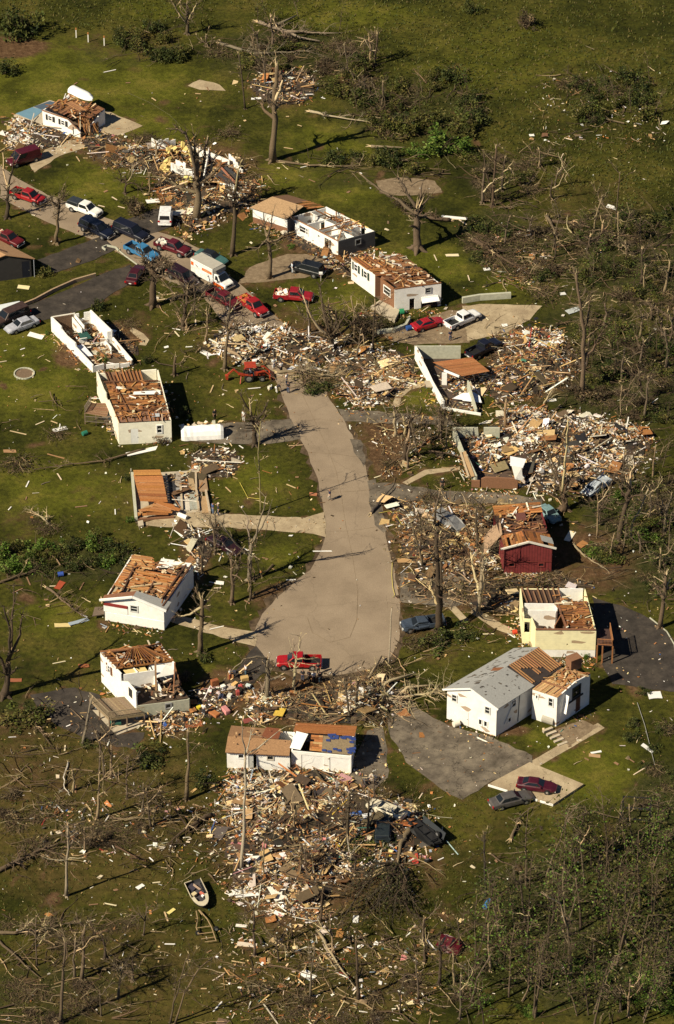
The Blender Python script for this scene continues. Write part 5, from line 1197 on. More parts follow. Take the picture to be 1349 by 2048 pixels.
def strew():
    r=random.Random(5); seen={}
    for where,(x0,y0,x1,y1),n in AREAS:
        cnt={}
        items=[]
        for _ in range(n):
            kind=r.choice(['board','board','board','torn sheet','splintered limb','splintered limb'])
            cn,col=r.choice([('white',(.76,.74,.69)),('tan',(.5,.36,.2)),('brown',(.24,.14,.08)),('pale',(.62,.52,.36))]) if kind!='splintered limb' else r.choice([('pale',(.55,.43,.26)),('grey',(.2,.16,.11))])
            items.append((kind,cn,col)); cnt[kind,cn]=cnt.get((kind,cn),0)+1
        for kind,cn,col in items:
            o=board_obj(kind,cn,col,r.randrange(3)); q=(r.uniform(x0,x1),r.uniform(y0,y1))
            while inpoly(q[0],q[1],ROADPX): q=(r.uniform(x0,x1),r.uniform(y0,y1))
            p=P(*q); o.location=(p.x,p.y,.03)
            L_=r.uniform(.6,1.9) if kind!='torn sheet' else r.uniform(.25,.65)
            o.scale=(L_,r.uniform(.9,1.3) if kind!='torn sheet' else L_,1); o.rotation_euler=(0,0,r.uniform(0,3.14))
            if cnt[kind,cn]==1: tag(o,'single %s %s %s'%(cn,kind,where),kind); o.pop('group') if 'group' in o.keys() else None
            else: tag(o,'%s %s lying %s'%(cn,kind,where),kind,'%s %ss %s'%(cn,kind,where))
strew()

def skirts():
    r=random.Random(88); mb=MB()
    spots=[((236,878),(342,874),90),((192,790),(236,878),60),((209,1250),(328,1262),60),((203,1366),(272,1440),40),((272,1440),(379,1425),80),((895,1440),(994,1478),30),((1115,1462),(1181,1420),20),((1072,1320),(1193,1322),110),((1042,1235),(1072,1320),120),((1010,1150),(1105,1150),150),((455,1535),(703,1548),160),((703,625),(790,628),60),((790,628),(883,620),40),((581,468),(678,516),110),((678,516),(751,497),80),((102,665),(185,745),60),((185,745),(267,735),60),((267,735),(190,650),50),((85,250),(161,280),110),((161,280),(212,270),90),((829,735),(886,815),60),((886,815),(964,815),70),((906,890),(952,985),70),((952,985),(1036,985),60),((506,445),(575,470),60),((342,840),(318,760),50),((328,1225),(385,1140),70)]
    for a,b,n in spots:
        A_,B_=P(*a),P(*b); d=(B_-A_); nn=Vector((d.y,-d.x,0)).normalized()
        for _ in range(int(n*1.6)):
            q=A_+d*r.random()+nn*(r.gauss(.2,.7)); add_piece(mb,q.x,q.y,.05,r.choice(['tanwhite','tanwood','mix']),r,.5 if r.random()<.8 else .9)
    paved=[[(765,1385),(1065,1512),(925,1600)],[(60,1390),(215,1440),(180,1480)],[(735,1462),(776,1555),(700,1560)],[(360,880),(582,838),(600,878)],[(1185,1195),(1340,1268),(1360,1385),(1225,1368)],[(760,662),(935,625),(940,685)],[(273,1051),(610,1036),(627,1068)],[(744,968),(1085,1016)],[(676,818),(900,836),(900,850)]]
    for px in paved:
        xs=[p[0] for p in px]; ys=[p[1] for p in px]
        for _ in range(70): q=P(r.uniform(min(xs),max(xs)),r.uniform(min(ys),max(ys))); add_piece(mb,q.x,q.y,.07,r.choice(['tanwood','twig','tanwhite']),r,.32)
    for _ in range(260):      # along the road's edges
        i=r.randrange(len(ROADPX)); x0,y0=ROADPX[i-1]; x1,y1=ROADPX[i]; t=r.random(); q=P(x0+(x1-x0)*t,y0+(y1-y0)*t); add_piece(mb,q.x+r.gauss(0,.9),q.y+r.gauss(0,.9),.04,r.choice(['tanwood','twig','twig','tanwhite']),r,.34)
    tag(mb.build('rubble_skirt','debris'),'scraps lying along the house walls, on the drives and at the road edges','litter',kind='stuff')
skirts()
# ------------------------------------------------------------------ trees
BARK=[(.095,.066,.04),(.12,.086,.053),(.07,.049,.03),(.15,.11,.066)]
PALE=(.56,.43,.25)
TWC=[(.085,.06,.037),(.06,.042,.026),(.115,.083,.05),(.17,.125,.075)]
def twig(mb,p,d,L_,r0,r,col,depth=1,n=3,droop=.0):
    pts=[p]; q=p.copy(); dd=d.copy(); k=4
    for i in range(k):
        dd=(dd+Vector((r.gauss(0,.22),r.gauss(0,.22),r.gauss(0,.18)-droop))).normalized(); q=q+dd*(L_/k); 
        if q.z<.03: q.z=.03
        pts.append(q.copy())
    mb.tube(pts,[r0*(1-.8*i/k) for i in range(k+1)],n,col,False)
    if depth>0:
        for _ in range(r.randint(2,4)):
            i=r.randint(1,k-1); d2=(dd+Vector((r.gauss(0,.7),r.gauss(0,.7),r.gauss(0,.6)))).normalized(); twig(mb,pts[i],d2,L_*r.uniform(.35,.65),r0*.55,r,col,depth-1,n,droop)
def splinters(mb,p,d,rad,r,n=6):
    for _ in range(n):
        s=Vector((r.uniform(-1,1),r.uniform(-1,1),r.uniform(-.3,.3)))*rad*.6
        e=p+s+(d+Vector((r.gauss(0,.25),r.gauss(0,.25),r.gauss(0,.1)))).normalized()*rad*r.uniform(2,6)
        mb.tube([p+s-d*rad*.8,e],[rad*.45,.008],4,vary(PALE,.2,r),False)
def tree(label,base,w,limbs,tw=8,name='broken_tree',cat='broken tree',bark=None,pale=.5,leaf=0,twl=1.7):
    """limbs: pixel polylines as in the photograph, first the trunk (from the base up)"""
    r=random.Random(int(base[0]*13+base[1])); B=P(*base); s=scl(base[1]); R0=w/2/s*(1.12 if name=='broken_tree' else 1)
    root=thing(name,label,cat,B); col=vary(bark or r.choice(BARK),.12,r); tm=MB()
    trunk=[U(x,y,B.y) for x,y in limbs[0]]; lean=r.uniform(-.06,.06)
    trunk=[U(px,py,B.y+lean*(q.z-0)) for (px,py),q in zip(limbs[0],trunk)]; trunk[0]=B.copy()
    n=len(trunk); pts=[]; rad=[]
    for i in range(n-1):
        for k in range(3):
            f=(i+k/3)/(n-1); q=trunk[i].lerp(trunk[i+1],k/3); pts.append(q+Vector((r.gauss(0,R0*.22),r.gauss(0,R0*.22),0))*(1 if i+k else 0)); rad.append(R0*(1.25 if f==0 else .95)*(1-.45*f)*r.uniform(.86,1.12))
    pts.append(trunk[-1]); rad.append(R0*.55); pts[0]=pts[0]-Vector((0,0,.1))
    for i in range(5):   # root flare
        a=i*1.26+r.random(); d=Vector((math.cos(a),math.sin(a),0)); tm.tube([pts[0]+Vector((0,0,R0*1.3)),pts[0]+d*R0*1.5+Vector((0,0,.12)),pts[0]+d*R0*2.6],[R0*.7,R0*.5,R0*.12],5,col,False)
    tm.tube(pts,rad,8,col); tm.build('trunk','bark',root,B,True)
    sm=MB(); d=(pts[-1]-pts[-2]).normalized()
    if r.random()<.8: splinters(sm,pts[-1],d,R0*.55,r)
    twm=MB()
    for L_ in limbs[1:]:
        p0=U(*L_[0],B.y); k=min(range(len(pts)),key=lambda i:(pts[i]-p0).length); Y0=pts[k].y; dz=r.choice((-1,1))*r.uniform(.15,.6)
        run=0; br=[pts[k].copy()]; prev=L_[0]
        for q in L_[1:]:
            run+=math.hypot(q[0]-prev[0],q[1]-prev[1])/s; br.append(U(q[0],q[1],Y0+dz*run)); prev=q
            if br[-1].z<.1: br[-1].z=.1
        rb=max(.07,min(rad[k]*.78,R0*.72)); bm_=MB(); m=len(br); bp=[]; brd=[]
        for i in range(m-1):
            for t in range(3): bp.append(br[i].lerp(br[i+1],t/3)+Vector((r.gauss(0,.07),r.gauss(0,.07),r.gauss(0,.07)))*(1 if i+t else 0)); brd.append(rb*(1-.62*((i+t/3)/(m-1)))*r.uniform(.9,1.1))
        bp.append(br[-1]); brd.append(rb*.36)
        bc=vary(PALE,.2,r) if r.random()<pale*.4 else vary(col,.15,r)
        bm_.tube(bp,brd,6,bc,True); bm_.build('branch','bark',root,B,True)
        for _ in range(r.randint(1,3)):
            i=r.randint(len(bp)//2,len(bp)-1); dd=((bp[i]-bp[i-1]).normalized()+Vector((r.gauss(0,.55),r.gauss(0,.55),r.gauss(.1,.4)))).normalized(); q=bp[i]; sp_=[q]
            for _k in range(3): dd=(dd+Vector((r.gauss(0,.2),r.gauss(0,.2),r.gauss(0,.2)))).normalized(); q=q+dd*r.uniform(.25,.7); sp_.append(q)
            twm.tube(sp_,[max(.03,brd[i]*.7),max(.025,brd[i]*.55),max(.02,brd[i]*.4),.015],5,vary(bc,.15,r)); splinters(sm,sp_[-1],dd,.05,r,2)
        if r.random()<pale: splinters(sm,bp[-1],(bp[-1]-bp[-2]).normalized(),rb*.4,r,4)
        for _ in range(int(tw*.8)):
            i=r.randint(len(bp)//3,len(bp)-1); twig(twm,bp[i],((bp[i]-bp[i-1]).normalized()+Vector((r.gauss(0,.6),r.gauss(0,.6),r.gauss(0,.4)))).normalized(),twl*r.uniform(.4,1.1),max(.028,rb*.3),r,vary(r.choice(TWC),.25,r),1)
    if name=='broken_tree':      # torn-off stubs and smaller limbs all round the upper trunk
        for _ in range(r.randint(4,7)):
            i=r.randint(int(len(pts)*.45),len(pts)-1); a=r.uniform(0,6.28); dd=Vector((math.cos(a),math.sin(a),r.uniform(.1,1.1))).normalized(); q=pts[i]; sp_=[q]; L_=r.uniform(.7,2.8)
            for _k in range(4): dd=(dd+Vector((r.gauss(0,.25),r.gauss(0,.25),r.gauss(.05,.2)))).normalized(); q=q+dd*L_/4; sp_.append(q)
            w_=max(.05,rad[i]*.45); twm.tube(sp_,[w_,w_*.85,w_*.7,w_*.55,w_*.35],5,vary(col,.2,r)); splinters(sm,sp_[-1],dd,.07,r,3)
            for _k in range(3): twig(twm,sp_[r.randint(2,4)],(dd+Vector((r.gauss(0,.6),r.gauss(0,.6),r.gauss(0,.4)))).normalized(),L_*.5,.028,r,vary(r.choice(TWC),.25,r),1)
    for _ in range(int(tw*1.6)):
        i=r.randint(len(pts)//2,len(pts)-1); a=r.uniform(0,6.28); twig(twm,pts[i],Vector((math.cos(a),math.sin(a),r.uniform(-.1,.8))).normalized(),twl*r.uniform(.4,1.2),max(.03,R0*.2),r,vary(r.choice(TWC),.25,r),1)
    if sm.V: sm.build('splintered_wood','bark',root,B)
    if twm.V: twm.build('crown','bark',root,B)
    return root
T=tree
T('bare broken tree in the far fence row',(375,68),7,[[(375,68),(376,40),(374,10)],[(375,45),(358,25),(345,5)],[(376,40),(388,22),(394,5)]],14,leaf=1)
T('snapped pale trunk with two prongs at the far brush',(412,92),5,[[(412,92),(412,72)],[(412,85),(421,100),(424,74)]],3)
T('tall forked bare tree in front of the yellow insulation',(394,440),14,[[(394,440),(397,385),(395,340),(393,310)],[(395,343),(391,306),(389,272)],[(397,385),(404,350),(410,308),(416,276)],[(397,392),(362,378),(343,362)],[(394,350),(380,285),(371,266),(352,257)],[(400,365),(422,345),(428,318)],[(398,372),(412,360),(440,335)]],16)
T('slender bare tree beside the collapsed house',(466,510),9,[[(466,510),(469,450),(472,395),(474,360)],[(472,400),(464,385),(458,362)],[(473,380),(478,340),(486,318)],[(471,425),(492,400),(509,378)],[(470,410),(456,396),(449,380)]],18)
T('bare tree beside the driveway of the dark off-roader',(539,556),9,[[(539,556),(541,504),(536,476)],[(537,478),(543,450),(547,422)],[(538,490),(556,480),(578,466)],[(537,480),(524,492),(512,500)],[(536,476),(528,455),(530,440)]],10)
T('large forked bare tree behind the white sided house',(835,500),17,[[(835,500),(837,455),(834,418)],[(834,420),(815,388),(797,355)],[(835,425),(842,400),(844,370)],[(833,430),(800,402),(762,382),(724,350)],[(836,430),(850,405),(858,395)]],10)
T('tall straight broken trunk on the far lawn',(546,322),12,[[(546,322),(549,240),(551,180),(554,130)],[(549,236),(530,222),(522,205)],[(550,200),(562,180),(566,160)],[(549,225),(558,210),(572,205)]],10)
T('thin leaning dead stem at the far thicket',(491,218),4,[[(491,218),(485,165),(477,106)]],4)
T('forked broken tree on the right lawn edge',(985,412),6,[[(985,412),(988,370),(993,295)],[(986,395),(972,345),(966,300)],[(987,390),(1008,372),(1019,362)]],8)
T('single thin sapling in the far right pasture',(1230,460),3,[[(1230,460),(1236,400),(1240,347)]],3)
T('broken tree at the left edge beside the red pickup',(15,436),9,[[(15,436),(16,400),(18,372)],[(18,375),(27,340),(28,312)],[(17,378),(8,340),(6,305)]],10)
T('shaggy dark broken trunk beside the upper driveway',(114,487),8,[[(114,487),(116,440),(118,400)],[(117,410),(104,400),(92,408)],[(118,405),(128,392)]],26)
T('bushy broken tree in front of the blue pickup',(307,612),14,[[(307,612),(307,560),(306,532)],[(307,545),(292,530),(285,512)],[(307,540),(318,526),(330,520)],[(307,550),(325,545),(340,530)]],34)
T('split tree with hanging pale limb beside the maroon pickup',(367,656),9,[[(367,656),(371,615),(376,578)],[(376,582),(388,572),(391,600),(390,640)],[(375,585),(360,565),(348,552)],[(376,580),(398,592),(440,600)],[(374,590),(352,590),(325,560)]],14)
T('leaning broken trunk left of the tractor',(450,739),8,[[(450,739),(452,695),(457,660)],[(456,668),(468,655),(480,630),(492,610)],[(457,662),(452,650)]],5)
T('short grey stump on the lawn above the cream house',(350,750),8,[[(350,750),(351,714)],[(351,720),(360,730)]],2,name='tree_stump',cat='stump')
T('great splayed tree of many broken limbs behind the rubble',(663,700),12,[[(663,700),(662,668)],[(662,672),(656,645),(648,612)],[(663,672),(663,640),(655,615)],[(661,676),(650,640),(640,572)],[(664,675),(676,655),(692,626)],[(665,680),(686,665),(714,636)],[(661,678),(642,660),(624,637),(606,590)]],14)
T('bare tree casting a long shadow across the road',(510,890),10,[[(510,890),(509,860),(504,832)],[(505,835),(492,810),(481,786)],[(508,858),(520,850),(531,826)],[(509,850),(525,828),(536,805)],[(504,834),(500,812),(498,795)]],12)
T('tall yellowish dead stem beside the road',(522,1026),3,[[(522,1026),(520,960),(517,905),(522,840)]],5,bark=(.3,.26,.12))
T('pale forked tree beside the cul-de-sac mouth',(500,1160),9,[[(500,1160),(500,1110),(503,1085)],[(501,1100),(497,1065),(495,1034)],[(502,1090),(513,1070),(524,1030),(532,995)],[(503,1085),(525,1055),(540,1018)],[(500,1112),(482,1098),(455,1065),(440,1042)]],6,bark=(.25,.2,.14))
T('broken twin stem on the grass left of the cul-de-sac',(464,1206),8,[[(464,1206),(466,1165),(462,1118)],[(466,1170),(478,1140),(482,1110)]],5)
T('cluster of broken upright limbs on the road bank',(810,920),11,[[(810,920),(814,875)],[(814,878),(810,850),(806,833)],[(814,876),(818,850),(825,833)],[(812,890),(820,865),(818,838)]],8)
T('pale snapped trunk beside the upper right driveway',(791,872),7,[[(791,872),(790,845),(789,815)],[(790,835),(775,828),(766,810)]],5,bark=(.4,.31,.19))
T('big multi-limbed bare tree in the rubble field',(1128,1020),14,[[(1128,1020),(1126,985)],[(1126,988),(1118,960),(1108,930),(1091,882)],[(1127,985),(1130,940),(1134,890),(1136,838)],[(1128,990),(1140,975),(1145,950)],[(1126,985),(1112,965),(1098,920)],[(1128,992),(1136,960),(1150,955)]],10)
T('leaning trunk with stubs in the right thicket',(1239,1085),12,[[(1239,1085),(1244,1045),(1253,1003),(1257,965)],[(1256,970),(1262,945),(1268,930)],[(1256,975),(1246,955)],[(1252,1005),(1264,992),(1290,990)]],6)
T('thin pale dead tree right of the leaning trunk',(1260,1080),4,[[(1260,1080),(1266,1045),(1285,1010),(1296,980)]],4,bark=(.32,.26,.17))
T('tall split tree at the right of the rubble',(1166,790),9,[[(1166,790),(1166,714),(1167,660),(1159,595),(1152,548)],[(1167,715),(1185,700),(1200,670)],[(1167,665),(1177,640),(1179,603)],[(1166,735),(1150,715),(1132,700)]],14)
T('leaning pale broken stem behind the rubble field',(1084,826),5,[[(1084,826),(1090,805),(1104,780)]],3,bark=(.42,.33,.2))
T('short tan trunk at the back of the brick foundation',(1012,856),8,[[(1012,856),(1012,806)]],3,bark=(.3,.2,.11))
T('tall twin trunk standing over the crushed blue pickup',(878,1262),13,[[(878,1262),(877,1210),(876,1150),(872,1060)],[(877,1200),(868,1190),(860,1170)],[(877,1225),(884,1180),(882,1120)]],6)
T('pale twin stems left of the yellow house',(955,1224),9,[[(955,1224),(962,1180),(968,1120)],[(957,1215),(956,1165),(946,1140),(942,1105)],[(960,1195),(969,1165),(968,1135)]],5,bark=(.3,.24,.16))
T('pale bare pole at the right rim of the cul-de-sac',(778,1330),4,[[(778,1330),(781,1270),(784,1216)]],0,name='utility_pole',cat='pole',bark=(.42,.34,.24))
T('single broken trunk beside the footpath',(401,1306),11,[[(401,1306),(403,1250),(404,1196)],[(404,1200),(396,1190),(391,1174)],[(404,1204),(414,1200)],[(403,1215),(380,1228),(362,1232)]],6)
T('broken trunk with an arching peeled limb near the red pickup',(532,1404),11,[[(532,1404),(535,1360),(535,1318)],[(535,1322),(515,1312),(490,1318),(464,1342)],[(536,1345),(527,1375),(524,1430)]],4,bark=(.2,.16,.10))
T('pale forked stem in front of the red pickup',(587,1384),7,[[(587,1384),(590,1345),(593,1318)],[(592,1322),(597,1300),(599,1272)],[(592,1324),(587,1310),(584,1297)]],4,bark=(.45,.36,.22))
T('large broken tree at the left edge',(9,1392),15,[[(9,1392),(16,1352),(23,1305)],[(22,1312),(20,1262),(7,1212)],[(23,1308),(24,1240),(28,1188)],[(22,1320),(42,1268),(45,1232)],[(16,1345),(2,1320),(-8,1300)]],10)
T('leaning grey pole in front of the wooden deck',(167,1488),7,[[(167,1488),(176,1440),(184,1397)]],2,name='leaning_pole',cat='pole',bark=(.2,.17,.12))
T('straight grey trunk beside the garage house',(373,1600),7,[[(373,1600),(377,1530),(376,1462)]],5)
T('tall pale birch standing in the great heap',(484,1740),7,[[(484,1740),(488,1660),(490,1580),(491,1512)],[(491,1515),(486,1480),(484,1450)],[(491,1512),(500,1480),(506,1452)],[(490,1575),(530,1560),(565,1552)],[(491,1520),(530,1485),(558,1462)],[(490,1590),(510,1580),(528,1572)]],6,bark=(.42,.36,.26),twl=1.0)
T('pale straight pole-like trunk on the lower left lawn',(133,1792),6,[[(133,1792),(135,1720),(136,1650)]],12,bark=(.3,.25,.18))
T('snapped trunk with long shadow on the lower left lawn',(164,1959),8,[[(164,1959),(167,1910),(170,1856)]],3)
T('split double-topped trunk in the bottom left brush',(121,2046),7,[[(121,2046),(126,1960),(130,1884)],[(127,1945),(133,1915),(133,1885)]],5)
T('slim leaning sapling at the bottom edge',(341,2046),4,[[(341,2046),(348,2005),(358,1977),(372,1920)],[(350,2000),(352,1960)]],7)
T('second slim sapling leaning right at the bottom edge',(350,2048),4,[[(350,2048),(370,1985),(400,1935),(440,1905)]],7)
T('dark broken trunk on the bottom lawn',(718,2002),7,[[(718,2002),(714,1940),(712,1878)],[(715,1970),(722,1950),(724,1935)]],6)
T('split trunk in the great heap beside the blue cloth',(694,1692),8,[[(694,1692),(696,1640),(698,1590)],[(696,1640),(684,1620),(670,1590)],[(697,1600),(703,1585)]],8)
T('short white snag at the edge of the fallen crown',(702,1730),4,[[(702,1730),(703,1706)],[(703,1712),(710,1702)]],0,bark=(.6,.55,.42))
T('short leaning broken trunk below the great heap',(641,1845),6,[[(641,1845),(644,1810),(648,1772)]],4)
T('dark ragged pole on the lower right lawn',(971,1800),5,[[(971,1800),(970,1720),(968,1668)]],6,bark=(.06,.045,.035))
T('fan-topped bare tree in the lower right wood',(1140,1960),7,[[(1140,1960),(1139,1890),(1136,1840)],[(1137,1845),(1120,1795),(1106,1740)],[(1137,1845),(1122,1810),(1082,1785)],[(1138,1845),(1150,1800),(1152,1760)],[(1137,1850),(1128,1800),(1126,1750)]],22)
T('dead grey tree at the right edge below the yellow house',(1320,1255),9,[[(1320,1255),(1328,1200),(1332,1150)],[(1329,1190),(1340,1160)],[(1328,1200),(1316,1175)]],10)
T('splintered stump in the far fallen trees',(1203,480),6,[[(1203,480),(1206,448)]],1,bark=(.36,.25,.14))
# ------------------------------------------------------------------ fallen trees
def fallen(label,line,w,nb=9,bl=2.2,pale=.3,name='fallen_tree',cat='fallen tree',col=None,crown=1.0,limbs=()):
    r=random.Random(int(line[0][0]*3+line[0][1]*17)); s=scl(line[0][1]); R0=w/2/s
    pts=[P(x,y,R0*.8+(.25 if i else 0)) for i,(x,y) in enumerate(line)]; B=P(*line[0]); root=thing(name,label,cat,B)
    col=vary(col or r.choice(BARK),.12,r); mb=MB(); q=[];rd=[]
    m=len(pts)
    for i in range(m-1):
        for k in range(4): f=(i+k/4)/(m-1); q.append(pts[i].lerp(pts[i+1],k/4)+Vector((r.gauss(0,.05),r.gauss(0,.05),r.gauss(0,.03)))); rd.append(R0*(1-.75*f))
    q.append(pts[-1]); rd.append(R0*.2)
    mb.tube(q,rd,7,col); mb.build('trunk','bark',root,B,True)
    sm=MB(); splinters(sm,q[0],(q[0]-q[1]).normalized(),R0*.8,r,7); sm.build('splintered_wood','bark',root,B)
    if nb:
        bm_=MB()
        for _ in range(nb):
            i=r.randint(int(len(q)*.3),len(q)-1); d=(q[min(i+1,len(q)-1)]-q[i-1]).normalized(); side=Vector((r.gauss(0,.8),r.gauss(0,.8),abs(r.gauss(0,.5))))
            twig(bm_,q[i],(d*.9+side).normalized(),bl*r.uniform(.5,1.2),max(.02,rd[i]*.5),r,vary(PALE if r.random()<pale*.4 else col,.2,r),2,4,.03)
        bm_.build('crown','bark',root,B)
    for L_ in limbs:
        lp=[P(x,y,.35+.3*math.sin(i)) for i,(x,y) in enumerate(L_)]; bm_=MB(); bm_.tube(lp,[R0*.85*(1-.6*i/(len(lp)-1)) for i in range(len(lp))],6,vary(col,.15,r)); bm_.build('branch','bark',root,B,True)
    return root
Fl=fallen
Fl('long fallen bare tree lying on the far pasture',[(518,44),(548,55),(570,61),(610,65),(680,66)],8,16,2.6,limbs=[[(546,53),(570,42),(593,31)],[(570,61),(600,75),(640,82)]],col=(.2,.16,.11))
Fl('fallen grey tree with its crown in the far brush',[(440,86),(480,98),(505,106),(560,104),(631,101)],7,18,2.4,col=(.18,.145,.10))
Fl('long pale barkless log on the far lawn',[(622,222),(650,230),(679,235),(747,245)],6,10,1.8,col=(.36,.29,.2),name='fallen_log',cat='log')
Fl('short cut log below the far brush',[(743,293),(775,294),(812,294)],7,0,name='fallen_log',cat='log',col=(.2,.15,.1))
Fl('long broken tree lying through the right thicket',[(1104,442),(1150,447),(1196,459),(1274,473)],6,14,2.2)
Fl('thick fallen trunk with tangled crown behind the concrete pad',[(948,480),(970,493),(992,508),(1060,548)],10,26,3.0)
Fl('fallen trunk at the right edge',[(1349,640),(1315,618),(1291,604),(1250,585)],7,12,2.0,limbs=[[(1302,638),(1305,615),(1310,606)]])
Fl('dark broken limb lying beyond the fallen trunks',[(1094,432),(1106,455),(1116,480)],8,4,1.5)
Fl('pale fallen tree sprawled across the drive mouth',[(685,1400),(720,1396),(760,1394),(795,1395),(850,1388),(888,1380)],11,34,2.6,col=(.42,.34,.21),limbs=[[(720,1396),(735,1360),(764,1312)],[(730,1394),(781,1361),(832,1346)],[(735,1396),(755,1408),(775,1420)],[(795,1395),(815,1375),(870,1370)]])
Fl('broken log lying in the splintered heap',[(560,1410),(600,1392),(640,1380)],8,12,1.8,col=(.3,.22,.13),name='fallen_log',cat='log')
Fl('uprooted tree whose dark crown fans over the lower heap',[(826,1650),(810,1672),(801,1692),(795,1731)],16,0,2.0,col=(.16,.115,.07))
def fan_crown():
    r=random.Random(12); o=P(797,1728,.9); root=thing('uprooted_tree','dark crown of the uprooted tree, its limbs fanned over the lower heap','fallen tree',o); mb=MB(); lm=MB()
    for k in range(26):
        f=k/25; e=P(610+240*f**.8+r.gauss(0,22),1775+90*math.sin(math.pi*(.2+.5*f))+r.gauss(0,26),r.uniform(.1,1.7)); e=o.lerp(e,r.uniform(.45,1.1)); e.z=max(.1,e.z); m_=o.lerp(e,r.uniform(.35,.65))+Vector((r.gauss(0,.8),r.gauss(0,.8),r.uniform(-.2,1.0))); m_.z=max(.15,m_.z); c=vary((.07,.05,.033),.25,r); pts=[o,o.lerp(m_,.5)+Vector((0,0,.2)),m_,m_.lerp(e,.5)+Vector((0,0,.15)),e]; w=r.uniform(.07,.15)
        mb.tube(pts,[w,w*.85,w*.65,w*.4,w*.12],5,c,False)
        for _ in range(11):
            i=r.randint(1,3); q=pts[i].lerp(pts[i+1],r.random()); twig(mb,q,((e-o).normalized()+Vector((r.gauss(0,.5),r.gauss(0,.5),r.gauss(.05,.35)))).normalized(),r.uniform(.7,2.0),w*.35,r,c,1,3,.03)
            for _j in range(9):
                p=q+Vector((r.gauss(0,.6),r.gauss(0,.6),r.gauss(.1,.3))); s=r.uniform(.06,.14); a=Vector((r.gauss(0,1),r.gauss(0,1),r.gauss(0,.5))).normalized(); b=a.cross(Vector((r.gauss(0,1),r.gauss(0,1),1))).normalized(); lm.poly([p-a*s,p+b*s*.6,p+a*s,p-b*s*.6],vary(r.choice([(.022,.028,.007),(.04,.04,.011),(.06,.05,.02)]),.3,r))
    mb.build('limbs','bark',root,o); lm.build('leaves','leaf',root,o)
fan_crown()
Fl('crooked broken stem lying on the lower lawn',[(849,1926),(850,1895),(848,1865),(830,1810)],6,6,1.4)
Fl('pale stripped log leading down from the heap',[(638,1864),(658,1898),(679,1934),(713,1978)],7,8,1.6,col=(.34,.27,.16),name='fallen_log',cat='log')
Fl('small fallen limbs beside the blue cloth at the wood edge',[(970,1836),(1000,1845),(1023,1853)],4,4,1.2)
Fl('bent dead branch on the lower right lawn',[(982,1708),(1002,1724),(1040,1735)],4,5,1.2)
Fl('dark broken branch leaning below the grey saloon',[(1023,1678),(1036,1640),(1060,1614)],7,6,1.6)
Fl('grey log in the thicket at the right edge',[(1322,1084),(1340,1100),(1365,1112)],8,3,1.2,name='fallen_log',cat='log')
Fl('pale broken branch right of the red house',[(1150,1088),(1165,1108),(1190,1125),(1217,1142)],5,6,1.5,col=(.3,.23,.15))
Fl('thick log lying above the tractor',[(452,698),(470,706),(483,716)],11,0,name='fallen_log',cat='log',col=(.26,.19,.12))
Fl('shorter log lying beside the tractor',[(486,722),(500,732),(512,738)],9,0,name='fallen_log',cat='log',col=(.28,.2,.12))
Fl('dark fallen log crossing the lower left tangle',[(424,1628),(400,1640),(370,1660),(337,1688)],11,14,2.2)
Fl('long fallen trunk reaching in from the left edge',[(-10,1745),(40,1718),(61,1708),(143,1677)],10,22,2.6)
Fl('fallen branchy tree on the lower left lawn',[(-10,1866),(40,1864),(85,1861),(153,1841)],8,26,2.8)
Fl('thin dark log at the lower left edge',[(-5,1880),(40,1920),(82,1957)],6,6,1.6)
Fl('fallen brush line across the left lawn',[(290,898),(240,912),(205,922),(130,930),(68,939)],5,22,1.8)
Fl('dark pole lying across the kerb of the road',[(743,1026),(765,998),(788,970)],6,0,name='fallen_pole',cat='pole',col=(.07,.055,.045))
Fl('broken pale limbs of the left lawn uprooted stump',[(100,1050),(85,1035),(60,1020)],6,12,1.6,col=(.32,.25,.15))
Fl('uprooted tree lying behind the large forked tree',[(900,440),(870,437),(845,432),(810,425)],9,10,1.6)
Fl('fallen limbs at the near edge of the far thicket',[(560,322),(620,330),(690,332),(730,330)],5,16,1.8)
Fl('white birch branch lying on the lower left lawn',[(137,1525),(128,1555),(130,1575),(141,1592)],4,4,1.0,col=(.6,.56,.45))
Fl('brush and limbs below the decked house drive',[(60,1430),(80,1460),(110,1500)],5,14,1.8)
Fl('fallen tree on the slope left of the gabled house',[(95,1175),(125,1200),(160,1228)],6,18,2.0)
Fl('fallen bare tree below the hedge at the left edge',[(-5,1168),(40,1150),(90,1138)],6,14,2.2)
Fl('heavy broken tree lying over the road block',[(555,745),(600,740),(650,750),(690,752)],7,30,2.6,col=(.24,.185,.12))
Fl('stripped limbs lying in the yard of the basement walls',[(770,710),(790,740),(800,765)],6,12,1.8)
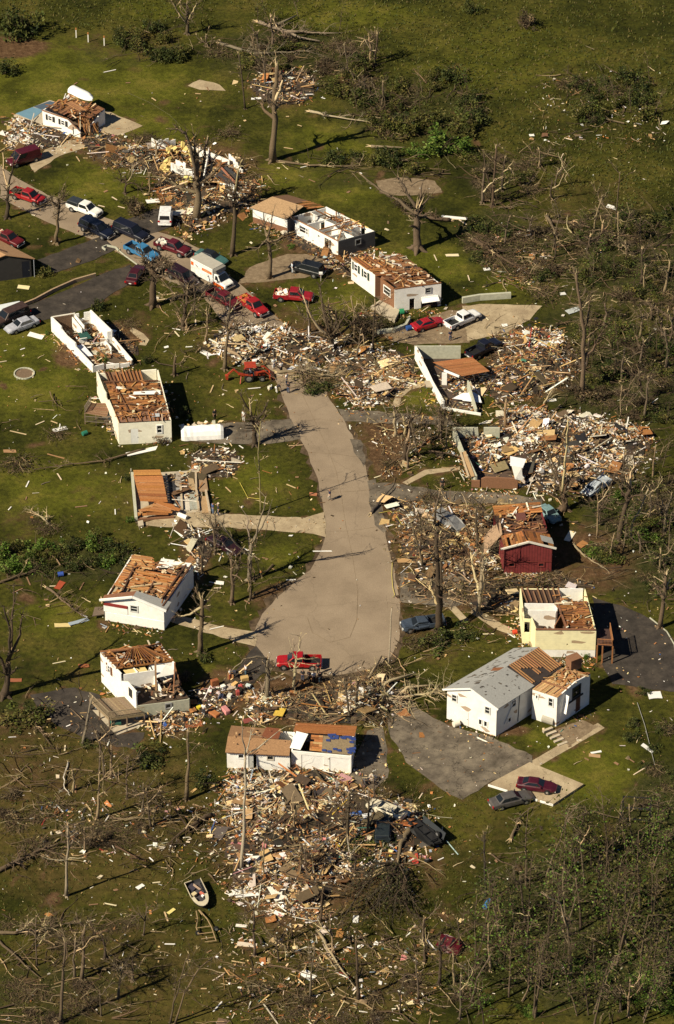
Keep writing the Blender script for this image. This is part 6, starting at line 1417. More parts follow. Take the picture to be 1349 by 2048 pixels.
# ------------------------------------------------------------------ shrubs, brush and the woods
GREENS={'dark':[(.018,.026,.005),(.028,.038,.007),(.045,.055,.011),(.062,.07,.015)],'olive':[(.030,.036,.006),(.052,.058,.010),(.078,.078,.016),(.105,.094,.026)],'bright':[(.045,.085,.008),(.07,.12,.014),(.11,.16,.028),(.035,.06,.006)],'brown':[(.05,.035,.018),(.08,.058,.03),(.035,.025,.014),(.12,.085,.045)]}
PR={}
def shrub_proto(kind,v):
    key=(kind,v)
    if key in PR: return PR[key]
    r=random.Random(hash(key[0])%1000 if False else sum(map(ord,kind))*7+v); fm=MB(); st=MB()
    cl=[(Vector((r.gauss(0,.4),r.gauss(0,.4),abs(r.gauss(.38,.28)))),r.uniform(.22,.46),vary(r.choice(GREENS[kind]),.2,r)) for _ in range(18)]
    n=1000 if kind!='brown' else 420
    for _ in range(n):
        c,cr,col=r.choice(cl); d=Vector((r.gauss(0,1),r.gauss(0,1),r.gauss(0,1))).normalized()*cr*r.uniform(.35,1.05); p=c+d
        if p.z<.02: p.z=.02+r.random()*.1
        s=r.uniform(.04,.10); a=Vector((r.gauss(0,1),r.gauss(0,1),r.gauss(0,.6))).normalized(); b=a.cross(Vector((r.gauss(0,1),r.gauss(0,1),r.gauss(0,1)))).normalized()
        fm.poly([p-a*s,p+b*s*.6,p+a*s,p-b*s*.6],vary(col,.35,r))
    for _ in range(9 if kind!='brown' else 40):
        d=Vector((r.gauss(0,.5),r.gauss(0,.5),1)).normalized(); twig(st,Vector((r.gauss(0,.05),r.gauss(0,.05),0)),d,r.uniform(.6,1.15),.022,r,vary(r.choice(BARK),.2,r),1)
    root=thing('shrub','shrub','shrub'); a=fm.build('foliage','leaf',root); b=st.build('stems','bark',root)
    PR[key]=[root,False]; return PR[key]
def brush_proto(v):
    key=('twigs',v)
    if key in PR: return PR[key]
    r=random.Random(50+v); mb=MB(); lm=MB()
    th=r.uniform(0,6.28)
    for _ in range(46):
        a=th+r.gauss(0,.9)+(3.14 if r.random()<.25 else 0); d=Vector((math.cos(a),math.sin(a),r.uniform(-.1,.5))).normalized(); p=Vector((r.gauss(0,.45),r.gauss(0,.45),abs(r.gauss(.15,.15))))
        twig(mb,p,d,r.uniform(.5,1.3),.022,r,vary(r.choice([(.08,.054,.03),(.055,.037,.022),(.115,.078,.043),(.22,.16,.09)]),.25,r),1,3,.05)
    for _ in range(420):
        p=Vector((r.gauss(0,.5),r.gauss(0,.5),abs(r.gauss(.13,.16))+.02)); s=r.uniform(.035,.085); a=Vector((r.gauss(0,1),r.gauss(0,1),r.gauss(0,.5))).normalized(); b=a.cross(Vector((r.gauss(0,1),r.gauss(0,1),1))).normalized()
        lm.poly([p-a*s,p+b*s*.6,p+a*s,p-b*s*.6],vary(r.choice(GREENS['olive']+GREENS['brown']),.3,r))
    root=thing('brush_pile','brush pile','brush pile'); mb.build('branches','bark',root); lm.build('dead_leaves','leaf',root)
    PR[key]=[root,False]; return PR[key]
def inst(pr,loc,rz,scale,label,group=None):
    if not pr[1]:
        pr[1]=True; o=pr[0]; o.location=loc; o.rotation_euler=(0,0,rz); o.scale=scale; o['label']=label
        if group: o['group']=group
        return o
    o=dup(pr[0],loc,(0,0,rz),scale,label)
    if group: o['group']=group
    elif 'group' in o.keys(): del o['group']
    return o
KW={'dark':'dark green','olive':'olive green','bright':'fresh green','brown':'brown leafless'}
def shrub(px,py,rpx,kind,label,hk=1.0,group=None):
    r=random.Random(int(px*5+py)); p=P(px,py); R_=rpx/scl(py); return inst(shrub_proto(kind,r.randrange(2)),(p.x,p.y,0),r.uniform(0,6.28),(R_,R_,R_*hk),label,group)
def brush(px,py,rpx,label,hk=.7,group=None):
    r=random.Random(int(px*5+py)); p=P(px,py); R_=rpx/scl(py); return inst(brush_proto(r.randrange(4)),(p.x,p.y,0),r.uniform(0,6.28),(R_,R_,R_*hk),label,group)
for a in [(44,68,44,'dark','round dark green tree-sized bush in the top left corner',1.5),(22,60,30,'olive','olive bush beside the large top left bush',1.2),(8,148,26,'dark','dark bush at the left edge by the bare soil',1.2),(946,22,20,'dark','small dark rounded evergreen standing alone at the top edge',1.3),
 (270,425,32,'brown','brown leafless bush beside the parked navy off-roaders',.9),(255,410,22,'olive','olive bush behind the brown leafless bush',.8),(722,665,38,'brown','round dark brown bush left of the red sports car drive',1.0),(198,618,16,'dark','clipped dark bush behind the white ruin',1.4),
 (298,725,13,'dark','round bush at the lower corner of the white ruin',1.3),(90,548,22,'olive','olive bush beside the dark house drive',.8),(75,540,14,'dark','dark bush against the dark house',1.0),(205,722,16,'bright','fresh green bush at the front wall of the white ruin',.7),
 (372,830,16,'dark','dark bush in the shadow right of the cream house',1.0),(325,885,20,'brown','brown bush at the front of the cream house',.7),(395,900,16,'olive','olive bush below the white overturned trailer',.8),(253,960,11,'dark','small bush at the upper corner of the orange floor',1.0),(262,1042,11,'bright','small bush at the lower corner of the orange floor',1.0),
 (407,1320,17,'dark','round dark clipped bush at the foot of the single broken trunk',1.1),(880,300,46,'bright','large fresh green bush beside the far cut log',.9),(925,305,30,'bright','smaller fresh green bush right of the large one',.9),(840,310,30,'bright','fresh green bush left of the large one',.7),(720,120,26,'dark','dark bush alone beyond the far brush',.8),
 (55,1445,44,'olive','broad olive bush by the lower left drive',.8),(290,1520,40,'dark','dark spreading bush below the decked house rubble',.6),(405,1565,26,'dark','dark conifer-like bush left of the great heap',1.0),(178,1490,18,'dark','small bush at the foot of the leaning grey pole',.8),(1085,1318,10,'bright','small bush at the front of the yellow house',1.0),(1172,1318,11,'bright','round bush at the right front of the yellow house',1.1),
 (645,780,30,'dark','dark green fallen branch at the top of the clear road',.45),(620,785,20,'dark','small dark green branch at the left of the clear road top',.4),(880,1290,40,'dark','dark green crown lying in front of the crushed blue pickup',.6),(920,1275,34,'dark','dark crown piece right of the crushed blue pickup',.5),
 (720,1720,50,'olive','olive crown remnant in the great heap',.4),(760,1690,40,'dark','dark crown remnant beside the crushed black car',.5),(660,605+45,14,'dark','small dark bush below the splayed tree',.7),(583,495,10,'bright','small bush at the front of the long roofless house',.9),(1050,52,30,'brown','brown collapsed bush standing alone on the upper right pasture',1.0),(805,415,24,'brown','brown uprooted root ball beside the large forked tree',.9),
 (120,655+8,9,'dark','low bush at the left wall of the white ruin',.8),(95,668,8,'bright','tiny bush at the left corner of the white ruin',.8),(660,180,26,'olive','olive bush right of the far thicket',.9),(290,1325+40,18,'brown','brown bush at the left wall of the decked house',.8),(255,1130,30,'dark','dark hedge end bush above the gabled house',.7),(372,1360,22,'brown','brown bush right of the decked house',.9)]:
    shrub(*a)
for x,y,rr,l in [(830,1290,26,'dark brush in front of the crushed pickup'),(930,1185,30,'brush heap behind the yellow house verge'),(1005,1170,30,'brush heap beside the red house front'),(1090,1160,30,'brush heap between the red and yellow houses'),(690,770,34,'brush heap blocking the road right of the tractor'),(620,755,34,'brush heap blocking the road beside the workers'),(775,1340,26,'pale brush at the rim of the cul-de-sac'),(700,1420,34,'brush at the middle of the splintered heap'),(760,1430,30,'brush at the right end of the splintered heap'),(600,1420,30,'brush at the left end of the splintered heap'),
 (290,285,30,'brush beside the upper left house verge'),(235,320,28,'brush on the verge beside the upper lawn'),(330,310,26,'brush at the left end of the collapsed house'),(480,360,30,'brush at the right end of the collapsed house'),(100,1060,26,'brush of the uprooted stump on the left lawn'),(75,1045,18,'splayed limbs of the uprooted stump on the left lawn'),(455,270,26,'brush on the lawn behind the collapsed house'),(40,930,34,'brush line at the left edge lawn'),(115,870,24,'brush beside the cream house deck'),(405,700,18,'brush at the torn stump left of the tractor'),(860,1000,26,'brush at the mouth of the rubble field drive'),(885,965,14,'brush beside the person on the rubble field drive'),
 (260,650,20,'brush on the right of the white ruin'),(850,875,30,'brush on the road bank'),(780,930,20,'brush at the foot of the road bank')]: brush(x,y,rr,l)
# thickets: one shrub or brush pile each
THICK=[('far fence row',[(225,70),(300,62),(385,70),(400,110),(330,128),(250,120)],16,['olive','dark','dark'],(16,28),1.1),
 ('far fallen-tree brush',[(430,95),(540,85),(690,80),(760,140),(640,150),(500,150),(430,130)],26,['twigs','twigs','brown','olive'],(18,34),.6),
 ('far wild thicket',[(640,140),(760,140),(950,165),(960,270),(860,290),(700,250),(640,210)],42,['olive','dark','dark','olive','twigs'],(18,38),.95),
 ('hedge below the far thicket',[(640,318),(740,310),(830,320),(850,348),(720,352),(640,345)],14,['dark','olive','dark'],(16,28),.9),
 ('brush beyond the right lawn',[(940,300),(1050,310),(1090,390),(1060,420),(960,400)],18,['twigs','twigs','brown','olive'],(16,30),.6),
 ('fallen trees behind the concrete pad',[(930,440),(1060,440),(1120,540),(1110,600),(1040,590),(960,520)],26,['twigs','twigs','twigs','brown','dark'],(18,34),.6),
 ('pasture thicket on the right',[(1105,160),(1190,140),(1310,180),(1310,235),(1200,255),(1100,240)],22,['dark','dark','olive','twigs'],(16,30),1.0),
 ('right-hand fallen wood',[(1140,420),(1349,430),(1349,620),(1240,610),(1150,560)],40,['olive','dark','twigs','olive','brown'],(18,36),.6),
 ('tangle behind the rubble field',[(1130,640),(1349,660),(1349,850),(1200,840),(1140,780)],40,['olive','dark','twigs','brown','olive'],(18,36),.7),
 ('thicket right of the red house',[(1140,1000),(1349,900),(1349,1200),(1250,1210),(1180,1120)],44,['dark','olive','dark','twigs','bright'],(18,34),.65),
 ('hedge across the left lawn',[(-5,1100),(120,1090),(260,1075),(270,1110),(180,1140),(0,1160)],30,['dark','olive','dark','bright'],(18,32),1.0),
 ('lower left tangle',[(-5,1570),(120,1590),(150,1650),(330,1640),(320,1710),(120,1720),(-5,1650)],26,['twigs','twigs','brown','twigs'],(18,34),.45),
 ('bottom left tangle',[(-5,1960),(120,1960),(240,2000),(230,2048),(-5,2048)],16,['twigs','twigs','brown'],(20,36),.5),
 ('fallen limbs on the lower left lawn',[(0,1840),(200,1830),(290,1850),(250,1880),(60,1900)],10,['twigs'],(16,28),.4),
 ('undergrowth of the lower right wood',[(900,1840),(1010,1720),(1130,1600),(1349,1590),(1349,2048),(900,2048),(870,1960)],58,['olive','dark','brown','twigs','olive','bright'],(16,32),.42),
 ('fresh green ground shrubs in the bottom right wood',[(1100,1930),(1260,1900),(1349,1920),(1349,2030),(1150,2010)],18,['bright'],(20,34),.55),
 ('brush at the bottom centre',[(500,1960),(700,1950),(880,1960),(880,2048),(520,2048)],16,['twigs','brown','twigs'],(18,32),.4),
 ('right edge bank',[(1240,1390),(1349,1380),(1349,1600),(1290,1560)],14,['olive','dark','twigs'],(14,26),.7)]
def thickets():
    for i,(where,px,n,kinds,(r0,r1),hk) in enumerate(THICK):
        n=int(n*.74+.5); r=random.Random(300+i); x0,x1=min(p[0] for p in px),max(p[0] for p in px); y0,y1=min(p[1] for p in px),max(p[1] for p in px); k=0
        while k<n:
            x,y=r.uniform(x0,x1),r.uniform(y0,y1)
            if not inpoly(x,y,px): continue
            if 'lower right wood' in where and math.sin(x*.031+1.3*math.sin(y*.019))*math.sin(y*.036+1.1*math.sin(x*.022))<-.12 and r.random()<.85: continue
            k+=1; kd=r.choice(kinds); rr=r.uniform(r0,r1)
            big='broad' if rr>(r0+r1)/2 else 'small'
            if kd=='twigs': brush(x,y,rr,'%s heap of bare branches in the %s'%(big,where),hk,'%s heaps of bare branches in the %s'%(big,where))
            else: shrub(x,y,rr,kd,'%s %s shrub in the %s'%(big,KW[kd],where),hk,'%s %s shrubs in the %s'%(big,KW[kd],where))
thickets()
SAPS={}
def sap_proto(v):
    r=random.Random(900+v); root=thing('sapling','sapling','tree'); mb=MB(); cm=MB(); tm=MB(); col=vary(r.choice(BARK),.15,r); q=Vector((0,0,-.1)); pts=[q.copy()]; d=Vector((r.gauss(0,.06),r.gauss(0,.06),1))
    for i in range(7): d=(d+Vector((r.gauss(0,.06),r.gauss(0,.06),.05))).normalized(); q=q+d*(1/7); pts.append(q.copy())
    mb.tube(pts,[.016*(1-.75*i/7) for i in range(8)],6,col); mb.build('trunk','bark',root,None,True)
    for _ in range(15):
        i=r.randint(3,7); a=r.uniform(0,6.28); twig(tm,pts[i],Vector((math.cos(a),math.sin(a),r.uniform(.3,1.2))).normalized(),r.uniform(.12,.3),.0045,r,col,1)
    tm.build('branches','bark',root)
    for _ in range((140,230,220,60)[v]):
        c=pts[r.randint(3,7)]+Vector((r.gauss(0,.13),r.gauss(0,.13),r.gauss(0,.08))); s=r.uniform(.010,.022); a=Vector((r.gauss(0,1),r.gauss(0,1),r.gauss(0,.6))).normalized(); b=a.cross(Vector((r.gauss(0,1),r.gauss(0,1),1))).normalized()
        cm.poly([c-a*s,c+b*s*.6,c+a*s,c-b*s*.6],vary(r.choice(GREENS['olive']+GREENS['bright'][:1] if v!=2 else GREENS['bright']),.3,r))
    cm.build('crown','leaf',root); return [root,False]
def saplings():
    r=random.Random(41)
    zones=[('lower right wood',[(940,1900),(1040,1780),(1150,1700),(1349,1660),(1349,2060),(930,2060)],66,(6.5,12.)),('right-hand fallen wood',[(1130,440),(1349,440),(1349,620),(1200,600)],14,(3.,6.)),('tangle behind the rubble field',[(1150,660),(1349,680),(1349,850),(1200,840)],16,(3.,6.)),
           ('upper edge brush',[(430,20),(700,0),(720,60),(450,110)],4,(4.,6.)),('pasture thicket on the right',[(1090,150),(1330,150),(1330,260),(1100,250)],7,(3.,5.)),('thicket right of the red house',[(1180,1000),(1349,900),(1349,1200),(1230,1200)],8,(4.,7.)),('wild far thicket',[(650,150),(950,170),(950,270),(680,240)],8,(3.,5.))]
    for where,px,n,(h0,h1) in zones:
        x0,x1=min(p[0] for p in px),max(p[0] for p in px); y0,y1=min(p[1] for p in px),max(p[1] for p in px); k=0
        while k<n:
            x,y=r.uniform(x0,x1),r.uniform(y0,y1)
            if not inpoly(x,y,px): continue
            if 'lower right wood' in where and math.sin(x*.031+1.3*math.sin(y*.019))*math.sin(y*.036+1.1*math.sin(x*.022))<-.12 and r.random()<.85: continue
            k+=1; v=r.randrange(4)
            if v not in SAPS: SAPS[v]=sap_proto(v)
            p=P(x,y); h=r.uniform(h0,h1); tall='tall' if h>(h0+h1)/2 else 'short'; tint='fresh green' if v==2 else 'sparse olive'
            inst(SAPS[v],(p.x,p.y,0),r.uniform(0,6.28),(h*.9,h*.9,h),'%s thin tree with %s leaves in the %s'%(tall,tint,where),'%s thin trees with %s leaves in the %s'%(tall,tint,where))
saplings()
# small broken snags standing in the damaged ground, one object each
def snags():
    r=random.Random(66)
    zones=[('right-hand fallen wood',[(1120,430),(1349,430),(1349,620),(1180,600)],8),('tangle behind the rubble field',[(1140,640),(1349,660),(1349,850),(1180,830)],12),('thicket right of the red house',[(1150,1000),(1349,920),(1349,1220),(1230,1220)],12),
      ('splintered yard left of the red house',[(820,1040),(980,1060),(980,1180),(840,1180)],9),('lower left tangle',[(20,1480),(330,1490),(440,1720),(60,1720)],10),('bottom left corner',[(10,1830),(300,1850),(300,2040),(10,2040)],7),('lower right wood',[(900,1850),(1100,1720),(1349,1660),(1349,2040),(900,2040)],16),
      ('bottom centre brush',[(480,1880),(880,1880),(880,2040),(480,2040)],8),('great heap',[(450,1560),(850,1600),(800,1760),(470,1760)],9),('splintered heap by the cul-de-sac',[(690,1405),(780,1395),(760,1445),(690,1445)],3),('upper lawns',[(180,300),(320,300),(310,400),(200,400)],3),('yard around the road block',[(330,600),(480,600),(800,660),(800,760),(330,740)],11),
      ('road bank',[(740,830),(900,840),(900,960),(780,960)],6),('fallen trees beyond the concrete pad',[(930,300),(1110,320),(1120,580),(960,560)],9),('far brush',[(450,60),(760,130),(900,260),(560,220)],9),('lawn of the cul-de-sac mouth',[(400,1000),(600,1080),(560,1200),(380,1200)],4)]
    for where,px,n in zones:
        x0,x1=min(p[0] for p in px),max(p[0] for p in px); y0,y1=min(p[1] for p in px),max(p[1] for p in px); k=0
        while k<n:
            x,y=r.uniform(x0,x1),r.uniform(y0,y1)
            if not inpoly(x,y,px) or inpoly(x,y,ROADPX): continue
            k+=1; s=scl(y); h=r.uniform(2.5,6.5); hp=h*s*.83; lx=r.gauss(0,.12)*hp; top=(x+lx,y-hp); ls=[[(x,y),(x+lx*.4+r.gauss(0,2),y-hp*.5),top]]
            for _ in range(r.randint(1,4)):
                f=r.uniform(.4,.95); sx,sy=x+lx*f,y-hp*f; dx=r.choice((-1,1))*r.uniform(8,30); ls.append([(sx,sy),(sx+dx*.5,sy-r.uniform(-4,16)),(sx+dx,sy-r.uniform(-8,34))])
            tone=r.choice([('pale',(.27,.20,.115)),('grey',(.14,.105,.07)),('grey',(.14,.105,.07)),('dark',(.075,.054,.035))]); sz='tall' if h>4.5 else 'short'
            o=tree('%s %s broken snag in the %s'%(sz,tone[0],where),(x,y),r.uniform(3.5,7),ls,r.randint(6,14),name='broken_snag',cat='broken tree',bark=tone[1]); o['group']='%s %s broken snags in the %s'%(sz,tone[0],where)
snags()
# mats of torn limbs on the ground: nobody could count them
def limb_mats():
    zones=[('right-hand fallen wood',[(1080,420),(1349,420),(1349,640),(1150,610)],.30,'m'),('ground behind the rubble field',[(1120,620),(1349,640),(1349,860),(1180,840),(1130,760)],.30,'d'),('thicket right of the red house',[(1130,1010),(1349,880),(1349,1240),(1230,1215)],.30,'d'),
      ('lower left ground',[(-10,1480),(180,1500),(330,1590),(460,1620),(430,1760),(200,1740),(-10,1760)],.36,'m'),('bottom left ground',[(-10,1830),(300,1840),(330,1900),(240,2060),(-10,2060)],.36,'m'),('bottom centre ground',[(440,1870),(880,1860),(890,2060),(420,2060)],.22,'m'),('lower right wood floor',[(880,1860),(1020,1720),(1180,1620),(1349,1600),(1349,2060),(880,2060)],.25,'d'),
      ('splintered heap by the cul-de-sac',[(480,1400),(560,1385),(650,1382),(720,1354),(800,1335),(880,1370),(800,1460),(490,1450)],.95,'p'),('road block',[(480,735),(600,735),(780,730),(790,790),(650,790),(560,765)],.75,'p'),('great heap',[(440,1560),(640,1560),(860,1620),(860,1760),(640,1860),(440,1780)],.48,'m'),
      ('far brush',[(420,70),(560,50),(760,90),(780,170),(640,190),(480,160)],.36,'m'),('far hedge line',[(540,320),(700,310),(940,330),(930,360),(600,350)],.4,'d'),('right lawn tangle',[(930,300),(1090,300),(1110,420),(960,430)],.3,'m'),('tangle behind the concrete pad',[(920,430),(1110,440),(1130,560),(1060,600),(960,540)],.48,'m'),
      ('verge behind the yellow house',[(800,1150),(1200,1150),(1190,1185),(1040,1185),(1030,1250),(810,1230)],.45,'p'),('splintered yard left of the red house',[(790,1010),(1000,1010),(1000,1150),(800,1150)],.3,'p'),('road bank',[(740,830),(910,835),(910,960),(780,980)],.26,'p'),('yard right of the basement walls',[(960,640),(1150,650),(1150,830),(980,830)],.25,'m'),
      ('rubble field',[(1000,820),(1310,860),(1310,1000),(1050,1000)],.2,'m'),('yard of the split trees',[(300,560),(480,600),(500,740),(340,740)],.22,'p'),('far wild thicket',[(640,150),(950,170),(950,290),(680,250)],.22,'d'),('verge below the upper house',[(170,270),(340,270),(340,350),(200,340)],.35,'m'),('collapsed house yard',[(320,300),(540,320),(540,430),(340,440)],.3,'m'),
      ('cream house lawn',[(0,780),(170,760),(170,880),(0,960)],.12,'m'),('left hedge',[(-10,1100),(270,1080),(260,1150),(-10,1180)],.28,'d'),('slope left of the gabled house',[(20,1170),(210,1180),(200,1260),(60,1260)],.16,'m'),('ground by the lower left drive',[(0,1390),(180,1400),(240,1520),(0,1500)],.18,'d'),('cul-de-sac lawn',[(380,1080),(620,1080),(560,1180),(440,1210)],.12,'m'),('yellow house lawn',[(810,1230),(1030,1240),(1020,1310),(840,1320)],.22,'m'),('pasture thicket',[(1080,140),(1330,150),(1330,270),(1100,270)],.14,'d'),('fence row',[(220,60),(400,60),(410,120),(240,125)],.25,'d')]
    tone={'m':[(.09,.06,.034),(.14,.098,.055),(.06,.04,.024),(.30,.22,.125)],'d':[(.055,.038,.022),(.085,.06,.034),(.038,.027,.017),(.19,.14,.08)],'p':[(.17,.12,.066),(.30,.22,.12),(.09,.064,.038),(.44,.33,.185)]}
    for i,(where,px,den,tn) in enumerate(zones):
        r=random.Random(500+i); poly=[tuple(P(x,y).xy) for x,y in px]; x0,x1=min(p[0] for p in poly),max(p[0] for p in poly); y0,y1=min(p[1] for p in poly),max(p[1] for p in poly)
        area=abs(sum(poly[k-1][0]*poly[k][1]-poly[k][0]*poly[k-1][1] for k in range(len(poly))))/2; mb=MB(); th=r.uniform(-.3,.9); f1,f2=r.uniform(0,6),r.uniform(0,6)
        for _ in range(int(area*den*2.3)):
            x,y=r.uniform(x0,x1),r.uniform(y0,y1)
            if not inpoly(x,y,poly) or .5+.5*math.sin(x*.5+f1+math.sin(y*.4))*math.sin(y*.6+f2)<r.random()*.75: continue
            a=th+r.gauss(0,.7)+(math.pi if r.random()<.4 else 0); L_=r.uniform(1.0,4.2); q=Vector((x,y,abs(r.gauss(.1,.25))+.04)); w=r.uniform(.03,.075)*(1.9 if r.random()<.14 else 1); L_*=1.5 if w>.09 else 1; c=vary(r.choice(tone[tn]),.25,r); dd=Vector((math.cos(a),math.sin(a),r.gauss(.03,.12))); pts=[q]
            for _k in range(4): dd=(dd+Vector((r.gauss(0,.2),r.gauss(0,.2),r.gauss(-.02,.1)))).normalized(); q=q+dd*L_/4; q.z=max(.03,q.z); pts.append(q.copy())
            mb.tube(pts,[w,w*.85,w*.7,w*.5,w*.2],4,c,False)
            for _k in range(r.randint(1,4)): twig(mb,pts[r.randint(1,4)],(dd+Vector((r.gauss(0,.6),r.gauss(0,.6),r.gauss(.1,.3)))).normalized(),L_*r.uniform(.2,.45),w*.5,r,c,0,3,.03)
        if mb.V: tag(mb.build('torn_limbs','bark'),'mat of torn limbs and twigs strewn over the '+where,'branches',kind='stuff')
limb_mats()
# rough grass of the pasture and lawns: thin tufts nobody could count
def tufts():
    r=random.Random(8); mb=MB()
    polys=[([(440,0),(1349,0),(1349,420),(1100,400),(960,280),(700,120)],5200,.26),([(0,0),(440,0),(420,70),(150,60),(0,60)],900,.24),([(0,1480),(440,1480),(440,2048),(0,2048)],1800,.2),([(800,1560),(1000,1600),(960,1850),(820,1900)],700,.18),([(440,1800),(880,1800),(880,2048),(440,2048)],1100,.18)]
    for px,n,h in polys:
        x0,x1=min(p[0] for p in px),max(p[0] for p in px); y0,y1=min(p[1] for p in px),max(p[1] for p in px); k=0
        while k<n:
            x,y=r.uniform(x0,x1),r.uniform(y0,y1)
            if not inpoly(x,y,px): continue
            k+=1; p=P(x,y); c=vary(r.choice([(.05,.06,.008),(.075,.075,.012),(.035,.045,.006),(.10,.085,.025)]),.25,r)
            for _ in range(4):
                a=r.uniform(0,6.28); L_=h*r.uniform(.5,1.2); q=Vector((p.x+r.gauss(0,.12),p.y+r.gauss(0,.12),0)); t=q+Vector((math.cos(a)*L_*.7,math.sin(a)*L_*.7,L_)); s=Vector((-math.sin(a),math.cos(a),0))*L_*.35
                mb.add([tuple(q-s),tuple(q+s),tuple(t)],[(0,1,2)],c)
    tag(mb.build('rough_grass','leaf'),'rough tufted grass over the pasture and lower lawns','grass',kind='stuff')
tufts()
# ------------------------------------------------------------------ vehicles (front towards +x)
def paint(name,rgb,metal=.0):
    n='paint_'+name
    return n if n in MATS else (mat(n,rgb,.4,.3,2.2,spec=.4,coat=.35,metal=metal) and n)
SPEC={ # length, half width, belt z, stations (x,zbot,ztop,hw), cabin bottom x0,x1,hw ; top x0,x1,z,hw
 'saloon':dict(st=[(-2.38,.36,.72,.70),(-2.28,.25,.92,.82),(-1.3,.22,.95,.87),(.0,.2,.93,.88),(1.0,.2,.93,.87),(2.0,.22,.78,.83),(2.34,.28,.64,.74),(2.4,.36,.56,.68)],cab=(-1.75,1.1,.8,-1.05,.3,1.40,.6),w=(-1.4,1.42),r=.32),
 'coupe':dict(st=[(-2.2,.4,.78,.72),(-2.1,.25,.92,.82),(-1.2,.22,.93,.87),(.0,.2,.9,.87),(.8,.2,.86,.86),(1.8,.22,.70,.82),(2.15,.28,.58,.7),(2.22,.34,.5,.62)],cab=(-1.8,.95,.78,-.85,.15,1.26,.56),w=(-1.3,1.35),r=.31),
 'pickup':dict(st=[(-.62,.42,1.08,.9),(.6,.4,1.1,.92),(1.4,.4,1.1,.92),(2.3,.42,1.03,.9),(2.55,.45,.95,.84),(2.62,.5,.85,.8)],cab=(-.6,1.45,.85,-.5,.65,1.74,.68),w=(-1.65,1.75),r=.39,bed=(-2.68,-.62)),
 'utility':dict(st=[(-2.45,.42,1.0,.82),(-2.35,.38,1.05,.9),(.0,.38,1.05,.92),(1.2,.38,1.06,.92),(2.1,.4,.98,.9),(2.4,.44,.88,.82),(2.47,.5,.8,.76)],cab=(-2.38,1.3,.87,-2.2,.5,1.76,.72),w=(-1.5,1.6),r=.38),
 'estate':dict(st=[(-2.75,.42,1.0,.85),(-2.65,.38,1.08,.94),(.0,.38,1.08,.96),(1.4,.38,1.1,.96),(2.4,.4,1.02,.93),(2.68,.44,.92,.86),(2.75,.5,.84,.8)],cab=(-2.7,1.45,.92,-2.5,.7,1.86,.76),w=(-1.75,1.8),r=.39),
 'van':dict(st=[(-2.4,.35,1.1,.85),(-2.35,.3,1.12,.95),(.0,.3,1.12,.97),(1.6,.3,1.1,.96),(2.3,.33,.95,.9),(2.45,.4,.8,.8)],cab=(-2.38,1.75,.94,-2.3,.9,2.0,.8),w=(-1.5,1.6),r=.35)}
WH={}
def wheel(root,x,y,r,side):
    if r not in WH:
        mb=MB(); mb.tube([(0,-.12,0),(0,-.09,0),(0,.09,0),(0,.12,0)],[r*.86,r,r,r*.86],16,(.01,.01,.01)); t=MB(); t.tube([(0,-.127,0),(0,-.11,0),(0,.11,0),(0,.127,0)],[r*.5,r*.62,r*.62,r*.5],12,(.4,.4,.4))
        a=mb.build('wheel','tyre'); b=t.build('rim','rim'); WH[r]=(a.data,b.data); bpy.data.objects.remove(a); bpy.data.objects.remove(b)
    a=bpy.data.objects.new('wheel',WH[r][0]); b=bpy.data.objects.new('rim',WH[r][1]); sc.collection.objects.link(a); sc.collection.objects.link(b)
    a.parent=root; b.parent=a; a.location=(x,y,r); return a
def body_mb(st,col=(1,1,1),crush=0,r=None):
    mb=MB(); n=10
    for x,zb,zt,hw in st:
        cs=[(hw*.86,zb),(hw,zb+.14),(hw,(zb+zt)/2),(hw*.97,zt-.1),(hw*.86,zt)]
        ring=[(x,y,z) for y,z in cs]+[(x,-y,z) for y,z in cs[::-1]]
        if crush: ring=[(a+r.gauss(0,crush),b+r.gauss(0,crush),c+r.gauss(0,crush*.8)) for a,b,c in ring]
        mb.V+=ring; mb.C+=[col]*n
    for i in range(len(st)-1):
        for j in range(n): a,b=i*n+j,i*n+(j+1)%n; mb.F.append((a,a+n,b+n,b))
    mb.F.append(tuple(range(n))); mb.F.append(tuple(range((len(st)-1)*n,len(st)*n))[::-1]); return mb
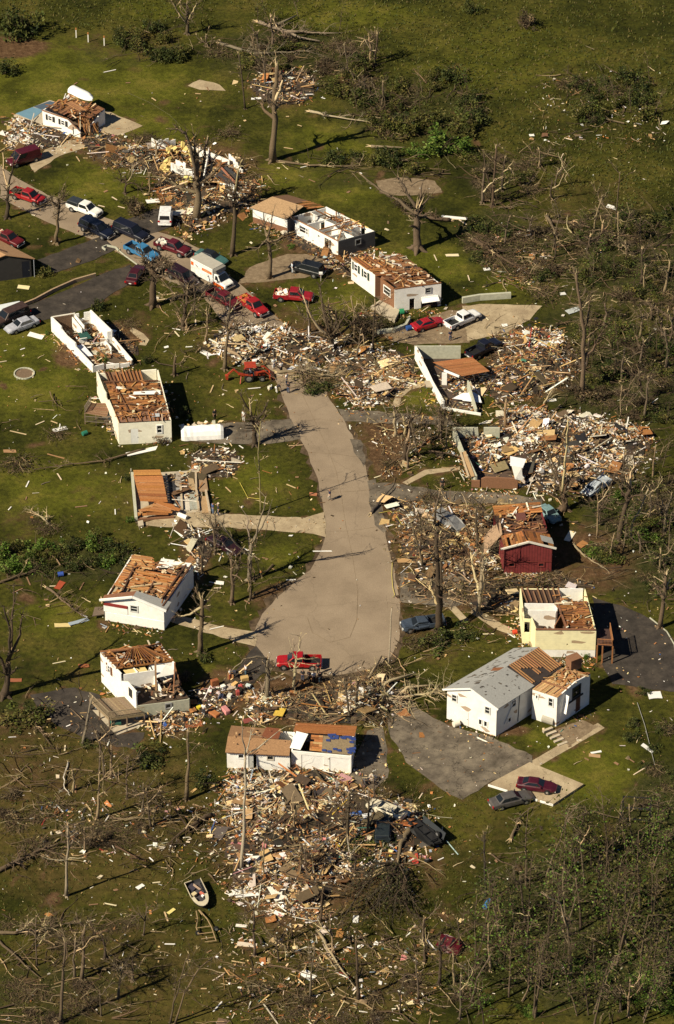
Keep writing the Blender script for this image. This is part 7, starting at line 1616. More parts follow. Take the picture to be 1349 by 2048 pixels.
def vehicle(kind,px,py,dx,dy,rgb,label,name,cat,cap=None,crush=0,z=0.0,tilt=(0,0),glass=True,roof=None,length=1.0,load=None,lamps=True):
    S=SPEC[kind]; r=random.Random(int(px*3+py)); p=P(px,py,z+.7); yaw=math.atan2(-dy/sinp(py),dx); root=thing(name,label,cat,(p.x,p.y,z),yaw); root.rotation_euler=(tilt[0],tilt[1],yaw)
    pm=paint('_'.join('%02d'%int(c*99) for c in rgb),rgb); st=S['st']
    root.scale=(length,1,1)
    body=body_mb(st,crush=crush,r=r).build('body',pm,root,None,not crush)
    if not crush: body.data.polygons.foreach_set('use_smooth',[False]*len(body.data.polygons)); 
    m=body.modifiers.new('bevel','BEVEL'); m.width=.035; m.segments=2; m.limit_method='ANGLE'; m.angle_limit=R(25)
    x0,x1,hb,t0,t1,zt,ht=S['cab']; zb=[s[2] for s in st if s[0]>=x0+.3][0]-.04
    def ct(x):
        for a,b in zip(st,st[1:]):
            if a[0]<=x<=b[0]: f=(x-a[0])/(b[0]-a[0]); return a[2]+(b[2]-a[2])*f
        return zb
    if crush: zt=zb+(zt-zb)*.45
    J=lambda v:(v[0]+r.gauss(0,crush),v[1]+r.gauss(0,crush),v[2]+r.gauss(0,crush*.7)) if crush else v
    b4=[J(v) for v in ((x0,-hb,ct(x0)-.06),(x1,-hb,ct(x1)-.06),(x1,hb,ct(x1)-.06),(x0,hb,ct(x0)-.06))]; t4=[J(v) for v in ((t0,-ht,zt),(t1,-ht,zt),(t1,ht,zt),(t0,ht,zt))]
    mb=MB(); mb.hexa(b4,t4,(1,1,1)); cab=mb.build('cabin',pm if roof is None else paint('roof_'+'_'.join('%02d'%int(c*99) for c in roof),roof),root); m=cab.modifiers.new('bevel','BEVEL'); m.width=.07; m.segments=3
    if glass:
        V=[Vector(v) for v in b4+t4]
        def pane(q,nm,splits=1,mg=.1,lo=.2):
            q=[Vector(v) for v in q]; n=(q[1]-q[0]).cross(q[3]-q[0]).normalized(); c=sum(q,Vector())/4
            if n.dot(c-Vector((c.x*.2,0,1.0)))<0: n=-n
            g=lambda u,v:q[0]*(1-u)*(1-v)+q[1]*u*(1-v)+q[2]*u*v+q[3]*(1-u)*v
            for k in range(splits):
                u0=mg*.6+(1-mg*1.2)*k/splits+(.012 if k else 0); u1=mg*.6+(1-mg*1.2)*(k+1)/splits-.02
                mm=MB(); f=[g(u0,lo),g(u1,lo),g(u1,.88),g(u0,.88)]
                mm.hexa([v+n*.012 for v in f],[v+n*.022 for v in f],(0,0,0)); mm.build(nm,'glass',root)
        pane([V[1],V[2],V[6],V[5]],'windscreen',1,.12,.14); pane([V[3],V[0],V[4],V[7]],'rear_window',1,.16,.25)
        k={'saloon':2,'coupe':1,'pickup':1,'utility':3,'estate':3,'van':1}[kind]
        if kind=='van':
            f=lambda a,b,u:a.lerp(b,u)
            for s0,s1,s2,s3 in ((0,1,5,4),(3,2,6,7)): pane([f(V[s0],V[s1],.68),V[s1],V[s2],f(V[s3],V[s2],.6)],'side_window',1,.12,.3)
        else:
            pane([V[0],V[1],V[5],V[4]],'side_window',k,.12,.26); pane([V[3],V[2],V[6],V[7]],'side_window',k,.12,.26)
    bx1=st[-1][0]; bx0=S['bed'][0] if 'bed' in S else st[0][0]; hwf=st[-2][3]; hwr=.86 if 'bed' in S else st[1][3]
    if 'bed' in S:
        a,b=S['bed']; hw=.92; mb=MB()
        for sy in (-1,1): mb.box(((a+b)/2,sy*(hw-.05),.80),(b-a-.01,.10,.62),col=(1,1,1))
        mb.box((b-.055,0,.82),(.08,2*hw-.21,.56),col=(1,1,1))
        o=mb.build('bed_sides',pm,root); m=o.modifiers.new('bevel','BEVEL'); m.width=.03; m.segments=2
        mb=MB(); mb.box(((a+b)/2,0,.57),(b-a-.1,2*hw-.2,.08),col=(1,1,1)); mb.build('bed_floor','black_trim',root)
        mb=MB(); mb.box((a+.04,0,.82),(.07,2*hw-.21,.54),col=(1,1,1)); o=mb.build('tailgate',pm,root)
        if cap:
            mb=MB(); mb.hexa([(a+.02,-.88,1.115),(b-.02,-.88,1.115),(b-.02,.88,1.115),(a+.02,.88,1.115)],[(a+.12,-.72,1.62),(b-.05,-.72,1.66),(b-.05,.72,1.66),(a+.12,.72,1.62)],(1,1,1)); o=mb.build('bed_cap',paint('cap',cap),root); m=o.modifiers.new('bevel','BEVEL'); m.width=.08; m.segments=3
            mb=MB()
            for sy in (-1,1): mb.hexa([(a+.3,sy*.855,1.22),(b-.2,sy*.855,1.22),(b-.2,sy*.865,1.22),(a+.3,sy*.865,1.22)],[(a+.3,sy*.765,1.53),(b-.2,sy*.765,1.53),(b-.2,sy*.775,1.53),(a+.3,sy*.775,1.53)],(0,0,0))
            mb.build('cap_window','glass',root)
        if load:
            mb=MB()
            for _ in range(22): mb.box((r.uniform(a+.3,b-.3),r.uniform(-.6,.6),r.uniform(.7,1.15)),(r.uniform(.2,.8),r.uniform(.2,.5),r.uniform(.1,.4)),(r.gauss(0,.3),r.gauss(0,.3),r.uniform(0,3)),vary(r.choice(load),.2,r),.2,r)
            o=tag(mb.build('truck_load','debris'),'salvaged belongings piled in the bed of the '+' '.join(label.split()[:8]).rstrip(','),'load'); o.location=root.location; o.rotation_euler=root.rotation_euler
    # bumpers, lamps, grille, mirrors, wheels
    if not crush or lamps:
        for x,hw,nm in ((bx1+.03,hwf*.9,'front_bumper'),(bx0-.04,hwr*.93,'rear_bumper')):
            mb=MB(); mb.box((x,0,.5),(.14,2*hw,.17),col=(1,1,1)); o=mb.build(nm,'chrome' if kind in('pickup','estate','utility') else pm,root); m=o.modifiers.new('bevel','BEVEL'); m.width=.04; m.segments=2
        zf=st[-1][2]-.1; xf=st[-1][0]; hf=st[-1][3]
        for sy in (-1,1):
            mb=MB(); mb.box((xf-.01,sy*hf*.78,zf-.04),(.1,.3,.15),col=(1,1,1)); mb.build('headlight','lamp_glass',root)
            mb=MB(); zr=.85 if 'bed' in S else st[0][2]-.02; mb.box((bx0-.005,sy*(hwr*.86),zr-.05),(.07,.16 if 'bed' in S else .26,.26),col=(1,1,1)); mb.build('tail_light','tail_glass',root)
            mb=MB(); xm=x1-.35; mb.box((xm,sy*(hb+.14),ct(xm)+.1),(.1,.2,.15),col=(1,1,1)); mb.build('wing_mirror',pm if kind not in('pickup','van') else 'black_trim',root)
        mb=MB(); mb.box((xf+.005,0,zf-.05),(.06,hf*1.05,.18),col=(1,1,1)); mb.build('grille','black_trim',root)
        mb=MB(); mb.box((bx0-.118,0,.56),(.02,.34,.14),col=(.7,.7,.65)); mb.build('number_plate','painted',root)
    wr=S['r']; hwm=max(s[3] for s in st)
    for x in S['w']:
        for sy in (-1,1): wheel(root,x,sy*(hwm-.09),wr,sy)
    for x in S['w']:
        for sy in (-1,1): mb=MB(); mb.tube([(x,sy*(hwm-.28),wr),(x,sy*(hwm+.006),wr)],[wr*1.16]*2,18,(.01,.01,.01)); mb.build('wheel_well_shade','black_trim',root)  # black disc instead of a hollow, painting in the shade of the wheel well
    return root
V_=vehicle
MAR=(.085,.008,.014); RED=(.28,.010,.013); WHT=(.78,.77,.73); NAVY=(.006,.009,.022)
V_('van',48,316,-60,19,(.07,.006,.012),'dark maroon people carrier on the drive of the upper left house','people_carrier','van')
V_('pickup',56,392,160,52,RED,'bright red pickup parked at the upper left end of the road','pickup_truck','pickup',load=[(.1,.05,.03),(.05,.04,.03)])
V_('pickup',170,417,60,21,WHT,'white pickup with a dark bed cap parked on the upper road','pickup_truck','pickup',cap=(.03,.035,.04))
V_('estate',194,458,58,25,NAVY,'navy off-roader at the mouth of the dark left drive','off_roader','off-roader')
V_('estate',262,463,58,24,(.008,.009,.018),'navy off-roader behind the blue pickup and below the brown bush','off_roader','off-roader')
V_('van',332,433,1,-12,(.72,.72,.72),'white van seen from behind on the dark drive by the forked tree','van','van',length=.8)
V_('pickup',346,494,205,72,MAR,'maroon pickup with a plank across its bed, above the blue pickup','pickup_truck','pickup',load=[(.6,.58,.5)])
V_('pickup',284,503,150,68,(.04,.17,.34),'light blue pickup in front of the bushy broken tree','pickup_truck','pickup')
V_('saloon',423,513,400,140,(.05,.13,.125),'teal saloon half hidden behind the orange and white removal lorry','car','car',roof=(.012,.015,.02))
V_('utility',366,553,150,82,(.02,.006,.009),'near-black maroon off-roader parked left of the removal lorry','off_roader','off-roader')
V_('saloon',272,547,12,-22,(.05,.006,.009),'small dark red car seen from behind at the drive mouth','car','car')
V_('pickup',448,598,500,265,(.10,.008,.014),'maroon pickup with an empty bed just below the removal lorry','pickup_truck','pickup')
V_('pickup',506,611,110,75,RED,'red pickup with orange goods aboard, nose down the road','pickup_truck','pickup',load=[(.5,.2,.04),(.4,.05,.04)])
V_('pickup',588,591,200,16,(.26,.010,.016),'red pickup standing alone on the grass, side on','pickup_truck','pickup',load=[(.7,.66,.6),(.5,.3,.2)])
V_('utility',614,537,-160,-42,(.012,.014,.016),'black off-roader on the gravel drive of the roofless house','off_roader','off-roader')
V_('coupe',856,645,200,-62,(.30,.008,.014),'red sports coupe below the open garage','car','car')
V_('pickup',926,638,230,-95,(.74,.74,.74),'white pickup with an empty bed on the concrete drive','pickup_truck','pickup')
V_('pickup',968,696,300,-140,(.008,.010,.02),'navy pickup in shade beside the basement walls','pickup_truck','pickup')
V_('pickup',14,476,100,40,(.11,.01,.012),'maroon pickup cut off by the left edge above the dark house','pickup_truck','pickup',load=[(.5,.4,.3),(.3,.05,.04)])
V_('estate',21,633,-300,130,(.055,.032,.024),'dark brown off-roader beside the silver saloon','off_roader','off-roader')
V_('saloon',44,648,-400,150,(.36,.37,.42),'silver saloon beside the white ruin','car','car')
V_('saloon',449,1087,250,125,(.025,.008,.012),'very dark maroon saloon on the grass beneath the pale forked tree','car','car')
V_('pickup',598,1323,-100,-1,(.33,.008,.012),'bright red pickup side on at the foot of the cul-de-sac','pickup_truck','pickup')
V_('pickup',846,1246,-100,14,(.045,.06,.085),'crushed blue-grey pickup under the tall twin trunk','wrecked_pickup','wrecked pickup',crush=.06)
V_('coupe',1074,1568,400,52,(.06,.006,.014),'dark maroon coupe parked on the raised concrete slab','car','car',z=.34)
V_('saloon',1023,1597,460,-115,(.085,.078,.074),'grey saloon on the grass at the edge of the concrete slab','car','car',length=1.06)
V_('saloon',774,1617,-420,-175,(.62,.56,.42),'cream saloon smashed at its tail above the great heap','wrecked_car','wrecked car',crush=.03,z=.5,lamps=False)
V_('utility',766,1655,4,-60,(.018,.024,.026),'crushed black-green car in the great heap','wrecked_car','wrecked car',crush=.09,z=.2,lamps=False)
V_('saloon',1194,970,100,-72,(.42,.46,.5),'crushed silver car at the lower edge of the rubble field','wrecked_car','wrecked car',crush=.1,lamps=False)
V_('saloon',900,1040,60,40,(.20,.2,.2),'crushed grey car in the splintered house wreckage','wrecked_car','wrecked car',crush=.12,z=.3,lamps=False)
V_('saloon',1098,1026,60,50,(.16,.26,.27),'teal car in the shade behind the red house','car','car',length=.75)
V_('saloon',900,1886,60,20,(.08,.006,.012),'dark red crushed car wreck at the lower right wood edge','wrecked_car','wrecked car',crush=.14,lamps=False,length=.55,tilt=(.2,.1))
# overturned black chassis
def wreck():
    p=P(848,1676); root=thing('wrecked_truck','overturned black truck chassis at the right end of the great heap','wrecked truck',p,-.95); r=random.Random(4)
    root.rotation_euler=(0,0,-.95); b=body_mb([(-2.4,.2,1.0,.8),(-1,.2,1.1,.9),(.5,.3,1.0,.9),(2.2,.4,.8,.8)],crush=.12,r=r); b.build('body','black_trim',root)
    mb=MB()
    for sy in (-.5,.5): mb.beam((-2.5,sy,1.2),(2.6,sy,1.0),.12,.2,(.05,.05,.05))
    for x in (-2,-.8,.6,2): mb.beam((x,-.6,1.2),(x,.6,1.15),.14,.1,(.04,.04,.04))
    mb.build('chassis','black_trim',root)
    mb=MB(); mb.slab([(-1.6,.9,.6),(2.2,1.0,.5),(2.2,1.4,1.5),(-1.6,1.2,1.6)],.06,(.03,.035,.04)); mb.build('torn_door','painted',root)
    for x,y,z in ((-1.5,-.8,1.2),(1.5,.8,1.2)): wheel(root,x,y,.38,1).location.z=z
    p=P(855,1723); root=thing('loose_tyre','loose tyre with pale rim lying below the overturned chassis','tyre',(p.x,p.y,.2)); w=wheel(root,0,0,.39,1); w.location=(0,0,.0); w.rotation_euler=(1.1,0,.3); w.name='tyre'
wreck()
# removal lorry with orange band
def lorry():
    px,py=424.5,548; p=P(px,py,1.2); yaw=math.atan2(-33/sinp(py),64); root=thing('removal_lorry','white removal lorry with orange bands and a grey box roof','lorry',(p.x,p.y,0),yaw)
    wp=paint('lorry_white',(.78,.77,.74)); og=paint('lorry_orange',(.62,.12,.02))
    mb=MB(); mb.box((-.95,0,1.72),(4.3,2.1,2.3),col=(1,1,1)); o=mb.build('cargo_box',wp,root); m=o.modifiers.new('b','BEVEL'); m.width=.04
    mb=MB(); mb.box((-.95,0,2.89),(4.26,2.06,.04),col=(.38,.36,.31)); mb.build('box_roof','painted',root)
    mb=MB(); mb.hexa([(1.2,-.85,2.25),(1.85,-.8,2.35),(1.85,.8,2.35),(1.2,.85,2.25)],[(1.2,-1.0,2.86),(1.75,-.95,2.84),(1.75,.95,2.84),(1.2,1.0,2.86)],(.2,.19,.17)); mb.build('box_nose','painted',root)
    st=[(1.22,.45,1.25,.92),(2.2,.42,1.28,.95),(2.9,.45,1.2,.93),(3.35,.5,1.05,.86),(3.42,.55,.95,.8)]
    mb=body_mb(st); o=mb.build('bonnet',wp,root)
    mb=MB(); mb.hexa([(1.22,-.9,1.2),(2.55,-.9,1.22),(2.55,.9,1.22),(1.22,.9,1.2)],[(1.22,-.78,2.1),(1.85,-.76,2.08),(1.85,.76,2.08),(1.22,.78,2.1)],(1,1,1)); o=mb.build('cab',wp,root); m=o.modifiers.new('b','BEVEL'); m.width=.06; m.segments=2
    mb=MB(); mb.hexa([(2.45,-.78,1.34),(2.45,.78,1.34),(2.44,.78,1.3),(2.44,-.78,1.3)],[(1.98,-.66,1.97),(1.98,.66,1.97),(1.95,.66,1.93),(1.95,-.66,1.93)],(0,0,0))
    mb=MB(); a=[Vector(v) for v in ((2.5,-.78,1.3),(2.5,.78,1.3),(1.93,.68,2.0),(1.93,-.68,2.0))]; n=Vector((.8,0,.6)); mb.hexa([v for v in a],[v+n*.03 for v in a],(0,0,0)); mb.build('windscreen','glass',root)
    for sy in (-1,1):
        mb=MB(); f=[Vector(v) for v in ((1.5,sy*.885,1.35),(2.2,sy*.885,1.35),(1.85,sy*.80,1.95),(1.5,sy*.80,1.95))]; n=Vector((0,sy,.1)); mb.hexa(f,[v+n*.03 for v in f],(0,0,0)); mb.build('side_window','glass',root)
        mb=MB(); mb.box((2.2,sy*.957,.72),(2.0,.012,.46),col=(.62,.12,.02)); mb.build('orange_stripe',og,root)
        mb=MB(); mb.box((.1,sy*1.056,2.12),(1.9,.012,.42),col=(1,1,1)); band=mb.build('orange_stripe',og,root)
        mb=MB(); mb.box((-2.75,sy*1.056,2.2),(.5,.012,.55),col=(1,1,1)); mb.build('orange_stripe',og,root)
        mb=MB(); mb.box((-1.9,sy*1.056,2.15),(.5,.012,.2),(0,.5,0),(.25,.22,.2)); mb.build('side_picture','painted',root)
        cu=bpy.data.curves.new('lettering','FONT'); cu.body='U-HAUL'; cu.size=.36; cu.align_x='CENTER'; cu.align_y='CENTER'; cu.extrude=.006
        t=bpy.data.objects.new('lettering',cu); sc.collection.objects.link(t); bpy.context.view_layer.update()
        me=bpy.data.meshes.new_from_object(t.evaluated_get(bpy.context.evaluated_depsgraph_get())); bpy.data.objects.remove(t)
        lt=bpy.data.objects.new('lettering',me); me.materials.clear(); me.materials.append(MATS[paint('letter',(.75,.6,.3))]); sc.collection.objects.link(lt); lt.parent=root; lt.location=(.1,sy*1.068,2.12); lt.rotation_euler=(R(90),0,0 if sy<0 else R(180))
        mb=MB(); mb.box((3.4,sy*.66,.8),(.08,.26,.18),col=(1,1,1)); mb.build('headlight','lamp_glass',root)
        mb=MB(); mb.box((2.3,sy*1.1,1.45),(.1,.2,.3),col=(1,1,1)); mb.build('wing_mirror','black_trim',root)
    mb=MB(); mb.box((3.44,0,.82),(.06,1.0,.24),col=(1,1,1)); mb.build('grille','black_trim',root); mb=MB(); mb.box((3.5,0,.5),(.14,1.9,.18),col=(1,1,1)); mb.build('front_bumper','chrome',root)
    mb=MB(); mb.box((-.9,0,.5),(4.2,.8,.2),col=(1,1,1)); mb.build('chassis','black_trim',root)
    for x in (-1.9,2.55):
        for sy in (-1,1): wheel(root,x,sy*.86,.38,sy)
lorry()
# white overturned camper shell
def trailer():
    p=P(405,872); a=P(362,878); b=P(447,874); d=(b-a); L_=d.length; root=thing('overturned_trailer','white overturned camping trailer shell with dented sides on the grey drive','trailer',(p.x,p.y,0),math.atan2(d.y,d.x)); mb=MB(); r=random.Random(2)
    n=14; prof=[(math.cos(t),math.sin(t)) for t in [math.pi*k/8 for k in range(9)]]
    for i in range(n+1):
        x=(i/n-.5)*L_; s=1 if 0<i<n else .86
        for c,z in prof: mb.V.append((x*(1 if 0<i<n else .995),c*1.05*s+r.gauss(0,.02),.05+z*1.55*s+(r.gauss(0,.05) if z>.6 else 0))); mb.C.append((.8,.79,.77))
    m=len(prof)
    for i in range(n):
        for j in range(m-1): q=i*m+j; mb.F.append((q,q+m,q+m+1,q+1))
    mb.F.append(tuple(range(m))); mb.F.append(tuple(range(n*m,n*m+m))[::-1]); mb.build('shell','painted',root,None,False)
    mb=MB(); 
    for _ in range(20): mb.box((r.uniform(-L_/2,L_/2),r.uniform(.4,1.1),r.uniform(.9,1.5)),(r.uniform(.3,.9),.4,.06),(r.gauss(0,.4),r.gauss(0,.4),r.uniform(0,3)),vary(r.choice(C_WHITE+C_TAN),.2,r),.2,r)
    mb.build('torn_lining','debris',root)
    for x in (-.5,.5): w=wheel(root,x,.9,.3,1); w.location.z=.5
trailer()
# boats
def hull_mb(L_,W_,H_,col,n=12,bow=1.0):
    mb=MB(); m=7
    for i in range(n+1):
        t=i/n; w=W_/2*(1 if t<.55 else math.sqrt(max(0.002,1-((t-.55)/.45)**2*.98))); k=1+.15*t
        for j in range(m):
            a=math.pi*(j/(m-1)); mb.V.append(((t-.5)*L_,math.cos(a)*w,H_*k-math.sin(a)**.6*H_*(1 if t<.7 else 1-.5*((t-.7)/.3)))); mb.C.append(col)
    for i in range(n):
        for j in range(m-1): q=i*m+j; mb.F.append((q,q+1,q+m+1,q+m))
    mb.F.append(tuple(range(m))[::-1]); return mb
def boats():
    z0=2.75; p=P(165,193,z0); root=thing('white_boat','upturned white boat hull resting on the upper left house roof','boat',(p.x,p.y,z0+1.0),-.72); root.rotation_euler=(math.pi,0,-.72)
    hull_mb(4.3,1.7,.75,(.8,.8,.79)).build('hull','painted',root,None,True)
    mb=MB(); mb.beam((-2,0,-.02),(1.7,0,.08),.06,.06,(.6,.6,.6)); mb.build('keel','painted',root)
    p=P(399,1797); yaw=math.atan2(-(1812-1770)/sinp(1797),(410-388)); root=thing('speedboat','black and cream speedboat torn open on the lawn beside its trailer','boat',(p.x,p.y,0),yaw); r=random.Random(3); root.rotation_euler=(.12,0,yaw); root.scale=(.9,.9,.9)
    hull_mb(5.0,2.1,.85,(.02,.02,.025)).build('hull','painted',root,None,True)
    mb=MB(); n=10
    g=[];
    for i in range(n+1):
        t=.6+.4*i/n; w=1.05*math.sqrt(max(.01,1-((t-.55)/.45)**2*.98)); x=(t-.5)*5; g.append((x,w))
    for (xa,wa),(xb,wb) in zip(g,g[1:]):
        for s in (-1,1): 
            ia,ib=(wa-.42 if xa<1.6 else 0.0),(wb-.42 if xb<1.6 else 0.0); ia,ib=max(0,ia),max(0,ib)
            mb.slab([(xa,s*ia,.97),(xb,s*ib,.97),(xb,s*wb,.95),(xa,s*wa,.95)],.05,(.46,.41,.30))
    mb.build('bow_deck','painted',root)
    mb=MB()
    for s in (-1,1): mb.beam((-2.45,s*1.03,.92),(.5,s*1.04,.95),.09,.1,(.46,.40,.29))
    mb.beam((-2.45,-1.0,.92),(-2.45,-.1,.95),.1,.1,(.46,.40,.29)); mb.build('gunwale','painted',root)
    mb=MB(); mb.box((-.5,0,.45),(3.6,1.6,.08),col=(.05,.045,.05)); mb.build('cockpit_floor','painted',root)
    mb=MB()
    for c,d,col in (((-.1,-.5,.75),(.5,.5,.5),(.5,.42,.25)),((.2,.4,.8),(.6,.3,.3),(.45,.12,.08)),((.7,.35,.9),(.3,.25,.2),(.75,.74,.72)),((-1.2,.2,.8),(1.2,.25,.08),(.35,.25,.18)),((-1.5,-.3,.7),(.9,.7,.3),(.04,.035,.05))): mb.box(c,d,(.1,.2,.5),col,.2,r)
    mb.build('torn_seats','painted',root)
    # trailer frame
    root=thing('boat_trailer','rusty tan boat trailer frame lying below the speedboat','trailer',P(412,1850)); o=P(412,1850); mb=MB(); col=(.27,.19,.10)
    rails=[[(393,1822),(396,1838),(393,1855),(398,1868)],[(398,1820),(405,1830)],[(399,1820),(415,1838),(424,1855),(433,1882)]]
    for ln in rails: mb.tube([P(x,y,.45) for x,y in ln],[.07]*len(ln),6,col)
    for a,b in (((395,1856),(423,1852)),((398,1868),(428,1864)),((403,1878),(430,1874)),((410,1884),(434,1881))): mb.tube([P(*a,.45),P(*b,.45)],[.055,.055],6,vary(col,.1,r))
    mb.build('frame','painted',root,o)
    for x,y in ((397,1870),(433,1862)): q=P(x,y)-o; w=wheel(root,q.x,q.y,.31,1); w.rotation_euler=(0,0,.2)
boats()
# orange tractor with digger arm
def tractor():
    p=P(508,758); root=thing('tractor','orange tractor with a red canopy, front loader and rear digging arm','tractor',(p.x,p.y,0),.12); OR=paint('tractor_orange',(.36,.045,.018)); b=lambda nm,mb,m=OR:mb.build(nm,m,root)
    mb=MB(); mb.hexa([(.1,-.4,.7),(1.5,-.36,.7),(1.5,.36,.7),(.1,.4,.7)],[(.1,-.38,1.35),(1.45,-.3,1.2),(1.45,.3,1.2),(.1,.38,1.35)],(1,1,1)); o=b('bonnet',mb); m=o.modifiers.new('b','BEVEL'); m.width=.06; m.segments=2
    mb=MB(); mb.box((-.4,0,.7),(1.3,.6,.4),col=(1,1,1)); b('chassis',mb,'black_trim')
    mb=MB()
    for sy in (-1,1): mb.box((-.7,sy*.75,1.15),(1.0,.34,.1),(0,.15,0),(1,1,1))
    b('mudguards',mb)
    mb=MB(); mb.hexa([(-1.2,-.72,2.25),(.35,-.72,2.2),(.35,.72,2.2),(-1.2,.72,2.25)],[(-1.15,-.68,2.33),(.3,-.68,2.28),(.3,.68,2.28),(-1.15,.68,2.33)],(1,1,1)); b('canopy',mb)
    mb=MB()
    for x,y in ((-1.0,-.6),(-1.0,.6),(.15,-.6),(.15,.6)): mb.beam((x,y,.9),(x,y,2.25),.06,.06,(.02,.02,.02))
    b('canopy_posts',mb,'black_trim')
    mb=MB(); mb.box((-.5,0,1.05),(.5,.5,.12),col=(.02,.02,.02)); mb.box((-.75,0,1.3),(.1,.5,.5),col=(.02,.02,.02)); b('seat',mb,'black_trim')
    mb=MB()
    for sy in (-1,1): mb.beam((.4,sy*.55,1.3),(1.4,sy*.55,1.55),.12,.18,(1,1,1)); mb.beam((1.4,sy*.55,1.55),(2.2,sy*.55,.7),.12,.18,(1,1,1))
    b('loader_arms',mb)
    mb=MB(); mb.slab([(2.1,-.85,.9),(2.7,-.85,.35),(2.7,.85,.35),(2.1,.85,.9)],.06,(1,1,1)); mb.slab([(2.1,-.85,.92),(2.0,-.85,.3),(2.0,.85,.3),(2.1,.85,.92)],.06,(1,1,1)); b('bucket',mb)
    mb=MB(); mb.beam((-1.2,0,.7),(-1.9,0,1.0),.26,.3,(1,1,1)); mb.beam((-1.9,0,1.0),(-2.6,.05,1.7),.2,.24,(1,1,1)); mb.beam((-2.6,.05,1.7),(-3.5,.1,.8),.16,.2,(1,1,1)); b('digger_arm',mb)
    mb=MB(); mb.hexa([(-3.7,-.2,.3),(-3.4,-.2,.25),(-3.4,.35,.25),(-3.7,.35,.3)],[(-3.75,-.2,.8),(-3.35,-.2,.85),(-3.35,.35,.85),(-3.75,.35,.8)],(.5,.3,.2)); b('digger_bucket',mb)
    mb=MB(); 
    for sy in (-1,1): mb.beam((-1.7,sy*.4,.8),(-1.9,sy*1.1,.1),.12,.16,(1,1,1))
    b('stabilisers',mb)
    for x,rr in ((-.7,.62),(1.05,.42)):
        for sy in (-1,1): wheel(root,x,sy*.78,rr,sy)
    return root
TRAC=tractor()
# raised slab of the white house drive
def slab():
    pts=[P(977,1568,.34),P(1060,1524,.34),P(1168,1568,.34),P(1107,1608,.34)]; mb=MB(); mb.prism([p.xy for p in pts],0,.34,(.4,.36,.3)); o=mb.build('concrete_slab','slab_concrete'); o['kind']='structure'
    mb=MB()
    for a,b in ((0,3),(3,2)):
        q,w=pts[a],pts[b]; d=(w-q).normalized(); n=Vector((d.y,-d.x,0)); n=n if n.y<0 else -n
        segs=[(0,.3),(.66,.76),(.8,1)] if (a,b)==(0,3) else []
        for s0,s1 in segs: u,v=q+(w-q)*s0,q+(w-q)*s1; mb.beam(u+n*.03-Vector((0,0,.16)),v+n*.03-Vector((0,0,.16)),.05,.3,(.8,.79,.76))
    tag(mb.build('slab_edging','painted',None,(pts[3].x,pts[3].y,0)),'white painted edging strips along the front of the raised concrete slab','edging')
slab()
# retaining walls, kerbs, steps, rings
def low_wall(px,h,w,m,label,name='retaining_wall',cat='wall',col=(.4,.36,.28)):
    pts=[P(x,y) for x,y in px]; mb=MB()
    for a,b in zip(pts,pts[1:]): mb.beam(a+Vector((0,0,h/2)),b+Vector((0,0,h/2)),w,h,vary(col,.08))
    o=mb.build(name,m,None,pts[0]); return tag(o,label,cat)
low_wall([(925,606),(960,600),(1022,596)],.9,.35,'block_wall','pale stepped block wall above the concrete drive')
low_wall([(750,668),(790,664),(812,655),(820,640)],.6,.35,'block_wall','curved grey block wall round the lawn corner by the red coupe')
low_wall([(40,616),(70,604),(105,585),(150,565),(192,553)],.55,.25,'wood','timber-edged low wall along the dark left drive',col=(.34,.24,.15))
low_wall([(234,498),(250,512),(275,530)],.15,.12,'block_wall','low kerb at the upper road beside the dark drive',name='kerb',cat='kerb')
low_wall([(212,502),(205,497),(214,493),(232,497),(238,503)],.3,.15,'block_wall','small curved stone planter edge at the dark drive corner',name='planter_edge',cat='planter')
low_wall([(1300,1236),(1334,1264),(1349,1290),(1354,1330)],.12,.12,'block_wall','kerb along the right edge of the black drive',name='kerb',cat='kerb',col=(.2,.16,.11))
def ring():
    c=P(49,748); mb=MB(); r=random.Random(1)
    for k in range(22):
        a=k*math.tau/22; mb.box((c.x+1.3*math.cos(a),c.y+1.3*math.sin(a),.09),(.34,.16,.18),(0,0,a+1.57),vary((.30,.22,.14),.15,r),.1,r)
    tag(mb.build('flower_ring','block_wall',None,c),'round stone-edged bare flower bed on the left lawn','flower bed')
    mb=MB(); mb.prism([(c.x+1.2*math.cos(k*.3142),c.y+1.2*math.sin(k*.3142)) for k in range(20)],0,.05,(.16,.11,.07)); o=mb.build('flower_bed_soil','debris'); o['kind']='structure'
ring()
def steps():
    a,b=P(1096,1462),P(1130,1492); root=thing('garden_steps','short flight of concrete steps below the white house wing','steps',a); 
    for k in range(5):
        q=a.lerp(b,k/4.6); mb=MB(); mb.box((q.x,q.y,.16-.025*k),(1.3,.34,.3-.045*k),(0,0,.55),(.3,.24,.15)); mb.build('step','concrete',root,a)
steps()
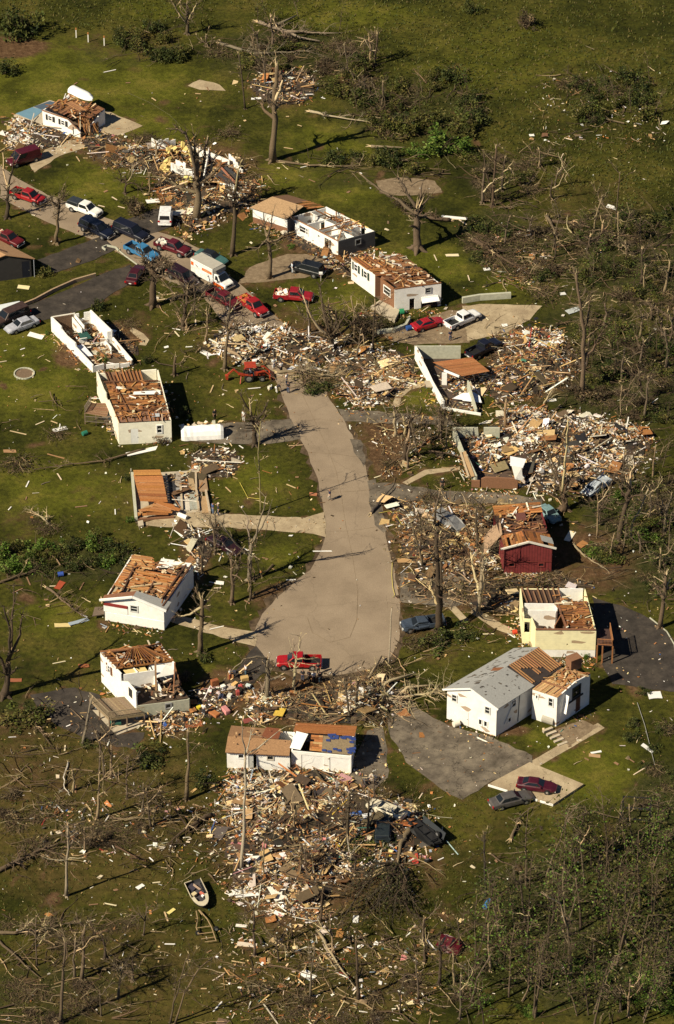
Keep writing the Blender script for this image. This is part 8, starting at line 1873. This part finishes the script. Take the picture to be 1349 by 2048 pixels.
def misc():
    # marker posts, mailbox, wires, barrels, steel frame, boxes
    for x,y,l in ((153,75,'leftmost white marker post with an orange top at the far lawn edge'),(177,84,'middle white marker post with an orange top at the far lawn edge'),(209,91,'rightmost white marker post with an orange top at the far lawn edge')):
        p=P(x,y); root=thing('marker_post',l,'post',p); mb=MB(); mb.beam((0,0,0),(0,0,1.3),.16,.16,(.75,.73,.66)); mb.build('post','painted',root); mb=MB(); mb.beam((0,0,1.302),(0,0,1.6),.165,.165,(.45,.18,.06)); mb.build('top','painted',root)
    p=P(642,562); root=thing('mailbox','white mailbox on a post beside the gravel drive','mailbox',p); mb=MB(); mb.beam((0,0,0),(0,0,1.1),.1,.1,(.4,.36,.3)); mb.build('post','painted',root); mb=MB(); mb.box((0,0,1.25),(.5,.25,.3),col=(.78,.77,.74)); mb.build('box','painted',root)
    def drum(x,y,L_,rad,yaw,col,label,name,cat,z=None):
        p=P(x,y); root=thing(name,label,cat,p,yaw); mb=MB(); mb.tube([(-L_/2,0,rad),(-L_/2+.02,0,rad),(L_/2-.02,0,rad),(L_/2,0,rad)],[rad*.9,rad,rad,rad*.9],14,col); mb.build('drum','painted',root); mb=MB(); mb.tube([(L_/2,0,rad),(L_/2+.03,0,rad)],[rad*.5,rad*.4],10,(.05,.05,.05)); mb.build('end_cap','painted',root)
    drum(366,1036,1.3,.3,-.6,(.78,.77,.74),'white water heater lying on the orange floor foundation','water_heater','water heater')
    drum(708,540,.01+.6,.2,.4,(.6,.6,.6),'small metal drum between the two roofless houses','drum','drum')
    drum(1098,1446,1.5,.55,-.5,(.32,.30,.25),'grey air-conditioning drum beside the white house wing','drum','drum')
    drum(913,1452,.8,.35,.5,(.66,.62,.52),'pale drum at the corner of the white house','drum','drum')
    drum(804,628,.6,.4,.2,(.02,.2,.09),'green hose reel drum against the white sided house','drum','drum')
    drum(818,660,.7,.35,.4,(.02,.07,.25),'blue plastic tub beside the curved wall','tub','tub')
    drum(1030,1268,.5,.3,.3,(.5,.05,.02),'red drum on the path to the yellow house','drum','drum')
    drum(231,1450,1.3,.5,.2,(.03,.12,.09),'dark green tank under the wooden deck','tank','tank')
    drum(122,1152,.7,.3,.2,(.03,.07,.3),'blue bucket beside the red cart bed','bucket','bucket')
    drum(975,1812,1.3,.3,1.1,(.04,.17,.42),'blue tarp roll with a white end at the foot of the dark ragged pole','tarp_roll','tarp')
    drum(606,1650,1.2,.25,1.3,(.03,.10,.40),'bright blue cloth roll on the great heap','cloth_roll','cloth')
    drum(713,1632,1.2,.3,.3,(.06,.14,.42),'blue tarpaulin roll beside the split trunk','tarp_roll','tarp')
    drum(170,870,.7,.3,.6,(.02,.15,.10),'green tub under the cream house deck','tub','tub')
    def box(x,y,d,yaw,col,label,name,cat,lid=None,z=0):
        p=P(x,y); root=thing(name,label,cat,(p.x,p.y,z),yaw); mb=MB(); mb.box((0,0,d[2]/2),d,col=col,jit=.06,r=random.Random(int(x))); o=mb.build('case','painted',root); m=o.modifiers.new('b','BEVEL'); m.width=.03; mb=MB(); mb.box((0,0,d[2]+.021),(d[0]*.94,d[1]*.94,.03),col=lid or vary(col,.2)); mb.build('lid','painted',root)
    for k,(x,y,d,col,l) in enumerate([(462,1358,(.7,.5,.8),(.4,.2,.08),'orange-brown chest on the drive of household goods'),(490,1362,(.9,.6,.6),(.45,.3,.12),'tan dresser at the head of the household goods'),(447,1378,(.5,.5,.5),(.75,.73,.68),'white carton among the household goods'),(470,1372,(.8,.5,.4),(.55,.35,.15),'tan table between the household goods'),
        (460,1396,(.6,.5,.5),(.62,.6,.55),'pale armchair in the middle of the household goods'),(442,1398,(.7,.6,.5),(.55,.5,.5),'grey-pink carton near the person with white shirt'),(476,1390,(.5,.4,.6),(.3,.06,.05),'red-brown drawer unit on the drive'),(452,1424,(1.2,.6,.5),(.6,.25,.25),'pink blanket chest at the lower end of the goods'),(427,1428,(1.6,.8,.3),(.36,.13,.05),'red-brown door panel laid flat on the drive'),(497,1375,(.6,.4,.4),(.5,.55,.58),'pale blue box at the right of the goods'),
        (420,1385,(.5,.4,.3),(.76,.75,.72),'white box beside the green shrub and the goods'),(468,1348,(.5,.5,.4),(.05,.05,.06),'black case beside the goods at the drive top'),(430,1372,(.9,.5,.9),(.28,.10,.04),'dark red cupboard left of the goods'),(540,778,(.5,.4,.4),(.6,.58,.5),'pale carton on the grass below the tractor'),(745,1560,(.9,.7,.4),(.7,.66,.58),'pale cushion beside the bending man on the narrow drive'),(730,1568,(.8,.6,.5),(.12,.1,.1),'dark chair on the narrow drive beside the garage'),
        (590,1605,(1.4,.9,.5),(.6,.45,.25),'open cream cabinet on the heap'),(615,1580,(1.0,.6,.7),(.3,.12,.06),'red-brown dresser on the heap beside the garage'),(505,1672,(1.0,.5,.6),(.34,.12,.05),'red-brown slatted cot on the heap left of the pale birch'),(1000,1100,(.6,.5,.5),(.6,.5,.2),'yellow carton at the red house left corner')]): box(x,y,d,.3*k,col,l,'household_box' if 'box' in l or 'carton' in l or 'case' in l else 'furniture','furniture' if not('box' in l or 'carton' in l or 'case' in l) else 'box')
    # black steel frame in the right wood
    o=P(1275,1640); root=thing('steel_frame','black open steel frame standing in the wood below the right bank','frame',o); mb=MB(); c=[P(1240,1650),P(1298,1655),P(1302,1632),P(1246,1628)]
    for q in c: mb.beam((q.x,q.y,0),(q.x,q.y,2.6),.14,.14,(.015,.015,.015))
    mb.build('posts','painted',root,o); mb=MB()
    for a,b in zip(c,c[1:]+c[:1]):
        for z in (1.0,2.55): mb.beam((a.x,a.y,z),(b.x,b.y,z),.1,.1,(.02,.02,.02))
    mb.build('crossbars','painted',root,o)
    # soccer-frame poles and hanging yellow wire
    def wire(px,label,col=(.5,.42,.08),z=.15,rad=.035,name='fallen_cable'):
        pts=[P(x,y,z) for x,y in px]; mb=MB(); mb.tube(pts,[rad]*len(pts),4,col,False); o=mb.build(name,'painted',None,pts[0]); tag(o,label,'cable')
    wire([(785,1125),(784,1150),(786,1175),(790,1190),(786,1195)],'yellow cable lying on the right edge of the road')
    wire([(480,965),(488,980),(496,995),(520,998)],'yellow cable on the grass beside the tall dead stem'); wire([(758,1026),(780,1022),(792,1030),(805,1050)],'yellow cable on the bank at the drive mouth')
    wire([(1275,1405),(1290,1450),(1300,1490),(1310,1530)],'fallen grey fence wire along the right bank',(.25,.25,.24)); wire([(255,185),(300,205),(340,230),(360,250)],'thin fallen wire across the upper lawn',(.16,.14,.09),.08,.014)
    wire([(800,1610),(840,1625),(880,1634),(905,1636)],'thin pale wire on the lower lawn beside the cream saloon',(.4,.38,.28),.1,.025)
misc()
# ------------------------------------------------------------------ people: one skinned body each, clothes over it
POSES={
 'stand':dict(),
 'walk':dict(kneeL=(.1,.16,.5),ankL=(.1,.10,.09),kneeR=(-.1,.04,.48),ankR=(-.1,-.28,.12),elL=(.24,-.14,1.14),wrL=(.25,-.06,.9),elR=(-.24,.08,1.13),wrR=(-.24,.26,.98)),
 'carry':dict(elL=(.25,.02,1.16),wrL=(.16,.30,1.12),elR=(-.25,.02,1.16),wrR=(-.16,.30,1.12)),
 'point':dict(elL=(.42,.12,1.38),wrL=(.62,.26,1.44),kneeR=(-.12,.04,.5)),
 'bend':dict(pel=(0,-.14,.92),ch=(0,.26,1.08),nk=(0,.44,1.12),hd=(0,.56,1.10),hd2=(0,.66,1.06),nose=(0,.60,.98),shL=(.18,.36,1.08),shR=(-.18,.36,1.08),elL=(.22,.46,.82),wrL=(.16,.56,.62),elR=(-.22,.46,.82),wrR=(-.16,.58,.62),hipL=(.1,-.12,.9),hipR=(-.1,-.12,.9),kneeL=(.12,.0,.5),kneeR=(-.12,.02,.5)),
 'sit':dict(pel=(0,0,.5),ch=(0,.03,.86),nk=(0,.05,1.06),hd=(0,.07,1.18),hd2=(0,.07,1.3),nose=(0,.18,1.19),shL=(.19,.03,.98),shR=(-.19,.03,.98),elL=(.26,.16,.74),wrL=(.18,.38,.8),elR=(-.26,.16,.74),wrR=(-.18,.38,.8),hipL=(.1,.02,.48),hipR=(-.1,.02,.48),kneeL=(.14,.42,.5),kneeR=(-.14,.42,.5),ankL=(.14,.46,.08),ankR=(-.14,.46,.08))}
BASE=dict(pel=(0,0,.95),ch=(0,.0,1.28),nk=(0,0,1.47),hd=(0,.02,1.6),hd2=(0,.01,1.7),nose=(0,.125,1.59),shL=(.19,0,1.41),shR=(-.19,0,1.41),elL=(.25,-.03,1.13),wrL=(.25,.06,.88),elR=(-.25,-.03,1.13),wrR=(-.25,.06,.88),hipL=(.095,0,.92),hipR=(-.095,0,.92),kneeL=(.11,.03,.5),kneeR=(-.11,.02,.5),ankL=(.11,-.02,.09),ankR=(-.12,-.03,.09))
RAD=dict(pel=.15,ch=.15,nk=.058,hd=.088,hd2=.075,nose=.018,shL=.075,shR=.075,elL=.047,elR=.047,wrL=.032,wrR=.032,hipL=.1,hipR=.1,kneeL=.062,kneeR=.062,ankL=.04,ankR=.04,ftL=.038,ftR=.038)
BONES=[('pel','ch'),('ch','nk'),('nk','hd'),('hd','hd2'),('hd','nose'),('ch','shL'),('ch','shR'),('shL','elL'),('elL','wrL'),('shR','elR'),('elR','wrR'),('pel','hipL'),('pel','hipR'),('hipL','kneeL'),('kneeL','ankL'),('ankL','ftL'),('hipR','kneeR'),('kneeR','ankR'),('ankR','ftR')]
def skin_mesh(nodes,bones,rads,root,sub=1):
    ks=list(nodes); me=bpy.data.meshes.new('body'); me.from_pydata([nodes[k] for k in ks],[(ks.index(a),ks.index(b)) for a,b in bones],[])
    o=bpy.data.objects.new('tmp',me); sc.collection.objects.link(o); m=o.modifiers.new('skin','SKIN'); m.use_smooth_shade=True
    sv=me.skin_vertices[0].data
    for i,k in enumerate(ks): sv[i].radius=(rads[k],rads[k]*(.72 if k in('ch','pel') else 1)); sv[i].use_root=(k==root)
    s=o.modifiers.new('sub','SUBSURF'); s.levels=sub; s.render_levels=sub
    bpy.context.view_layer.update(); r=bpy.data.meshes.new_from_object(o.evaluated_get(bpy.context.evaluated_depsgraph_get())); bpy.data.objects.remove(o); return r
PM={}
def pose_meshes(pose):
    if pose in PM: return PM[pose]
    N=dict(BASE); N.update(POSES[pose])
    for s in 'LR': a=N['ank'+s]; N['ft'+s]=(a[0],a[1]+.17,max(.035,a[2]-.06))
    N={k:Vector(v) for k,v in N.items()}; nodes=dict(N); bones=list(BONES); rads=dict(RAD)
    for s in 'LR':      # hands: palm and five bent fingers
        w=N['wr'+s]; d=(w-N['el'+s]).normalized(); sd=d.cross(Vector((0,1,.2))).normalized(); up=sd.cross(d)
        nodes['pm'+s]=w+d*.07; rads['pm'+s]=.03; bones.append(('wr'+s,'pm'+s))
        for i in range(4):
            o=sd*(.024*(i-1.5)); L_=(.075,.088,.082,.062)[i]
            a=nodes['pm'+s]+o+d*.03; b=a+d*L_*.5+up*.012; c=b+d*L_*.45+up*.03
            for nm,q,rr in (('a',a,.011),('b',b,.0095),('c',c,.008)): nodes['f%s%d%s'%(s,i,nm)]=q; rads['f%s%d%s'%(s,i,nm)]=rr
            bones+=[('pm'+s,'f%s%da'%(s,i)),('f%s%da'%(s,i),'f%s%db'%(s,i)),('f%s%db'%(s,i),'f%s%dc'%(s,i))]
        t=1 if s=='L' else -1; a=w+d*.03-sd*.035*t; b=a+d*.04-sd*.02*t+up*.02
        nodes['t%sa'%s]=a; nodes['t%sb'%s]=b; rads['t%sa'%s]=.012; rads['t%sb'%s]=.009; bones+=[('wr'+s,'t%sa'%s),('t%sa'%s,'t%sb'%s)]
    for s,x in (('L',.085),('R',-.085)): nodes['ear'+s]=N['hd']+Vector((x*1.12,-.01,0)); rads['ear'+s]=.016; bones.append(('hd','ear'+s))
    body=skin_mesh(nodes,bones,rads,'pel')
    sl={k:N[k] for k in ('pel','ch','shL','shR','elL','elR')}; sl['nk0']=N['ch'].lerp(N['nk'],.75)
    shirt=skin_mesh(sl,[('pel','ch'),('ch','nk0'),('ch','shL'),('ch','shR'),('shL','elL'),('shR','elR')],dict(pel=.172,ch=.178,nk0=.085,shL=.1,shR=.1,elL=.068,elR=.068),'pel')
    tr={k:N[k] for k in ('pel','hipL','hipR','kneeL','kneeR','ankL','ankR')}; tr['ws']=N['pel'].lerp(N['ch'],.25)
    trou=skin_mesh(tr,[('pel','ws'),('pel','hipL'),('pel','hipR'),('hipL','kneeL'),('kneeL','ankL'),('hipR','kneeR'),('kneeR','ankR')],dict(pel=.168,ws=.165,hipL=.12,hipR=.12,kneeL=.085,kneeR=.085,ankL=.068,ankR=.068),'pel')
    hr={'a':N['hd']+(N['hd2']-N['hd'])*.45-Vector((0,.018,0)),'b':N['hd2']-Vector((0,.02,0))+(N['hd2']-N['hd'])*.1}
    hair=skin_mesh(hr,[('a','b')],{'a':.1,'b':.082},'a')
    sh={}; 
    for s in 'LR': sh['a'+s]=N['ank'+s]-Vector((0,.02,.03)); sh['b'+s]=N['ft'+s]
    shoes=[skin_mesh({k:v for k,v in sh.items() if k[1]==s},[('a'+s,'b'+s)],{'a'+s:.056,'b'+s:.05},'a'+s) for s in 'LR']
    PM[pose]=(body,shirt,trou,hair,shoes); return PM[pose]
def person(px,py,face,pose,shirt,trou,label,hair=(.03,.018,.01),z=0.0,sc_=1.0,loc=None,group=None):
    b,s,t,h,sh=pose_meshes(pose); p=loc or P(px,py,z); root=thing('person',label,'person',(p.x,p.y,z if loc is None else p.z),R(face)-R(90),group); root.scale=(sc_,)*3
    def child(nm,me,m):
        me=me.copy(); me.materials.clear(); me.materials.append(MATS[m]); o=bpy.data.objects.new(nm,me); sc.collection.objects.link(o); o.parent=root; return o
    def cm(rgb,k): n=k+'_'.join('%03d'%int(c*999) for c in rgb); return n if n in MATS else (mat(n,rgb,.9,.2,8) and n)
    child('body',b,'skin'); child('shirt',s,cm(shirt,'cloth_')); child('trousers',t,cm(trou,'cloth_')); child('hair',h,cm(hair,'hair_'))
    for m in sh: child('shoe',m,cm((.04,.035,.03),'shoe_'))
    return root
J=(.05,.075,.13); K=(.02,.02,.022); WS=(.74,.73,.7); KH=(.35,.27,.17)
for a in [(660,1001,200,'walk',(.012,.016,.05),(.4,.36,.3),'person in a navy coat walking alone down the road',(.09,.03,.015)),
 (574,768,150,'carry',WS,J,'person in a white shirt and jeans standing beside the road block'),(577,786,60,'stand',K,J,'person in a black top and jeans on the road end'),(554,786,30,'bend',K,(.7,.68,.62),'person in a black top and pale trousers bending beside the tractor'),
 (563,745,120,'carry',WS,K,'person in white holding a white sheet in the brush by the tractor'),(548,738,-60,'stand',(.72,.74,.76),(.6,.6,.58),'person in pale clothes standing in the rubble behind the tractor'),
 (430,840,-60,'stand',K,K,'person all in black on the grass beside the cream house'),(488,843,-120,'stand',WS,(.66,.64,.6),'person all in white beside the grey drive'),
 (426,1028,30,'stand',(.05,.08,.2),(.12,.18,.28),'person in a blue top on the grass right of the orange floor'),(437,1031,200,'point',(.03,.035,.05),J,'person in a dark top beside the person in blue'),
 (461,1360,-30,'point',WS,(.2,.03,.02),'person in a white shirt reaching at the household goods'),(492,1352,200,'carry',(.6,.6,.62),(.05,.1,.14),'person in a pale shirt carrying goods at the drive top'),(408,1430,70,'stand',WS,(.04,.045,.06),'person in a white shirt and dark trousers beside the yellow bucket'),(440,1402,120,'bend',(.5,.42,.42),J,'person bending over cartons at the middle of the drive'),(478,1385,10,'bend',(.35,.05,.05),K,'person in dark red bending among the goods'),
 (606,1362,80,'stand',(.03,.03,.035),(.045,.055,.1),'man in black standing at the side of the bright red pickup'),(619,1364,60,'stand',(.06,.05,.05),K,'man in dark grey at the rear wheel of the bright red pickup'),(628,1366,100,'carry',(.66,.68,.72),(.012,.016,.03),'person in a pale grey jacket behind the bright red pickup'),(641,1366,120,'stand',(.02,.022,.03),(.03,.05,.07),'person in black with pale cap at the tail of the bright red pickup',(.5,.42,.32)),(637,1348,-80,'stand',(.015,.018,.03),K,'person half hidden by the tailgate of the bright red pickup'),
 (744,1562,-100,'bend',(.70,.62,.5),KH,'man in a cream shirt bending over on the narrow drive by the garage',(.7,.7,.68)),(732,1572,-20,'bend',K,(.08,.08,.08),'person in black crouching by chairs on the narrow drive'),
 (901,682,-70,'stand',(.03,.03,.06),(.06,.09,.16),'person in jeans standing between the red coupe and the white pickup'),(885,980,-90,'stand',K,K,'person in black at the mouth of the rubble field drive'),
 (585,546,10,'stand',(.6,.66,.74),(.55,.6,.66),'person in pale blue at the nose of the black off-roader')]:
    person(*a)
tp=P(508,758); person(0,0,7,'sit',(.45,.48,.55),(.05,.06,.09),'driver in a pale blue shirt seated on the orange tractor',loc=Vector((tp.x-.45,tp.y-.05,.66)))
mbk=MB(); pb=P(398,1418); mbk.cyl((0,0,0),(0,0,.4),.26,12,(.62,.5,.04),.32); tag(mbk.build('bucket','painted',None,None),'bright yellow bucket on the drive of the decked house','bucket').location=(pb.x,pb.y,.03)
